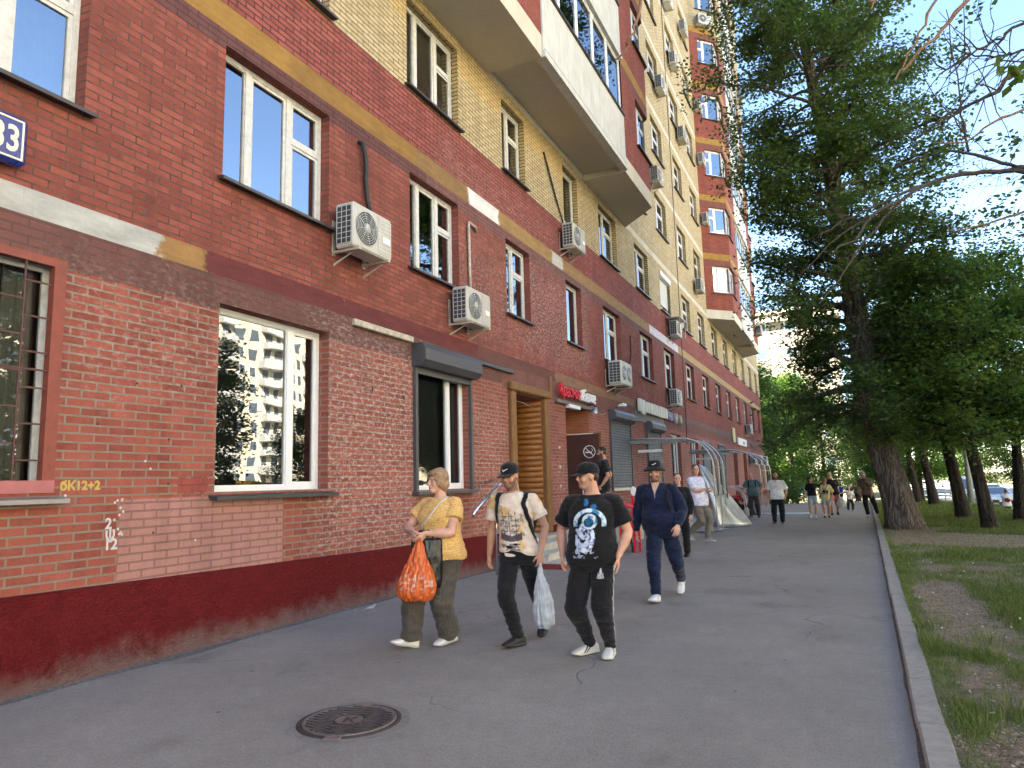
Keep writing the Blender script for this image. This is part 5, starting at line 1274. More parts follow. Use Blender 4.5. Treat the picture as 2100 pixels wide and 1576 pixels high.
# ------------------------------------------------------------------ canopies and the works in front
M_wt=simple('weathered white tube',(.62,.62,.60),.4,.2,.15,6)
M_bt=simple('bare grey tube',(.22,.21,.20),.5,.4,.2,6)
def canopy(y0,y1,n,xa,xb,zt,label,zbot=.0,lamp=True):
    c=empty('entrance_canopy',(-W,y0,0),0,label,'canopy frame')
    for i in range(n):
        y=(y1-y0)*i/(n-1); p=[(0.02,y,zt),(xa,y,zt-.05)]
        p+= [(xa+(xb-xa)*math.sin(a*math.pi/16),y,zt-.05-(.85)*(1-math.cos(a*math.pi/16))) for a in range(1,9)]
        p.append((xb+.02,y,zbot if i in (0,n-1) or i%2==0 else 1.0))
        b=MB(); b.tube(p,.02,M_wt if i%2==0 else M_bt,8); b.build('arched_tube',c)
    for x,z in ((.05,zt-.045),(xa*.55,zt-.07),(xa,zt-.09),(xb-.01,zt-.9),(xb+.0,1.02)):
        b=MB(); b.box(x-.025,x+.015,-.08,y1-y0+.08,z-.03,z,M_bt); b.build('cross_bar',c)
    b=MB(); b.box(.0,xa,-.05,-.0,zt-.16,zt-.06,M_bt); b.build('side_beam',c)
    if lamp:
        b=MB(); b.box(.25,.95,.0,.1,zt-.42,zt-.34,M_cham,bev=.01); b.build('tube_lamp',c)
        b=MB(); b.tube([(.9,.05,zt-.36),(.95,.04,zt-.7),(.92,.05,zt-.9)],.012,M_grey,5); b.build('wire',c)
    return c
canopy(20.9,23.1,6,1.55,2.42,2.72,'bare arched canopy frame of white tubes behind the man in the white polo')
canopy(30.0,34.2,5,1.6,2.72,2.66,'farther bare canopy frame with arched tubes and posts by the far doorways')
ar=empty('arched_tubes',(-4.35,26.9,0),0,'row of low curved white tubes behind the two crouching workers','tubes')
for i in range(8):
    b=MB(); y=i*.55; b.tube([(0,y,1.13),(.3,y,1.15)]+[(.3+.62*math.sin(a*math.pi/14),y,1.15-.5*(1-math.cos(a*math.pi/14))) for a in range(1,8)]+[(.94,y,.0)],.016,M_wt if i%2 else simple('rosy tube',(.5,.36,.34),.4),6); b.build('tube',ar)
# silver sheet leaning, and one lying flat
M_tin=simple('scuffed polycarbonate sheet',(.46,.49,.51),.36,.6,.3,2.5)
def sheet():
    b=MB(); n,m=16,22; vs=[]
    for i in range(n+1):
        t=i/n
        for j in range(m+1):
            q=j/m; lo=Vector((-3.66,22.3,.015)).lerp(Vector((-3.02,24.75,.015)),q)+Vector((.42,-.36,0))*math.sin(math.pi*q)**.8
            hi=Vector((-4.12,22.42,1.93)).lerp(Vector((-3.98,22.70,1.84)),q)
            p=lo.lerp(hi,t)+Vector((.05,-.04,.02))*math.sin(math.pi*t)*math.sin(math.pi*q*3)
            vs.append(p)
    fs=[(i*(m+1)+j,i*(m+1)+j+1,(i+1)*(m+1)+j+1,(i+1)*(m+1)+j) for i in range(n) for j in range(m)]
    b.raw(vs,fs,M_tin,True); o=b.build('curved_sheet'); md=o.modifiers.new('s','SOLIDIFY'); md.thickness=.008
    return o
tag(sheet(),'curled silvery plastic sheet propped against the canopy frame','sheet')
b=MB(); b.raw([(-4.6,20.9,.02),(-3.55,20.35,.03),(-3.2,21.7,.025),(-4.2,22.3,.06),(-4.6,20.9,.028),(-3.55,20.35,.038),(-3.2,21.7,.033),(-4.2,22.3,.068)],[(3,2,1,0),(4,5,6,7),(0,1,5,4),(1,2,6,5),(2,3,7,6),(3,0,4,7)],M_tin)
tag(b.build('flat_sheet'),'pale flat sheet lying on the pavement behind the man in the white polo','sheet')
b=MB(); b.box(-4.3,-1.45,30.1,30.9,.008,.03,M_tin); tag(b.build('flat_sheet'),'long bright strip lying across the far pavement','sheet')
b=MB(); b.box(-W+.1,-4.75,21.2,24.3,.02,.42,M_stone,bev=.02); b.box(-W+.09,-4.7,21.15,24.35,.42,.47,M_grey); b.box(-4.74,-4.3,21.6,23.9,.0,.2,M_stone,bev=.02); tag(b.build('porch'),'low grey concrete porch under the bare canopy frame','porch')
b=MB(); b.box(-W+.1,-4.75,15.47,17.9,.02,.45,M_stone,bev=.02); tag(b.build('porch'),'raised concrete porch before the shop door','porch')
b=MB(); b.box(-.03,.03,0,.75,1.0,1.06,M_grey); 
rl=empty('porch_railing',(-4.95,13.9,0),0,'short grey railing with a red top beside the shop porch','railing')
b.build('top_rail',rl)
for y in (.1,.65):
    b=MB(); b.tube([(0,y,.0),(0,y,1.56)],.018,M_grey,8); b.build('post',rl)
b=MB(); b.tube([(0,.0,1.56),(0,.75,1.57)],.02,M_grey,8); b.build('bar',rl)
b=MB(); b.lathe([(.01,0),(.1,.03),(.11,.08),(.02,.1)],M_signred,14,Matrix.Translation((0,.5,1.58))); b.build('red_cap',rl)
# red rack and bicycle
rk=empty('bicycle_rack',(-4.36,14.4,0),0,'bright red metal rack with a round white badge behind the man in the astronaut shirt','rack')
b=MB(); b.tube([(-.06,.25,1.10),(.0,.15,1.06),(.26,.35,.92),(.3,.4,.86)],.035,M_signred,8); b.build('handle_bar',rk)
for x,y,z in ((.0,.18,1.05),(.22,.4,1.36),(.30,.5,1.28)):
    b=MB(); b.box(x-.025,x+.025,y-.025,y+.025,0,z,M_signred); b.build('post',rk)
b=MB(); b.box(.02,.29,.30,.33,.45,.84,M_signred,bev=.01); b.box(-.02,.2,.28,.31,.2,.7,M_signred,bev=.01); b.build('panel',rk)
b=MB(); b.lathe([(.10,0),(.10,.02),(.09,.025)],M_white,20,Matrix.Translation((.26,.36,1.27))@Matrix.Rotation(R(90),4,'X')@Matrix.Diagonal((.6,1,1,1))); b.build('badge',rk)
def bicycle(loc,rz,label):
    bk=empty('bicycle',loc,rz,label,'bicycle')
    for nm,y in (('wheel',0),('wheel',1.02)):
        w=MB(); c=Vector((0,y,.33))
        w.tube([c+Vector((0,.33*math.cos(a*math.pi/14),.33*math.sin(a*math.pi/14))) for a in range(29)],.02,M_blk,8,False); wo=w.build('wheel',bk)
        w=MB(); w.tube([c+Vector((0,.305*math.cos(a*math.pi/14),.305*math.sin(a*math.pi/14))) for a in range(29)],.009,M_chr,6,False)
        for k in range(14): w.tube([c,c+Vector((0,.3*math.cos(k*.449),.3*math.sin(k*.449)))],.0016,M_chr,3)
        w.build('rim',wo)
    f=MB(); H=Vector((0,.10,.86)); S_=Vector((0,.70,.80)); B=Vector((0,.58,.30)); Rr=Vector((0,1.02,.33)); Fr=Vector((0,0,.33))
    for a,b_ in ((H,S_),(H,B),(S_,B),(B,Rr),(S_,Rr)): f.tube([a,b_],.017,M_signred,8)
    f.build('frame',bk)
    f=MB(); f.tube([H+Vector((0,.0,.06)),Vector((0,.07,.66)),Fr],.015,M_chr,8); f.build('fork',bk)
    f=MB(); f.tube([(-.27,.22,.98),(-.2,.08,.97),(0,.10,.94),(.2,.08,.97),(.27,.22,.98)],.012,M_chr,8); f.build('handlebar',bk)
    f=MB(); f.box(-.07,.07,.62,.88,.88,.94,M_blk,bev=.025); f.tube([(0,.72,.80),(0,.74,.89)],.013,M_chr,6); f.build('saddle',bk)
    f=MB(); f.tube([(-.08,.58,.20),(-.06,.58,.30),(.06,.58,.30),(.08,.58,.40)],.01,M_chr,6); f.box(-.14,-.06,.54,.62,.19,.21,M_blk); f.build('pedal_crank',bk)
    return bk
bicycle((-4.22,14.95,0),R(12),'red bicycle leaning by the red rack, mostly hidden behind two walkers')
# ------------------------------------------------------------------ ground
def kx(y): return .235+.0205*(y-4.4)
def asphalt(name,c=(.262,.238,.205),big=1.0):
    t=NT(name); o=t.obj()
    n1=t.noise(o,.55,5,.6); n2=t.noise(o,3.2,5,.65); n3=t.noise(o,55,3,.8); n4=t.noise(o,105,2,.8)
    f=t.m('MULTIPLY',t.rng(n1,.3,.7,.86,1.14),t.rng(n2,.3,.7,.93,1.07))
    f=t.m('MULTIPLY',f,t.rng(n3,.25,.75,.70,1.28)); f=t.m('MULTIPLY',f,t.rng(t.noise(o,13,4,.7),.3,.7,.90,1.09))
    col=t.mix(1.0,c,t.n('CombineColor',{0:f,1:f,2:f}).outputs[0],'MULTIPLY')
    col=t.mix(t.rng(n4,.62,.70,0,.8),col,(.42,.40,.37))
    col=t.mix(t.rng(n4,.34,.27,0,.7),col,(.045,.045,.046))
    st=t.m('MULTIPLY',t.rng(t.noise(t.scale(o,(1,.6,1)),1.5,5,.65),.58,.74),.42)
    col=t.mix(st,col,(.065,.064,.064))
    # fine cracks
    w=t.n('VectorMath',{0:t.n('TexNoise',{'Vector':o,'Scale':2.2,'Detail':4.0}).outputs[1],1:(.55,.55,0),2:o},operation='MULTIPLY_ADD').outputs[0]
    v=t.n('TexVoronoi',{'Vector':t.scale(w,(1,1,0)),'Scale':.33},feature='DISTANCE_TO_EDGE').outputs[0]
    ck=t.m('MULTIPLY',t.rng(v,.0,.0045,1,0),t.rng(t.noise(o,.45,2),.50,.58))
    col=t.mix(t.m('MULTIPLY',ck,.55),col,(.03,.03,.03))
    # oily smears left where things stood
    sd=t.m('MULTIPLY',t.m('SUBTRACT',t.noise(t.scale(o,(1,1.6,1)),3.0,5,.7),.5),1.5)
    for (cx,cy,rx,ry,st_) in ((-1.5,10.1,.9,.5,.5),(-2.0,8.9,.5,.28,.45),(-.9,9.1,.8,.35,.35),(-3.9,3.2,.25,.3,.3),(-1.0,4.7,.5,.6,.18),(-4.6,9.4,.8,.7,.28),(-2.4,13.5,1.2,1.0,.3)):
        dd=t.n('VectorMath',{0:t.n('VectorMath',{0:o,1:(cx,cy,0)},operation='SUBTRACT').outputs[0],1:(1/rx,1/ry,0)},operation='MULTIPLY').outputs[0]
        ln=t.n('VectorMath',{0:dd},operation='LENGTH').outputs['Value']
        col=t.mix(t.rng(t.m('ADD',ln,sd),1.0,-.2,0,st_*.75,smooth=True),col,(.06,.062,.064))
    # gum spots
    g=t.n('TexVoronoi',{'Vector':t.scale(o,(1,1,0)),'Scale':2.3,'Randomness':1.0}).outputs[0]
    col=t.mix(t.rng(g,.03,.05,.65,0),col,(.05,.05,.05))
    h=t.m('ADD',n3,t.m('MULTIPLY',n4,.7)); h=t.m('ADD',h,t.m('MULTIPLY',ck,-1.5)); h=t.m('ADD',h,t.m('MULTIPLY',n2,1.2))
    return t.bsdf(col,t.rng(n1,.3,.7,.72,.88),.35,bump=h,bstr=.45,bdist=.008)
M_asph=asphalt('worn asphalt')
t=NT('far lawn'); o=t.obj(); M_lawnf=t.bsdf(t.mix(t.rng(t.noise(o,1.2,5),.35,.65),(.06,.11,.02),(.10,.16,.03)),.95,.1)
M_kerb=concrete('concrete kerb',(.36,.335,.295),.35)
b=MB(); ys=[-25+i*1.0 for i in range(126)]
for a,c in zip(ys,ys[1:]): b.face([(-W+.02,a,pz(a)),(kx(a),a,pz(a)),(kx(c),c,pz(c)),(-W+.02,c,pz(c))],M_asph)
b.face([(-30,62,pz(62)-.004),(-W+.02,62,pz(62)-.004),(-W+.02,100,pz(100)-.004),(-30,100,pz(100)-.004)],M_lawnf)
tag(b.build('pavement'),kind='structure')
b=MB(); r=random.Random(2)
for i in range(112):
    y0=-12+i*1.0; y1=y0+.985; h=.052+r.uniform(-.006,.006); d=r.uniform(-.005,.005); a,c=kx(y0)+d,kx(y1)+d; w=.155
    P=lambda x,y,z:(x,y,z+pz(y))
    b.raw([P(a,y0,-.1),P(a,y0,h-.012),P(a+.014,y0,h),P(a+w-.01,y0,h),P(a+w,y0,h-.02),P(a+w,y0,-.1),P(c,y1,-.1),P(c,y1,h-.012),P(c+.014,y1,h),P(c+w-.01,y1,h),P(c+w,y1,h-.02),P(c+w,y1,-.1)],
      [(0,6,7,1),(1,7,8,2),(2,8,9,3),(3,9,10,4),(4,10,11,5),(0,1,2,3,4,5),(11,10,9,8,7,6)],M_kerb)
tag(b.build('kerb'),kind='structure')
# lawn: height and how green it is
def lawn_z(x,y):
    z=.035+.02*(mnoise.noise((x*1.1,y*1.1,3)))
    e=max(0,x-(5.2 if y<30 else 4.4+.0*y)); z-=1.35*(1-math.exp(-(e*.28)**2)) if e>0 else 0
    return z+pz(y)*max(0,1-e/6)
def ell(x,y,cx,cy,rx,ry): return max(0,1-((x-cx)/rx)**2-((y-cy)/ry)**2)
def green(x,y):
    n=.5+.5*mnoise.fractal((x*.9,y*.55,1.7),1.0,2.0,4)*1.1
    n2=mnoise.fractal((x*3.1,y*2.6,9.7),1.0,2.0,4)
    g=.52+.50*(n-.5)+.34*n2
    g-=.62*ell(x,y,.95,9.2,.42,2.4)**.6
    g-=1.15*max(0,1-abs((y-18.6+.35*(x-1.2))/2.0))**.5 if .7<x<6 else 0
    g-=.5*ell(x,y,.8,6.1,.22,.7); g-=.55*ell(x,y,.75,4.7,.25,.6); g-=.35*ell(x,y,1.1,13,.3,.8)
    g+=.45*ell(x,y,.52,7.1,.16,.45)+.5*ell(x,y,.82,6.9,.2,.35)+.5*ell(x,y,.55,5.2,.12,.5)+.35*ell(x,y,1.6,10.6,.4,2.2)
    g+=.25*max(0,1-(x-kx(y)-.155)/.22) if y>7.2 else 0
    g-=.5*ell(x,y,1.25,21.6,1.1,1.5)
    if y>22: g+=.22
    return max(0,min(1,g))
t=NT('lawn of thin grass and bare earth'); o=t.obj(); at=t.n('Attribute',attribute_name='green').outputs['Fac']
n1=t.noise(o,14,5,.7); n2=t.noise(o,60,4,.75); n3=t.noise(o,2.2,3,.6)
f=t.rng(t.m('ADD',at,t.m('MULTIPLY',t.m('SUBTRACT',n1,.5),1.15)),.30,.78)
earth=t.mix(t.rng(n2,.3,.7),(.23,.175,.125),(.48,.385,.285)); earth=t.mix(t.rng(n1,.35,.6,.75,0),earth,(.15,.115,.08))
earth=t.mix(t.rng(t.noise(o,130,2,.8),.64,.70,0,.7),earth,(.46,.38,.27))
grs=t.mix(t.rng(n3,.3,.7),(.12,.175,.045),(.215,.265,.075))
grs=t.mix(t.rng(n2,.3,.75,0,.6),grs,(.07,.105,.03))
M_lawn=t.bsdf(t.mix(f,earth,grs),.95,.15,bump=t.m('ADD',n2,t.m('MULTIPLY',n1,1.5)),bstr=.8,bdist=.03)
def lawn():
    rows=[]; ys=[]; y=-10
    while y<100: ys.append(y); y+= .14 if 3<y<14 else (.3 if y<34 else 1.2)
    us=[0,.05,.1]+[.1+.11*i for i in range(1,16)]+[1.9+.3*i for i in range(1,12)]+[5.5+.8*i for i in range(1,30)]
    vs=[];gr_=[]
    for y in ys:
        x0=kx(y)+.154
        for u in us:
            x=x0+u; vs.append((x,y,lawn_z(x,y)-.01*(u==0))); gr_.append(green(x,y))
    m=len(us); fs=[(i*m+j,i*m+j+1,(i+1)*m+j+1,(i+1)*m+j) for i in range(len(ys)-1) for j in range(m-1)]
    b=MB(); b.raw(vs,fs,M_lawn,True); o=b.build('lawn'); a=o.data.attributes.new('green','FLOAT','POINT'); a.data.foreach_set('value',gr_)
    return tag(o,kind='structure')
lawn()
# dry litter lying on the bare earth, and the dirt line along the kerb
t=NT('dry litter'); rp=t.n('NewGeometry').outputs['Random Per Island']
M_lit=t.bsdf(t.ramp(rp,[(0,(.10,.07,.045)),(.5,(.26,.19,.12)),(.9,(.42,.34,.24)),(1,(.6,.56,.48))]),.9,.15)
r=random.Random(55); vs=[];fs=[]
for _ in range(15000):
    y=4.2+22*r.random()**1.7; a=kx(y)+.16; x=r.uniform(a,max(a+.03,min(5,y*.205+.1))); g=green(x,y)
    if r.random()<g*1.1: continue
    z=lawn_z(x,y)+.004; s_=r.uniform(.004,.013)*(1+y*.03); an=r.uniform(0,6.28); dx,dy=math.cos(an)*s_,math.sin(an)*s_; k=len(vs); q=r.uniform(.25,.7); h=r.uniform(0,.008)
    vs.extend([(x-dx,y-dy,z),(x+dy*q,y-dx*q,z+h),(x+dx,y+dy,z+h*.5),(x-dy*q,y+dx*q,z)]); fs.append((k,k+1,k+2,k+3))
b=MB(); b.raw(vs,fs,M_lit); tag(b.build('leaf_litter'),'dry crumbs and leaf litter scattered over the bare earth','litter',kind='stuff')
t=NT('gutter dirt'); o=t.obj(); M_gut=t.bsdf(t.mix(t.rng(t.noise(o,25,5,.7),.35,.65),(.085,.08,.075),(.165,.155,.145)),.95,.1,bump=t.noise(o,60,3),bstr=.5)
b=MB(); y=-8
while y<60:
    w1=.010+.016*max(0,mnoise.noise((y*1.9,0,2))+.3); w2=.010+.016*max(0,mnoise.noise(((y+.2)*1.9,0,2))+.3)
    b.face([(kx(y)-w1,y,pz(y)+.0012),(kx(y)+.006,y,pz(y)+.012),(kx(y+.2)+.006,y+.2,pz(y+.2)+.012),(kx(y+.2)-w2,y+.2,pz(y+.2)+.0012)],M_gut)
    w1=.02+.10*max(0,mnoise.noise((y*.9,5,2))+.3); w2=.02+.10*max(0,mnoise.noise(((y+.2)*.9,5,2))+.3)
    b.face([(-W+.06,y,pz(y)+.018),(-W+.09+w1,y,pz(y)+.0012),(-W+.09+w2,y+.2,pz(y+.2)+.0012),(-W+.06,y+.2,pz(y+.2)+.018)],M_gut)
    y+=.2
tag(b.build('gutter_dirt'),'dark dirt gathered along the kerb and the foot of the wall','dirt',kind='stuff')
# grass blades, denser near the camera
t=NT('grass blade'); rp=t.n('NewGeometry').outputs['Random Per Island']
gc=t.ramp(rp,[(0,(.08,.135,.03)),(.5,(.145,.21,.045)),(.85,(.21,.255,.07)),(1,(.38,.33,.17))])
d=t.n('BsdfPrincipled',{'Base Color':gc,'Roughness':.6,'Specular IOR Level':.25}); tl=t.n('BsdfTranslucent',{'Color':gc})
t.t.links.new(t.n('MixShader',{0:.35,1:d.outputs[0],2:tl.outputs[0]}).outputs[0],t.out.inputs[0]); M_grass=t.mat
def grass():
    r=random.Random(21); b=MB(); vs=[];fs=[]
    def patch(y0,y1,dens,hs,ws,xm):
        y=y0
        area_step=1/dens; x_hi=lambda y: min(xm,y*.205+.15)
        tot=int(sum(max(0,x_hi(y0+(y1-y0)*(i+.5)/20)-kx(y0)-.15) for i in range(20))/20*(y1-y0)*dens)
        for _ in range(tot):
            y=r.uniform(y0,y1); a=kx(y)+.15; x=r.uniform(a,max(a+.02,x_hi(y))); g=green(x,y)
            if r.random()>((g-.22)*1.5 if g>.28 else .06): continue
            h=hs*r.uniform(.35,1.15)*(.5+g*.9); w=ws*r.uniform(.6,1.3); an=r.uniform(0,6.283); la=r.uniform(0,6.283); le=h*r.uniform(.15,.8)
            z=lawn_z(x,y)-.005; dx,dy=math.cos(an)*w,math.sin(an)*w; lx,ly=math.cos(la)*le,math.sin(la)*le; k=len(vs)
            vs.extend([(x-dx,y-dy,z),(x+dx,y+dy,z),(x+dx*.7+lx*.4,y+dy*.7+ly*.4,z+h*.6),(x-dx*.7+lx*.4,y-dy*.7+ly*.4,z+h*.6),(x+lx,y+ly,z+h)])
            fs.append((k,k+1,k+2,k+3)); fs.append((k+3,k+2,k+4))
    patch(4.0,8,8000,.042,.0022,9); patch(8,14,4200,.055,.0032,9); patch(14,30,1300,.09,.006,9); patch(30,55,260,.11,.015,9)
    for cx,cy,n in ((.53,7.1,260),(.84,6.9,280),(.53,4.95,120),(.98,7.5,160),(.55,5.35,60),(.80,5.5,160),(1.0,6.2,200),(1.35,9.0,260),(.6,8.2,150)):
        for _ in range(n):
            x=r.gauss(cx,.085); y=r.gauss(cy,.17)
            if x<kx(y)+.15: continue
            h=r.uniform(.04,.12); w=.0024; an=r.uniform(0,6.283); la=math.atan2(y-cy,x-cx)+r.gauss(0,.6); le=h*r.uniform(.3,.9); z=lawn_z(x,y)-.005
            dx,dy=math.cos(an)*w,math.sin(an)*w; lx,ly=math.cos(la)*le,math.sin(la)*le; k=len(vs)
            vs.extend([(x-dx,y-dy,z),(x+dx,y+dy,z),(x+dx*.7+lx*.4,y+dy*.7+ly*.4,z+h*.65),(x-dx*.7+lx*.4,y-dy*.7+ly*.4,z+h*.65),(x+lx,y+ly,z+h)])
            fs.append((k,k+1,k+2,k+3)); fs.append((k+3,k+2,k+4))
    b.raw(vs,fs,M_grass); return tag(b.build('grass'),'short patchy grass growing through the bare earth beside the kerb','grass',kind='stuff')
grass()
# dandelion clocks and litter
b=MB(); b.tube([(0,0,0),(.005,.0,.06),(.0,.005,.11)],.002,M_grass,4)
M_seed=simple('dandelion seed head',(.62,.62,.58),.9)
DS=b.mesh('stem'); b=MB(); b.lathe([(.001,-.017),(.012,-.013),(.018,0),(.012,.013),(.001,.017)],M_seed,10,Matrix.Translation((0,.005,.125))); DH=b.mesh('seed_head')
r=random.Random(9)
for i in range(26):
    y=r.uniform(7.5,17); x=kx(y)+.2+r.uniform(.05,1)*(y*.17-.1)
    o=empty('dandelion',(x,y,lawn_z(x,y)),r.uniform(0,6),'white dandelion clock standing in the roadside grass','flower','dandelion clocks in the grass'); q=r.uniform(.35,.6); o.scale=(q,q,q)
    inst('stem',DS,o); inst('seed_head',DH,o)
M_paper=simple('dirty paper',(.55,.52,.44),.9)
for i,(x,y,l) in enumerate(((.66,5.35,'white cigarette end on the bare earth, nearest the camera'),(.62,5.75,'white cigarette end on the earth beside a grass tuft'),(.74,5.6,'white cigarette end farthest from the kerb'),(.62,8.35,'pale scrap of litter on the dry earth'))):
    b=MB(); b.tube([(0,0,0),(.035,.012,.002)],.0055,M_paper,6); tag(b.build('cigarette_end',None,(x,y,lawn_z(x,y)+.012),i*1.3),l,'litter')
b=MB(); b.raw([(0,0,.004),(.12,.03,.01),(.10,.12,.05),(.01,.1,.006)],[(0,1,2,3)],M_paper); o=b.build('paper_scrap',None,(-5.60,7.5,0)); o.modifiers.new('s','SOLIDIFY').thickness=.003; tag(o,'crumpled pale scrap of paper at the foot of the dark red plinth','litter')
# manhole cover
M_iron=NT('rusty cast iron'); o=M_iron.obj(); n=M_iron.noise(o,9,5,.7)
M_iron=M_iron.bsdf(M_iron.mix(M_iron.rng(n,.35,.65),(.15,.128,.118),(.25,.205,.185)),.5,.5,.35,bump=M_iron.noise(o,60,4,.7),bstr=.4,bdist=.006)
M_irond=simple('dirty iron groove',(.055,.043,.038),.7,.2,.2,30)
b=MB(); r=random.Random(6); vs=[(0,0,0)]; n=40
for i in range(n): a=2*math.pi*i/n; q=.40+.05*mnoise.noise((math.cos(a)*2,math.sin(a)*2,4)); vs.append((q*math.cos(a),q*math.sin(a),0))
b.raw(vs,[(0,1+i,1+(i+1)%n) for i in range(n)],asphalt('patched asphalt ring',(.215,.198,.178))); tag(b.build('asphalt_patch',None,(-3.07,3.96,.0009)),'darker ragged asphalt patch round the manhole cover','patch')
mh=empty('manhole_cover',(-3.07,3.96,.0),R(20),'round cast iron manhole cover with wavy ribs set in the asphalt','manhole cover')
b=MB(); b.lathe([(.335,.001),(.335,.006),(.315,.009),(.305,.004)],M_irond,48); b.build('frame_ring',mh)
b=MB(); b.lathe([(.303,.004),(.303,.012),(.29,.013),(.285,.008),(.001,.008)],M_iron,48)
for i in range(-6,7):
    pts=[]
    for j in range(41):
        u=-.29+.58*j/40; v=i*.046+.012*math.sin(u*42)
        if math.hypot(u,v)<.278 and math.hypot(u,v)>.105: pts.append((u,v,.010))
        else:
            if len(pts)>2: b.tube(pts,.0065,M_irond,5); 
            pts=[]
    if len(pts)>2: b.tube(pts,.0065,M_irond,5)
b.tube([(.10*math.cos(a*math.pi/16),.10*math.sin(a*math.pi/16),.010) for a in range(33)],.006,M_irond,5,False); b.build('lid',mh)
for s_ in (-1,1):
    q=MB(); q.box(-.055,.055,.30,.37,.001,.012,M_iron,bev=.005); o=q.build('lug',mh); o.rotation_euler=(0,0,0 if s_>0 else math.pi)
text_obj('letter','К',.13,M_irond,mh,frame_m((0,-.045,.0085),(1,0,0),(0,1,0)),.003,bold=.002)
# ground beyond
t=NT('far ground'); o=t.obj(); M_far=t.bsdf(t.mix(t.rng(t.noise(o,.2,5),.4,.6),(.07,.09,.03),(.13,.11,.08)),.95,.1)
b=MB(); b.face([(-700,-700,-1.62),(700,-700,-1.62),(700,900,-1.62),(-700,900,-1.62)],M_far); tag(b.build('ground'),kind='structure')
b=MB(); b.face([(-400,-30,-.05),(-W,-30,-.05),(-W,60,-.05),(-400,60,-.05)],M_far); b.face([(-W,-400,-.06),(6,-400,-.06),(6,-9,-.06),(-W,-9,-.06)],M_far); b.face([(-400,100,-1.55),(3,100,-1.55),(3,400,-1.55),(-400,400,-1.55)],M_far); tag(b.build('ground'),kind='structure')
M_road=asphalt('road asphalt',(.17,.17,.172))
b=MB(); b.face([(8.2,-60,-1.3),(26,-60,-1.3),(26,320,-1.3),(8.2,320,-1.3)],M_road); tag(b.build('road'),kind='structure')
# ------------------------------------------------------------------ trees
def leafmat(name,c1,c2,c3,tr=.38):
    t=NT(name); rp=t.n('NewGeometry').outputs['Random Per Island']
    c=t.ramp(rp,[(0,c1),(.55,c2),(1,c3)])
    d=t.n('BsdfPrincipled',{'Base Color':c,'Roughness':.5,'Specular IOR Level':.3}); tl=t.n('BsdfTranslucent',{'Color':t.mix(.5,c,tuple(min(1,x*1.7) for x in c3))})
    t.t.links.new(t.n('MixShader',{0:tr,1:d.outputs[0],2:tl.outputs[0]}).outputs[0],t.out.inputs[0]); return t.mat
def barkmat(name,c1,c2):
    t=NT(name); o=t.obj(); v=t.scale(o,(1.25,1.25,.085))
    n=t.noise(v,16,6,.7,.6); n2=t.noise(o,3,4); vo=t.n('TexVoronoi',{'Vector':t.n('VectorMath',{0:t.n('TexNoise',{'Vector':o,'Scale':3.0}).outputs[1],1:(.25,.25,.1),2:v},operation='MULTIPLY_ADD').outputs[0],'Scale':11.0},feature='DISTANCE_TO_EDGE').outputs[0]
    f=t.m('MULTIPLY',t.rng(n,.3,.7),t.rng(vo,0,.12,.25,1)); c=t.mix(f,c1,c2)
    h=t.m('ADD',t.rng(vo,0,.14),t.m('MULTIPLY',n,.6))
    return t.bsdf(c,.95,.15,bump=h,bstr=1.0,bdist=.04)
M_bark=barkmat('furrowed grey bark',(.06,.048,.04),(.26,.215,.175))
M_barkd=barkmat('dark bark',(.028,.023,.019),(.085,.07,.058))
M_leaf=leafmat('dark maple leaf',(.034,.068,.018),(.062,.118,.027),(.11,.18,.04),.36)
M_leaf2=leafmat('fresh green leaf',(.045,.10,.016),(.08,.155,.026),(.14,.22,.045),.45)
M_leaf3=leafmat('yellow green leaf',(.05,.10,.015),(.09,.16,.025),(.16,.23,.045),.45)
def add_leaves(vs,fs,r,c,n,sig,size,flat=.75):
    for _ in range(n):
        p=Vector((r.gauss(c[0],sig),r.gauss(c[1],sig),r.gauss(c[2],sig*flat)))
        nz=Vector((r.gauss(0,.55),r.gauss(0,.55),1)).normalized(); a=Vector((r.uniform(-1,1),r.uniform(-1,1),r.uniform(-.7,.2)))
        a=(a-nz*a.dot(nz)); a=a.normalized() if a.length>1e-3 else nz.orthogonal()
        b=nz.cross(a); s=size*r.uniform(.6,1.25); k=len(vs)
        vs.extend([p,p+a*s*.45+b*s*.42-nz*s*.08,p+a*s*1.05-nz*s*.16,p+a*s*.45-b*s*.42-nz*s*.08])
        fs.append((k,k+1,k+2,k+3))
def branch_path(r,o,d,L,n=6,droop=-.02,wig=.12):
    pts=[Vector(o)]; d=Vector(d).normalized()
    for i in range(n):
        d=(d+Vector((r.gauss(0,wig),r.gauss(0,wig),r.gauss(0,wig)+droop))).normalized(); pts.append(pts[-1]+d*L/n)
    return pts
def interp(path,z):
    for a,b in zip(path,path[1:]):
        if a[2]<=z<=b[2]:
            t=(z-a[2])/(b[2]-a[2]); return Vector(a).lerp(Vector(b),t)
    return Vector(path[-1])
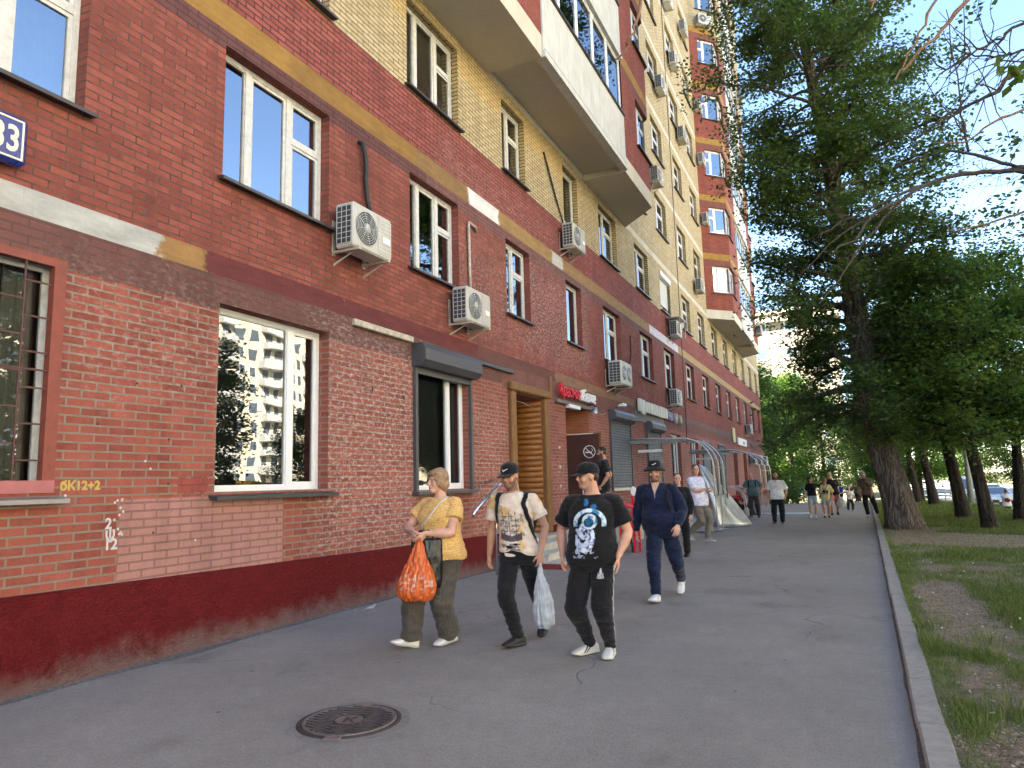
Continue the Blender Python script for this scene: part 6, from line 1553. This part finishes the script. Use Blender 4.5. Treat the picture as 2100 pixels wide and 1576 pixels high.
def make_tree(name,path,radii,env,z0,z1,nbr,leaves,lsize,lm,bm,seed,sig=.33,up=(.1,.7),flare=True,step=.3,fill=0,wood=True):
    """path: trunk points (local), env(z)->crown radius. returns (trunk mesh, crown mesh)"""
    r=random.Random(seed); T=MB()
    # trunk with flare and slight lobes
    ns=22; pts=[];rr=[]
    m=len(path)
    for i in range(m-1):
        for k in range(6):
            t=k/6; pts.append(Vector(path[i]).lerp(Vector(path[i+1]),t)); rr.append(radii[i]*(1-t)+radii[i+1]*t)
    pts.append(Vector(path[-1])); rr.append(radii[-1]); b0=len(T.v)
    for i,p in enumerate(pts):
        for j in range(ns):
            a=2*math.pi*j/ns; lob=1+.07*math.sin(a*5+1+p.z*.4)+.05*mnoise.noise((math.cos(a)*2,math.sin(a)*2,p.z*.8+seed))
            fl=1+(.20*math.exp(-p.z/.3)*(1+.35*math.sin(a*4+seed)) if flare else 0)
            T.v.append((p.x+rr[i]*lob*fl*math.cos(a),p.y+rr[i]*lob*fl*math.sin(a),p.z-(.06 if i==0 else 0)))
    sl=T.slot(bm)
    for i in range(len(pts)-1):
        for j in range(ns):
            q=(j+1)%ns; T.f.append((b0+i*ns+j,b0+i*ns+q,b0+(i+1)*ns+q,b0+(i+1)*ns+j)); T.m.append(sl); T.uv.append(None); T.sm.append(True)
    vs=[];fs=[]
    def rad_at(z):
        return max(.03,rr[min(range(len(pts)),key=lambda i:abs(pts[i].z-z))])
    tips=[]
    for i in range(nbr):
        z=z0+(z1-z0)*((i+r.random())/nbr); o=interp(path,min(z,path[-1][2])); az=i*2.399+r.uniform(-.4,.4); e=env(z)*r.uniform(.7,1.1)
        d=Vector((math.cos(az),math.sin(az),r.uniform(*up))); p=branch_path(r,o,d,e,7,-.03,.10)
        if wood: T.tube(p,[max(.012,rad_at(z)*.32*(1-t/8.5)) for t in range(8)],bm,6)
        for k in (3,4,5,6,7):
            if k<7:
                for s_ in range(3):
                    dd=(p[k]-p[k-1]).normalized()+Vector((r.gauss(0,.7),r.gauss(0,.7),r.gauss(.05,.4))); q=branch_path(r,p[k],dd,e*r.uniform(.18,.38),3,-.05,.2)
                    if wood: T.tube(q,[.016,.012,.008,.005],bm,4)
                    tips+= [q[2],q[3]]
            tips.append(p[k])
    per=max(1,int(leaves/len(tips)))
    for tpt in tips:
        if r.random()<.16: continue
        add_leaves(vs,fs,r,tpt,int(per*r.uniform(.5,1.6)),sig*r.uniform(.6,1.25),lsize)
    Cb=MB(); Cb.raw(vs,fs,lm)
    return T.mesh('trunk'),Cb.mesh('crown')
def tree_obj(name,me,loc,rz,label,group=None,sc=1.0,cat='tree'):
    o=empty(name,loc,rz,label,cat,group); o.scale=(sc,sc,sc); inst('trunk',me[0],o); inst('crown',me[1],o); return o
# the big maple
def env_big(z):
    base=2.5 if z<4.5 else 2.95
    k=1+.24*math.sin(z*2.05+.6)
    if z>13: base=2.95-.2*(z-13)
    return base*k
bp=[(0,0,0),(-.2,0,1.12),(-.45,0,2.43),(-.59,.05,4.31),(-.73,.1,6.54),(-.87,.1,8.7),(-.97,.05,10.2),(-1.28,0,13.3),(-1.5,0,15.74),(-1.65,0,18.6),(-1.7,0,20.5)]
br_=[.42,.37,.34,.32,.28,.25,.22,.16,.12,.08,.03]
big=make_tree('maple',bp,br_,env_big,2.9,20.3,150,190000,.10,M_leaf,M_bark,3,sig=.23,up=(-.15,.55))
tree_obj('maple_tree',big,(1.28,21.6,.03),0,'tallest dark leaved tree with a leaning furrowed trunk at the kerb')
# lime trees on the lawn
def env_l(z): return max(.9,2.6*(1-.06*(z-4.8)**2/1.6)) if z>4.8 else 2.5
lp=[(0,0,0),(-.10,0,1.1),(-.22,.02,2.1),(-.30,.05,3.2),(-.35,.1,4.6),(-.3,.1,6.6),(-.25,.1,8.4)]
lime=make_tree('lime',lp,[.20,.17,.155,.13,.10,.06,.03],env_l,2.7,8.2,52,42000,.11,M_leaf2,M_barkd,8,sig=.27,up=(-.05,.55))
for (x,y,rz,s,l) in ((3.18,26.35,0,1.0,'dark trunked lawn tree standing between the lamp posts'),(3.14,21.5,.25,.86,'nearest lawn tree with a leaning trunk right of the tallest tree'),(4.35,24.8,2.2,.80,'lawn tree at the right edge with foliage hanging low over the walker'),(3.34,36.3,.1,1.0,'slender lawn tree leaning left behind the tallest tree'),(3.5,46.3,-.2,1.05,'far lawn tree in front of the white guard rail')):
    tree_obj('lime_tree',lime,(x,y,lawn_z(x,y)),rz,l,'trees on the lawn',s)
# far trees
def env_f(z): return 3.3*math.sqrt(max(.05,1-((z-6.5)/6.2)**2))
fp=[(0,0,0),(.05,0,2),(.0,.1,4),(.1,.1,7),(.1,.1,11)]
far1=make_tree('far',fp,[.3,.25,.2,.14,.04],env_f,1.6,12,50,26000,.22,M_leaf2,M_barkd,5,sig=.5,wood=False)
far2=make_tree('far',fp,[.3,.25,.2,.14,.04],env_f,1.2,12,50,26000,.22,M_leaf3,M_barkd,6,sig=.5,wood=False)
far3=make_tree('far',fp,[.3,.25,.2,.14,.04],env_f,1.0,12,50,26000,.22,M_leaf,M_barkd,16,sig=.5,wood=False)
fl=[(-7.6,66,far3,1.0,'dark leafy tree at the corner where the building ends'),(-4.6,72,far1,1.0,'green tree behind the walker in the white shirt'),(-9.5,74,far2,1.05,'yellow green sunlit tree in the gap beyond the building end'),(-2.2,80,far3,.9,'dark tree above the group with the boy in the numbered shirt'),(-6.5,86,far1,1.1,'tall green tree in front of the pale far building'),(1.0,92,far2,.8,'bright tree at the vanishing end of the path'),(3.4,76,far1,.95,'green tree behind the trunk of the tallest tree'),(2.9,62,far1,.9,'tree arching over the right side of the far path'),(11.5,100,far1,1.1,'tree far down the road behind the van'),(15,108,far2,1.1,'bright tree across the road behind the parked car'),(19,104,far3,1.2,'dark tree across the road at the right edge'),(-1.0,104,far2,.95,'sunlit yellow green tree at the very end of the path'),(4.4,56,far1,.8,'low tree between the far lawn trunks')]
for i,(x,y,me,s,l) in enumerate(fl):
    tree_obj('park_tree',me,(x,y,(pz(y)-.05) if x<4 else lawn_z(x,y)),i*1.37,l,'trees at the far end of the street',s)
# hedge of shrubs under the trees at the end
vs=[];fs=[]; r=random.Random(31)
for i in range(150): add_leaves(vs,fs,r,(r.uniform(-9,-3.4),r.uniform(62,70),r.uniform(-.6,1.0)),60,.45,.22)
b=MB(); b.raw(vs,fs,M_leaf); tag(b.build('shrubs'),'dark clipped shrubs under the trees past the building end','shrubs',kind='stuff')
# trees outside the right edge whose branches reach into the view
M_twig=simple('orange brown twig',(.27,.15,.085),.6,0,.3,18)
M_twigd=simple('dark twig',(.075,.058,.048),.8,0,.3,12)
def overhang(name,base,trunk_top,rad,branches,label,bm):
    o=empty(name,base,0,label,'tree'); bx=Vector(base)
    T=MB(); pts=[Vector((0,0,0)),Vector((.05,0,trunk_top*.5)),Vector((0,.1,trunk_top))]; T.tube(pts,[rad*1.4,rad,rad*.6],bm,14); T.build('trunk',o)
    for pl,r0,mt in branches:
        p=[Vector(q)-bx for q in pl]; n=len(p)
        # smooth
        sm=[]
        for i in range(n-1):
            for k in range(4):
                t=k/4; a=p[max(i-1,0)];b_=p[i];c=p[i+1];d=p[min(i+2,n-1)]
                sm.append(.5*((2*b_)+(c-a)*t+(2*a-5*b_+4*c-d)*t*t+(3*b_-a-3*c+d)*t**3))
        sm.append(p[-1]); k=len(sm); rr=random.Random(int(r0*1e4)+n)
        B=MB(); rl=[r0*(1-.72*i/k)*(1+.25*(i%7==3)) for i in range(k)]
        sm=[q+Vector((rr.gauss(0,r0*.5),rr.gauss(0,r0*.5),rr.gauss(0,r0*.5))) if 0<i<k-1 else q for i,q in enumerate(sm)]
        B.tube(sm,rl,mt,7)
        if r0>.02 or mt is M_twigd:
            for i in range(int(k*.7)):
                q=rr.choice(sm[k//3:]); d=Vector((rr.gauss(-.3,.5),rr.gauss(0,.4),rr.gauss(0.1,.6)))
                tw=branch_path(rr,q,d,rr.uniform(.25,.95)*(1.3 if r0>.03 else .6),5,-.05,.22); B.tube(tw,[.006,.005,.004,.003,.0025,.002],mt,4)
        B.build('branch',o)
    return o
tk=lambda *p:list(p)
nearb=[(tk((3.0,4.6,5.3),(1.7,4.6,4.9),(.94,4.6,4.3),(.72,4.6,4.09),(.55,4.6,3.94),(.45,4.6,3.84)),.017,M_twig),
 (tk((3.0,4.8,5.6),(1.6,4.9,5.2),(.83,4.9,4.54),(.65,4.9,4.27),(.56,4.9,4.12),(.53,4.9,4.03)),.012,M_twig),
 (tk((3.1,5.0,4.8),(1.7,5.2,4.35),(1.23,5.2,4.05),(1.09,5.2,3.93),(.92,5.2,3.85),(.75,5.2,3.77)),.022,M_twigd),
 (tk((3.1,5.0,5.0),(1.8,5.4,4.55),(1.31,5.4,4.44),(1.14,5.4,4.36),(.99,5.4,4.30),(.81,5.4,4.22)),.014,M_twigd),
 (tk((3.1,5.0,4.6),(1.8,5.6,4.35),(1.33,5.6,4.35),(1.2,5.6,4.35),(1.03,5.6,4.41),(.94,5.6,4.50)),.012,M_twigd),
 (tk((3.1,4.8,4.0),(1.6,5.0,3.8),(1.15,5.0,3.67),(.97,5.0,3.62),(.84,5.0,3.54),(.67,5.0,3.57)),.011,M_twig),
 (tk((3.0,4.5,5.8),(1.2,4.4,6.2),(-.3,4.4,5.6),(-.92,4.4,4.92),(-.99,4.4,4.73),(-1.05,4.4,4.56),(-1.12,4.4,4.42),(-1.2,4.4,4.35)),.019,M_twig),
 (tk((3.0,4.5,5.4),(1.5,4.4,5.0),(.44,4.4,4.34),(.39,4.4,4.26),(.34,4.4,4.21)),.012,M_twig)]
nt=overhang('ash_tree',(3.1,4.7,.03),6.2,.16,nearb,'overhanging tree whose orange brown twigs cross the top right corner',M_bark)
vs=[];fs=[]; r=random.Random(77); b=MB()
for c in ((1.09,4.9,3.88),(1.05,4.9,3.92),(1.13,4.9,3.80),(1.16,5.0,3.9)): add_leaves(vs,fs,r,Vector(c)-Vector((3.1,4.7,.03)),7,.03,.075)
b.raw(vs,fs,M_leaf3); b.build('leaves',nt)
limb=[(tk((5.6,11.8,4.6),(4.0,11.6,5.5),(2.84,11.5,5.58),(2.56,11.5,5.57),(1.94,11.5,5.72),(1.33,11.2,5.53),(.69,10.9,5.12),(.05,10.7,4.56)),.052,M_twigd),
 (tk((3.2,11.5,5.6),(2.51,11.5,5.65),(2.35,11.5,5.76),(1.9,11.5,6.03),(1.43,11.5,6.07),(.98,11.5,5.99)),.035,M_twigd),
 (tk((1.95,11.5,6.02),(1.92,11.5,6.6),(1.92,11.5,7.2),(1.89,11.5,8.25)),.018,M_twigd),
 (tk((1.93,11.5,6.4),(1.6,11.5,7.0),(1.45,11.5,7.6)),.010,M_twigd),(tk((1.92,11.5,6.8),(2.1,11.5,7.4),(2.15,11.5,7.9)),.009,M_twigd),
 (tk((5.6,11.8,4.2),(3.6,10.8,4.7),(2.54,10.5,4.72),(2.28,10.5,4.72),(1.91,10.5,4.62),(1.49,10.5,4.58)),.028,M_twig),
 (tk((1.33,11.2,5.53),(.9,11,5.35),(.3,10.9,5.1),(-.1,10.8,4.9)),.022,M_twigd),(tk((1.0,11.1,5.3),(.5,11,4.8),(.1,10.8,4.2),(-.15,10.7,3.9)),.018,M_twigd),
 (tk((.9,11,5.25),(.2,10.9,4.9),(-.4,10.8,4.35)),.014,M_twigd)]
nt=overhang('ash_tree',(5.8,12.0,-.2),7.0,.2,limb,'tree right of the lawn whose long dead limb reaches in front of the tallest tree',M_bark)
vs=[];fs=[]; r=random.Random(78); b=MB()
for c in ((2.86,12.5,7.0),(2.67,12.6,6.5),(2.6,12.4,6.3),(2.79,12.5,5.8),(2.44,12.2,5.4),(2.3,12.2,5.3),(2.2,12.2,6.5),(2.44,12.5,8.7),(2.5,12.4,5.0),(2.75,12.5,4.7),(2.7,12.5,4.3),(1.6,11.5,6.0),(1.3,11.4,5.9),(1.0,11.3,5.75),(2.5,12.5,4.4),(2.8,12.6,5.2)): add_leaves(vs,fs,r,Vector(c)-Vector((5.8,12,-.2)),34,.13,.085)
b.raw(vs,fs,M_leaf); b.build('leaves',nt)
# ------------------------------------------------------------------ far things: buildings, rails, posts, cars
def block(name,label,x0,x1,y0,y1,zb,h,face,cols_,flo,wall_m,groups=True,side=None,base=None):
    """plain apartment block: 'face' side carries windows; face in '-y','-x'"""
    o=empty(name,(0,0,0),0,label,'building'); b=MB()
    b.box(x0,x1,y0,y1,zb,zb+h,wall_m); b.build('wall',o)
    b=MB(); b.box(x0-.3,x1+.3,y0-.3,y1+.3,zb+h+.003,zb+h+.5,M_cream); b.build('roof',o)
    W_=(x1-x0) if face=='-y' else (y1-y0); st=h/flo
    fm=MB(); fm.box(-.02,.06,0,1.5,0,1.5,M_pvc); me=fm.mesh('window'); pm=MB(); pm.face([(.062,.1,.1),(.062,1.4,.1),(.062,1.4,1.4),(.062,.1,1.4)],M_dg); pmm=pm.mesh('pane')
    cnt=0
    for k in range(flo):
        for i in range(cols_):
            u=(i+.5)*W_/cols_-.75; z=zb+k*st+.9
            if cnt>=100: break
            if face=='-y': q=inst('window',me,o,(x0+u+1.5,y0,z),0); q.rotation_euler=(0,0,-math.pi/2); q.location=(x0+u,y0,z)
            else: q=inst('window',me,o,(x0,y0+u+1.5,z),math.pi)
            inst('pane',pmm,q); cnt+=1
    return o
t=NT('dark far glass'); M_dg=t.bsdf((.10,.13,.16),.08,.8)
t=NT('pale far wall'); o=t.obj(); M_fw=t.bsdf(t.mix(t.rng(t.noise(o,.6,4),.3,.7),(.27,.235,.18),(.32,.28,.22)),.85,.2)
t=NT('sunny cream tower wall'); o=t.obj(); M_tw=t.bsdf(t.mix(t.rng(t.noise(o,.4,4),.3,.7),(.66,.59,.43),(.74,.68,.53)),.85,.2)
fb=block('apartment_building','pale cream building far off past the end of the brick facade',-30,.4,100,116,-1.9,25.1,'-y',8,7,M_fw)
b=MB()
for i in range(9): b.box(-30.06,.46,99.95,100,-.05+i*.42,.27+i*.42,M_cream)
b.build('rusticated_base',fb); b=MB(); b.box(-30.4,.8,99.3,116.6,22.0,22.5,M_cream); b.build('cornice',fb)
# tower across the road (seen only mirrored in the panes, it also throws light back)
tw=empty('tower_block',(0,0,0),0,'sunlit cream tower across the road, mirrored in the nearest ground floor window','building')
b=MB(); b.box(70,86,62,135,-1.6,46,M_tw); b.build('wall',tw)
b=MB(); b.box(69.6,86.4,61.6,135.4,46.01,46.6,M_cream); b.build('roof',tw)
fm=MB(); fm.box(-.05,.0,0,1.6,0,1.7,M_pvc); me=fm.mesh('window'); pm=MB(); pm.face([(-.052,.1,.1),(-.052,.1,1.6),(-.052,1.5,1.6),(-.052,1.5,.1)],M_dg); pmm=pm.mesh('pane')
bm_=MB(); bm_.box(-1.1,0,-.2,3.2,-.1,1.0,M_conc); bm_.box(-1.1,-.05,-.2,3.2,2.6,2.7,M_conc); bme=bm_.mesh('balcony')
for k in range(7):
    for i in range(13):
        q=inst('window',me,tw,(70,70+i*2.7,2+k*2.8)); inst('pane',pmm,q)
b=MB()
for k in range(15):
    for i in range(26):
        if k<7 and i<13+0 and i>=0: continue
        b.box(69.95,70,70+i*2.7-(5.4 if i>22 else 0),71.5+i*2.7-(5.4 if i>22 else 0),2+k*2.8,3.6+k*2.8,M_dg)
o=b.build('upper_windows',tw); o['kind']='stuff'
for k in range(15):
    for i in (2,5,6,9,12): inst('balcony',bme,tw,(70,70+i*2.7-.4,1.1+k*2.8),sc=(1,.8,1))
for i,(y0,y1,h_,l) in enumerate(((-85,-28,30,'cream block added across the road behind the camera to bounce fill light'),(-20,34,30.5,'cream block added across the road opposite the grilled window to bounce fill light'),(92,150,30,'farther cream block added across the road to bounce fill light'))):
    b2=empty('tower_block',(0,0,0),0,l,'building'); b=MB(); b.box(44,58,y0,y1,-1.6,h_,M_tw); b.build('wall',b2)  # blocks added out of view to throw warm fill onto the shaded street
    b=MB(); b.box(43.6,58.4,y0-.4,y1+.4,h_+.01,h_+.6,M_cream); b.build('roof',b2)
    b=MB()
    for k in range(9):
        for j in range(int((y1-y0)/3.3)): b.box(43.95,44,y0+1+j*3.3,y0+2.6+j*3.3,2+k*3.1,3.7+k*3.1,M_dg)
    o=b.build('windows',b2); o['kind']='stuff'
ki=empty('kiosk',(30,42,-1.3),0,'yellow and green kiosk across the road, mirrored in the window','kiosk')
b=MB(); b.box(0,5,0,14,0,2.2,simple('kiosk green',(.06,.45,.08),.5)); b.build('wall',ki); b=MB(); b.box(-.4,5.2,-.3,14.3,2.21,3.4,simple('kiosk yellow',(.75,.48,.03),.5)); b.build('fascia',ki)
for i,(x,y,s) in enumerate(((13.5,6.5,1.05),(15,23.2,.78),(17,33.5,.6),(14,13.5,1.05),(14.5,46,.8))):
    tree_obj('park_tree',far3,(x,y,-1.3),i*2.1,('tree across the lawn, mirrored in the window left of the tower','tree by the road, mirrored in the narrow pane','tree across the road mirrored low in the panes','tree across the lawn mirrored behind the window bars','tree by the road mirrored beside the roller shutter')[i],'trees across the road',s)
# guard rail
M_gr=simple('pale guard rail',(.55,.56,.56),.45,.2,.15,4)
g=empty('guard_rail',(0,0,0),0,'low white guard rail along the road beyond the lawn trees','guard rail')
A,B_=Vector((3.9,72,-.45)),Vector((10.5,66,-1.05)); n=14
for z in (.25,.50,.75):
    b=MB(); b.tube([A+Vector((0,0,z)),B_+Vector((0,0,z))],.055,M_gr,6); b.build('rail',g)
for i in range(n+1):
    b=MB(); p=A.lerp(B_,i/n); b.tube([p-Vector((0,0,.4)),p+Vector((0,0,.80))],.05,M_gr,6); b.build('post',g)
M_post=simple('pale lamp post',(.42,.45,.44),.5,.3,.1,3)
for x,y,z,h,r_,l in ((4.95,38,-.12,9,.11,'thick pale lamp post between two lawn trunks'),(5.86,52,-.45,6,.06,'thin white post left of the dark lawn trunk'),(3.67,60,.0,8,.05,'thin far post beside the trunk of the tallest tree')):
    lo=empty('lamp_post',(x,y,z-.3),0,l,'lamp post'); b=MB(); b.tube([(0,0,0),(0,0,h*.3),(0,0,h)],[r_*1.25,r_,r_*.6],M_post,12); b.build('pole',lo)
    b=MB(); b.tube([(0,0,h),(.6,0,h+.4),(1.6,0,h+.5)],.04,M_post,8); b.build('arm',lo); b=MB(); b.box(1.4,2.1,-.12,.12,h+.42,h+.55,M_post,bev=.03); b.build('lamp_head',lo)
b=MB(); b.lathe([(.25,0),(.22,.25),(.12,.35),(.10,.9),(.2,.95),(.2,1.0)],M_post,14); tag(b.build('bollard',None,(9.0,52,-1.3)),'pale round bollard base beside the parked car','bollard')
# vehicles
def car(loc,rz,label,body,van=False):
    c=empty('parked_car' if not van else 'parked_van',loc,rz,label,'car' if not van else 'van'); L_,w,h=(4.3,1.75,1.48) if not van else (5.4,2.0,2.3)
    if not van: prof=[(-2.15,.35),(-2.12,.72),(-1.95,.86),(-1.15,.98),(-.45,1.42),(.75,1.48),(1.55,1.30),(2.0,.98),(2.12,.75),(2.15,.35)]
    else: prof=[(-2.7,.4),(-2.68,.95),(-2.2,1.15),(-1.55,2.1),(-1.2,2.28),(2.6,2.3),(2.7,2.1),(2.7,.4)]
    b=MB(); n=len(prof); k=w/2
    vs=[]
    for s_,ins in ((-1,0),(1,0)):
        for y,z in prof: vs.append((s_*(k-(.16 if z>1.05 else .02)),y,z))
    fs=[tuple(range(n))[::-1] if False else tuple(range(n)),tuple(range(n,2*n))[::-1]]+[(i,n+i,n+(i+1)%n,(i+1)%n) for i in range(n)]
    b.raw(vs,fs,body); o=b.build('body',c); m=o.modifiers.new('b','BEVEL'); m.width=.06; m.segments=2; m.limit_method='ANGLE'
    b=MB()
    if not van: b.raw([(-.66,-1.13,1.0),(.66,-1.13,1.0),(.60,-.52,1.40),(-.60,-.52,1.40)],[(0,1,2,3)],M_dg)
    else: b.raw([(-.82,-2.19,1.20),(.82,-2.19,1.20),(.78,-1.62,2.02),(-.78,-1.62,2.02)],[(0,1,2,3)],M_dg)
    o=b.build('windscreen',c); o.location=(0,-.03,.03)
    b=MB()
    for s_ in (-1,1):
        x=s_*(k-.10)
        if not van: b.raw([(x,-.95,1.0),(x,-.42,1.36),(x,.75,1.40),(x,1.4,1.22),(x,1.55,1.02)],[(0,1,2,3,4)],M_dg)
        else: b.raw([(x*1.0,-1.9,1.3),(x,-1.45,1.95),(x,-.6,1.98),(x,-.6,1.3)],[(0,1,2,3)],M_dg)
    b.build('side_window',c)
    fy=prof[0][0]
    for s_ in (-1,1):
        b=MB(); b.box(s_*.62-.17,s_*.62+.17,fy+.0,fy+.12,.62,.78,M_white,bev=.03); b.build('headlight',c)
    b=MB(); b.box(-.7,.7,fy-.03,fy+.1,.36,.56,M_blk,bev=.02); b.build('bumper',c)
    b=MB(); b.box(-.26,.26,fy-.04,fy-.031,.42,.53,M_white); b.build('number_plate',c)
    for s_ in (-1,1):
        for y in (fy+.82,-fy-.85):
            b=MB(); Mx=Matrix.Translation((s_*(k-.2),y,.33))@Matrix.Rotation(R(90),4,'Y'); b.lathe([(.33,-.11),(.33,.11)],M_blk,18,Mx); wo=b.build('wheel',c)
            b=MB(); b.lathe([(.2,-.115),(.2,.115)],M_grey,14,Mx); b.build('rim',wo)
    return c
M_cw=simple('white car paint',(.72,.74,.76),.25,0,.03,2); M_cs=simple('silver blue car paint',(.45,.52,.58),.25,.3,.03,2)
car((10.35,67,-1.3),R(4),'pale silver car facing the camera on the road beyond the lawn',M_cs)
car((9.7,76,-1.3),R(4),'white van on the road behind the thick lamp post',M_cw,True)
car((12.6,84,-1.3),R(4),'white car farther down the road at the right',M_cw)
# ------------------------------------------------------------------ camera, sky, sun
cam=bpy.data.cameras.new('camera'); cam.sensor_fit='HORIZONTAL'; cam.sensor_width=36; cam.lens=36*1456/2100; cam.clip_end=3000; cam.clip_start=.05
co=bpy.data.objects.new('camera',cam); COL.objects.link(co)
p_,yw,rl_=R(7.938),R(24.892),R(-1.5612)
fw=Vector((-math.sin(yw)*math.cos(p_),math.cos(yw)*math.cos(p_),math.sin(p_))); rt=Vector((math.cos(yw),math.sin(yw),0)); up=rt.cross(fw)
r2=rt*math.cos(rl_)+up*math.sin(rl_); u2=up*math.cos(rl_)-rt*math.sin(rl_)
Mx=Matrix((r2,u2,-fw)).transposed().to_4x4(); Mx.translation=(0,0,1.508); co.matrix_world=Mx
scn.camera=co
SUN_EL,SUN_DIR=R(40),Vector((-.87,-.50,0)).normalized()    # direction towards the sun
sd_=Vector((SUN_DIR.x*math.cos(SUN_EL),SUN_DIR.y*math.cos(SUN_EL),math.sin(SUN_EL)))
sl_=bpy.data.lights.new('sun','SUN'); sl_.energy=5.0; sl_.angle=R(.53); sl_.color=(1,.90,.76)
so=bpy.data.objects.new('sun',sl_); COL.objects.link(so); so.rotation_euler=sd_.to_track_quat('Z','Y').to_euler()
w=bpy.data.worlds.new('World'); scn.world=w; w.use_nodes=True; nt_=w.node_tree
bg=nt_.nodes['Background']; sk=nt_.nodes.new('ShaderNodeTexSky'); sk.sky_type='NISHITA'; sk.sun_disc=False
sk.sun_elevation=SUN_EL; sk.sun_rotation=math.atan2(SUN_DIR.x,SUN_DIR.y); sk.altitude=150; sk.air_density=1.0; sk.dust_density=.15; sk.ozone_density=2.6
nt_.links.new(sk.outputs[0],bg.inputs[0]); bg.inputs[1].default_value=.052
vs_=scn.view_settings; vs_.view_transform='Standard'; vs_.look='None'; vs_.gamma=1; vs_.exposure=3.6; vs_.use_curve_mapping=False
scn.cycles.max_bounces=8; scn.cycles.transparent_max_bounces=12; scn.cycles.caustics_reflective=False; scn.cycles.caustics_refractive=False
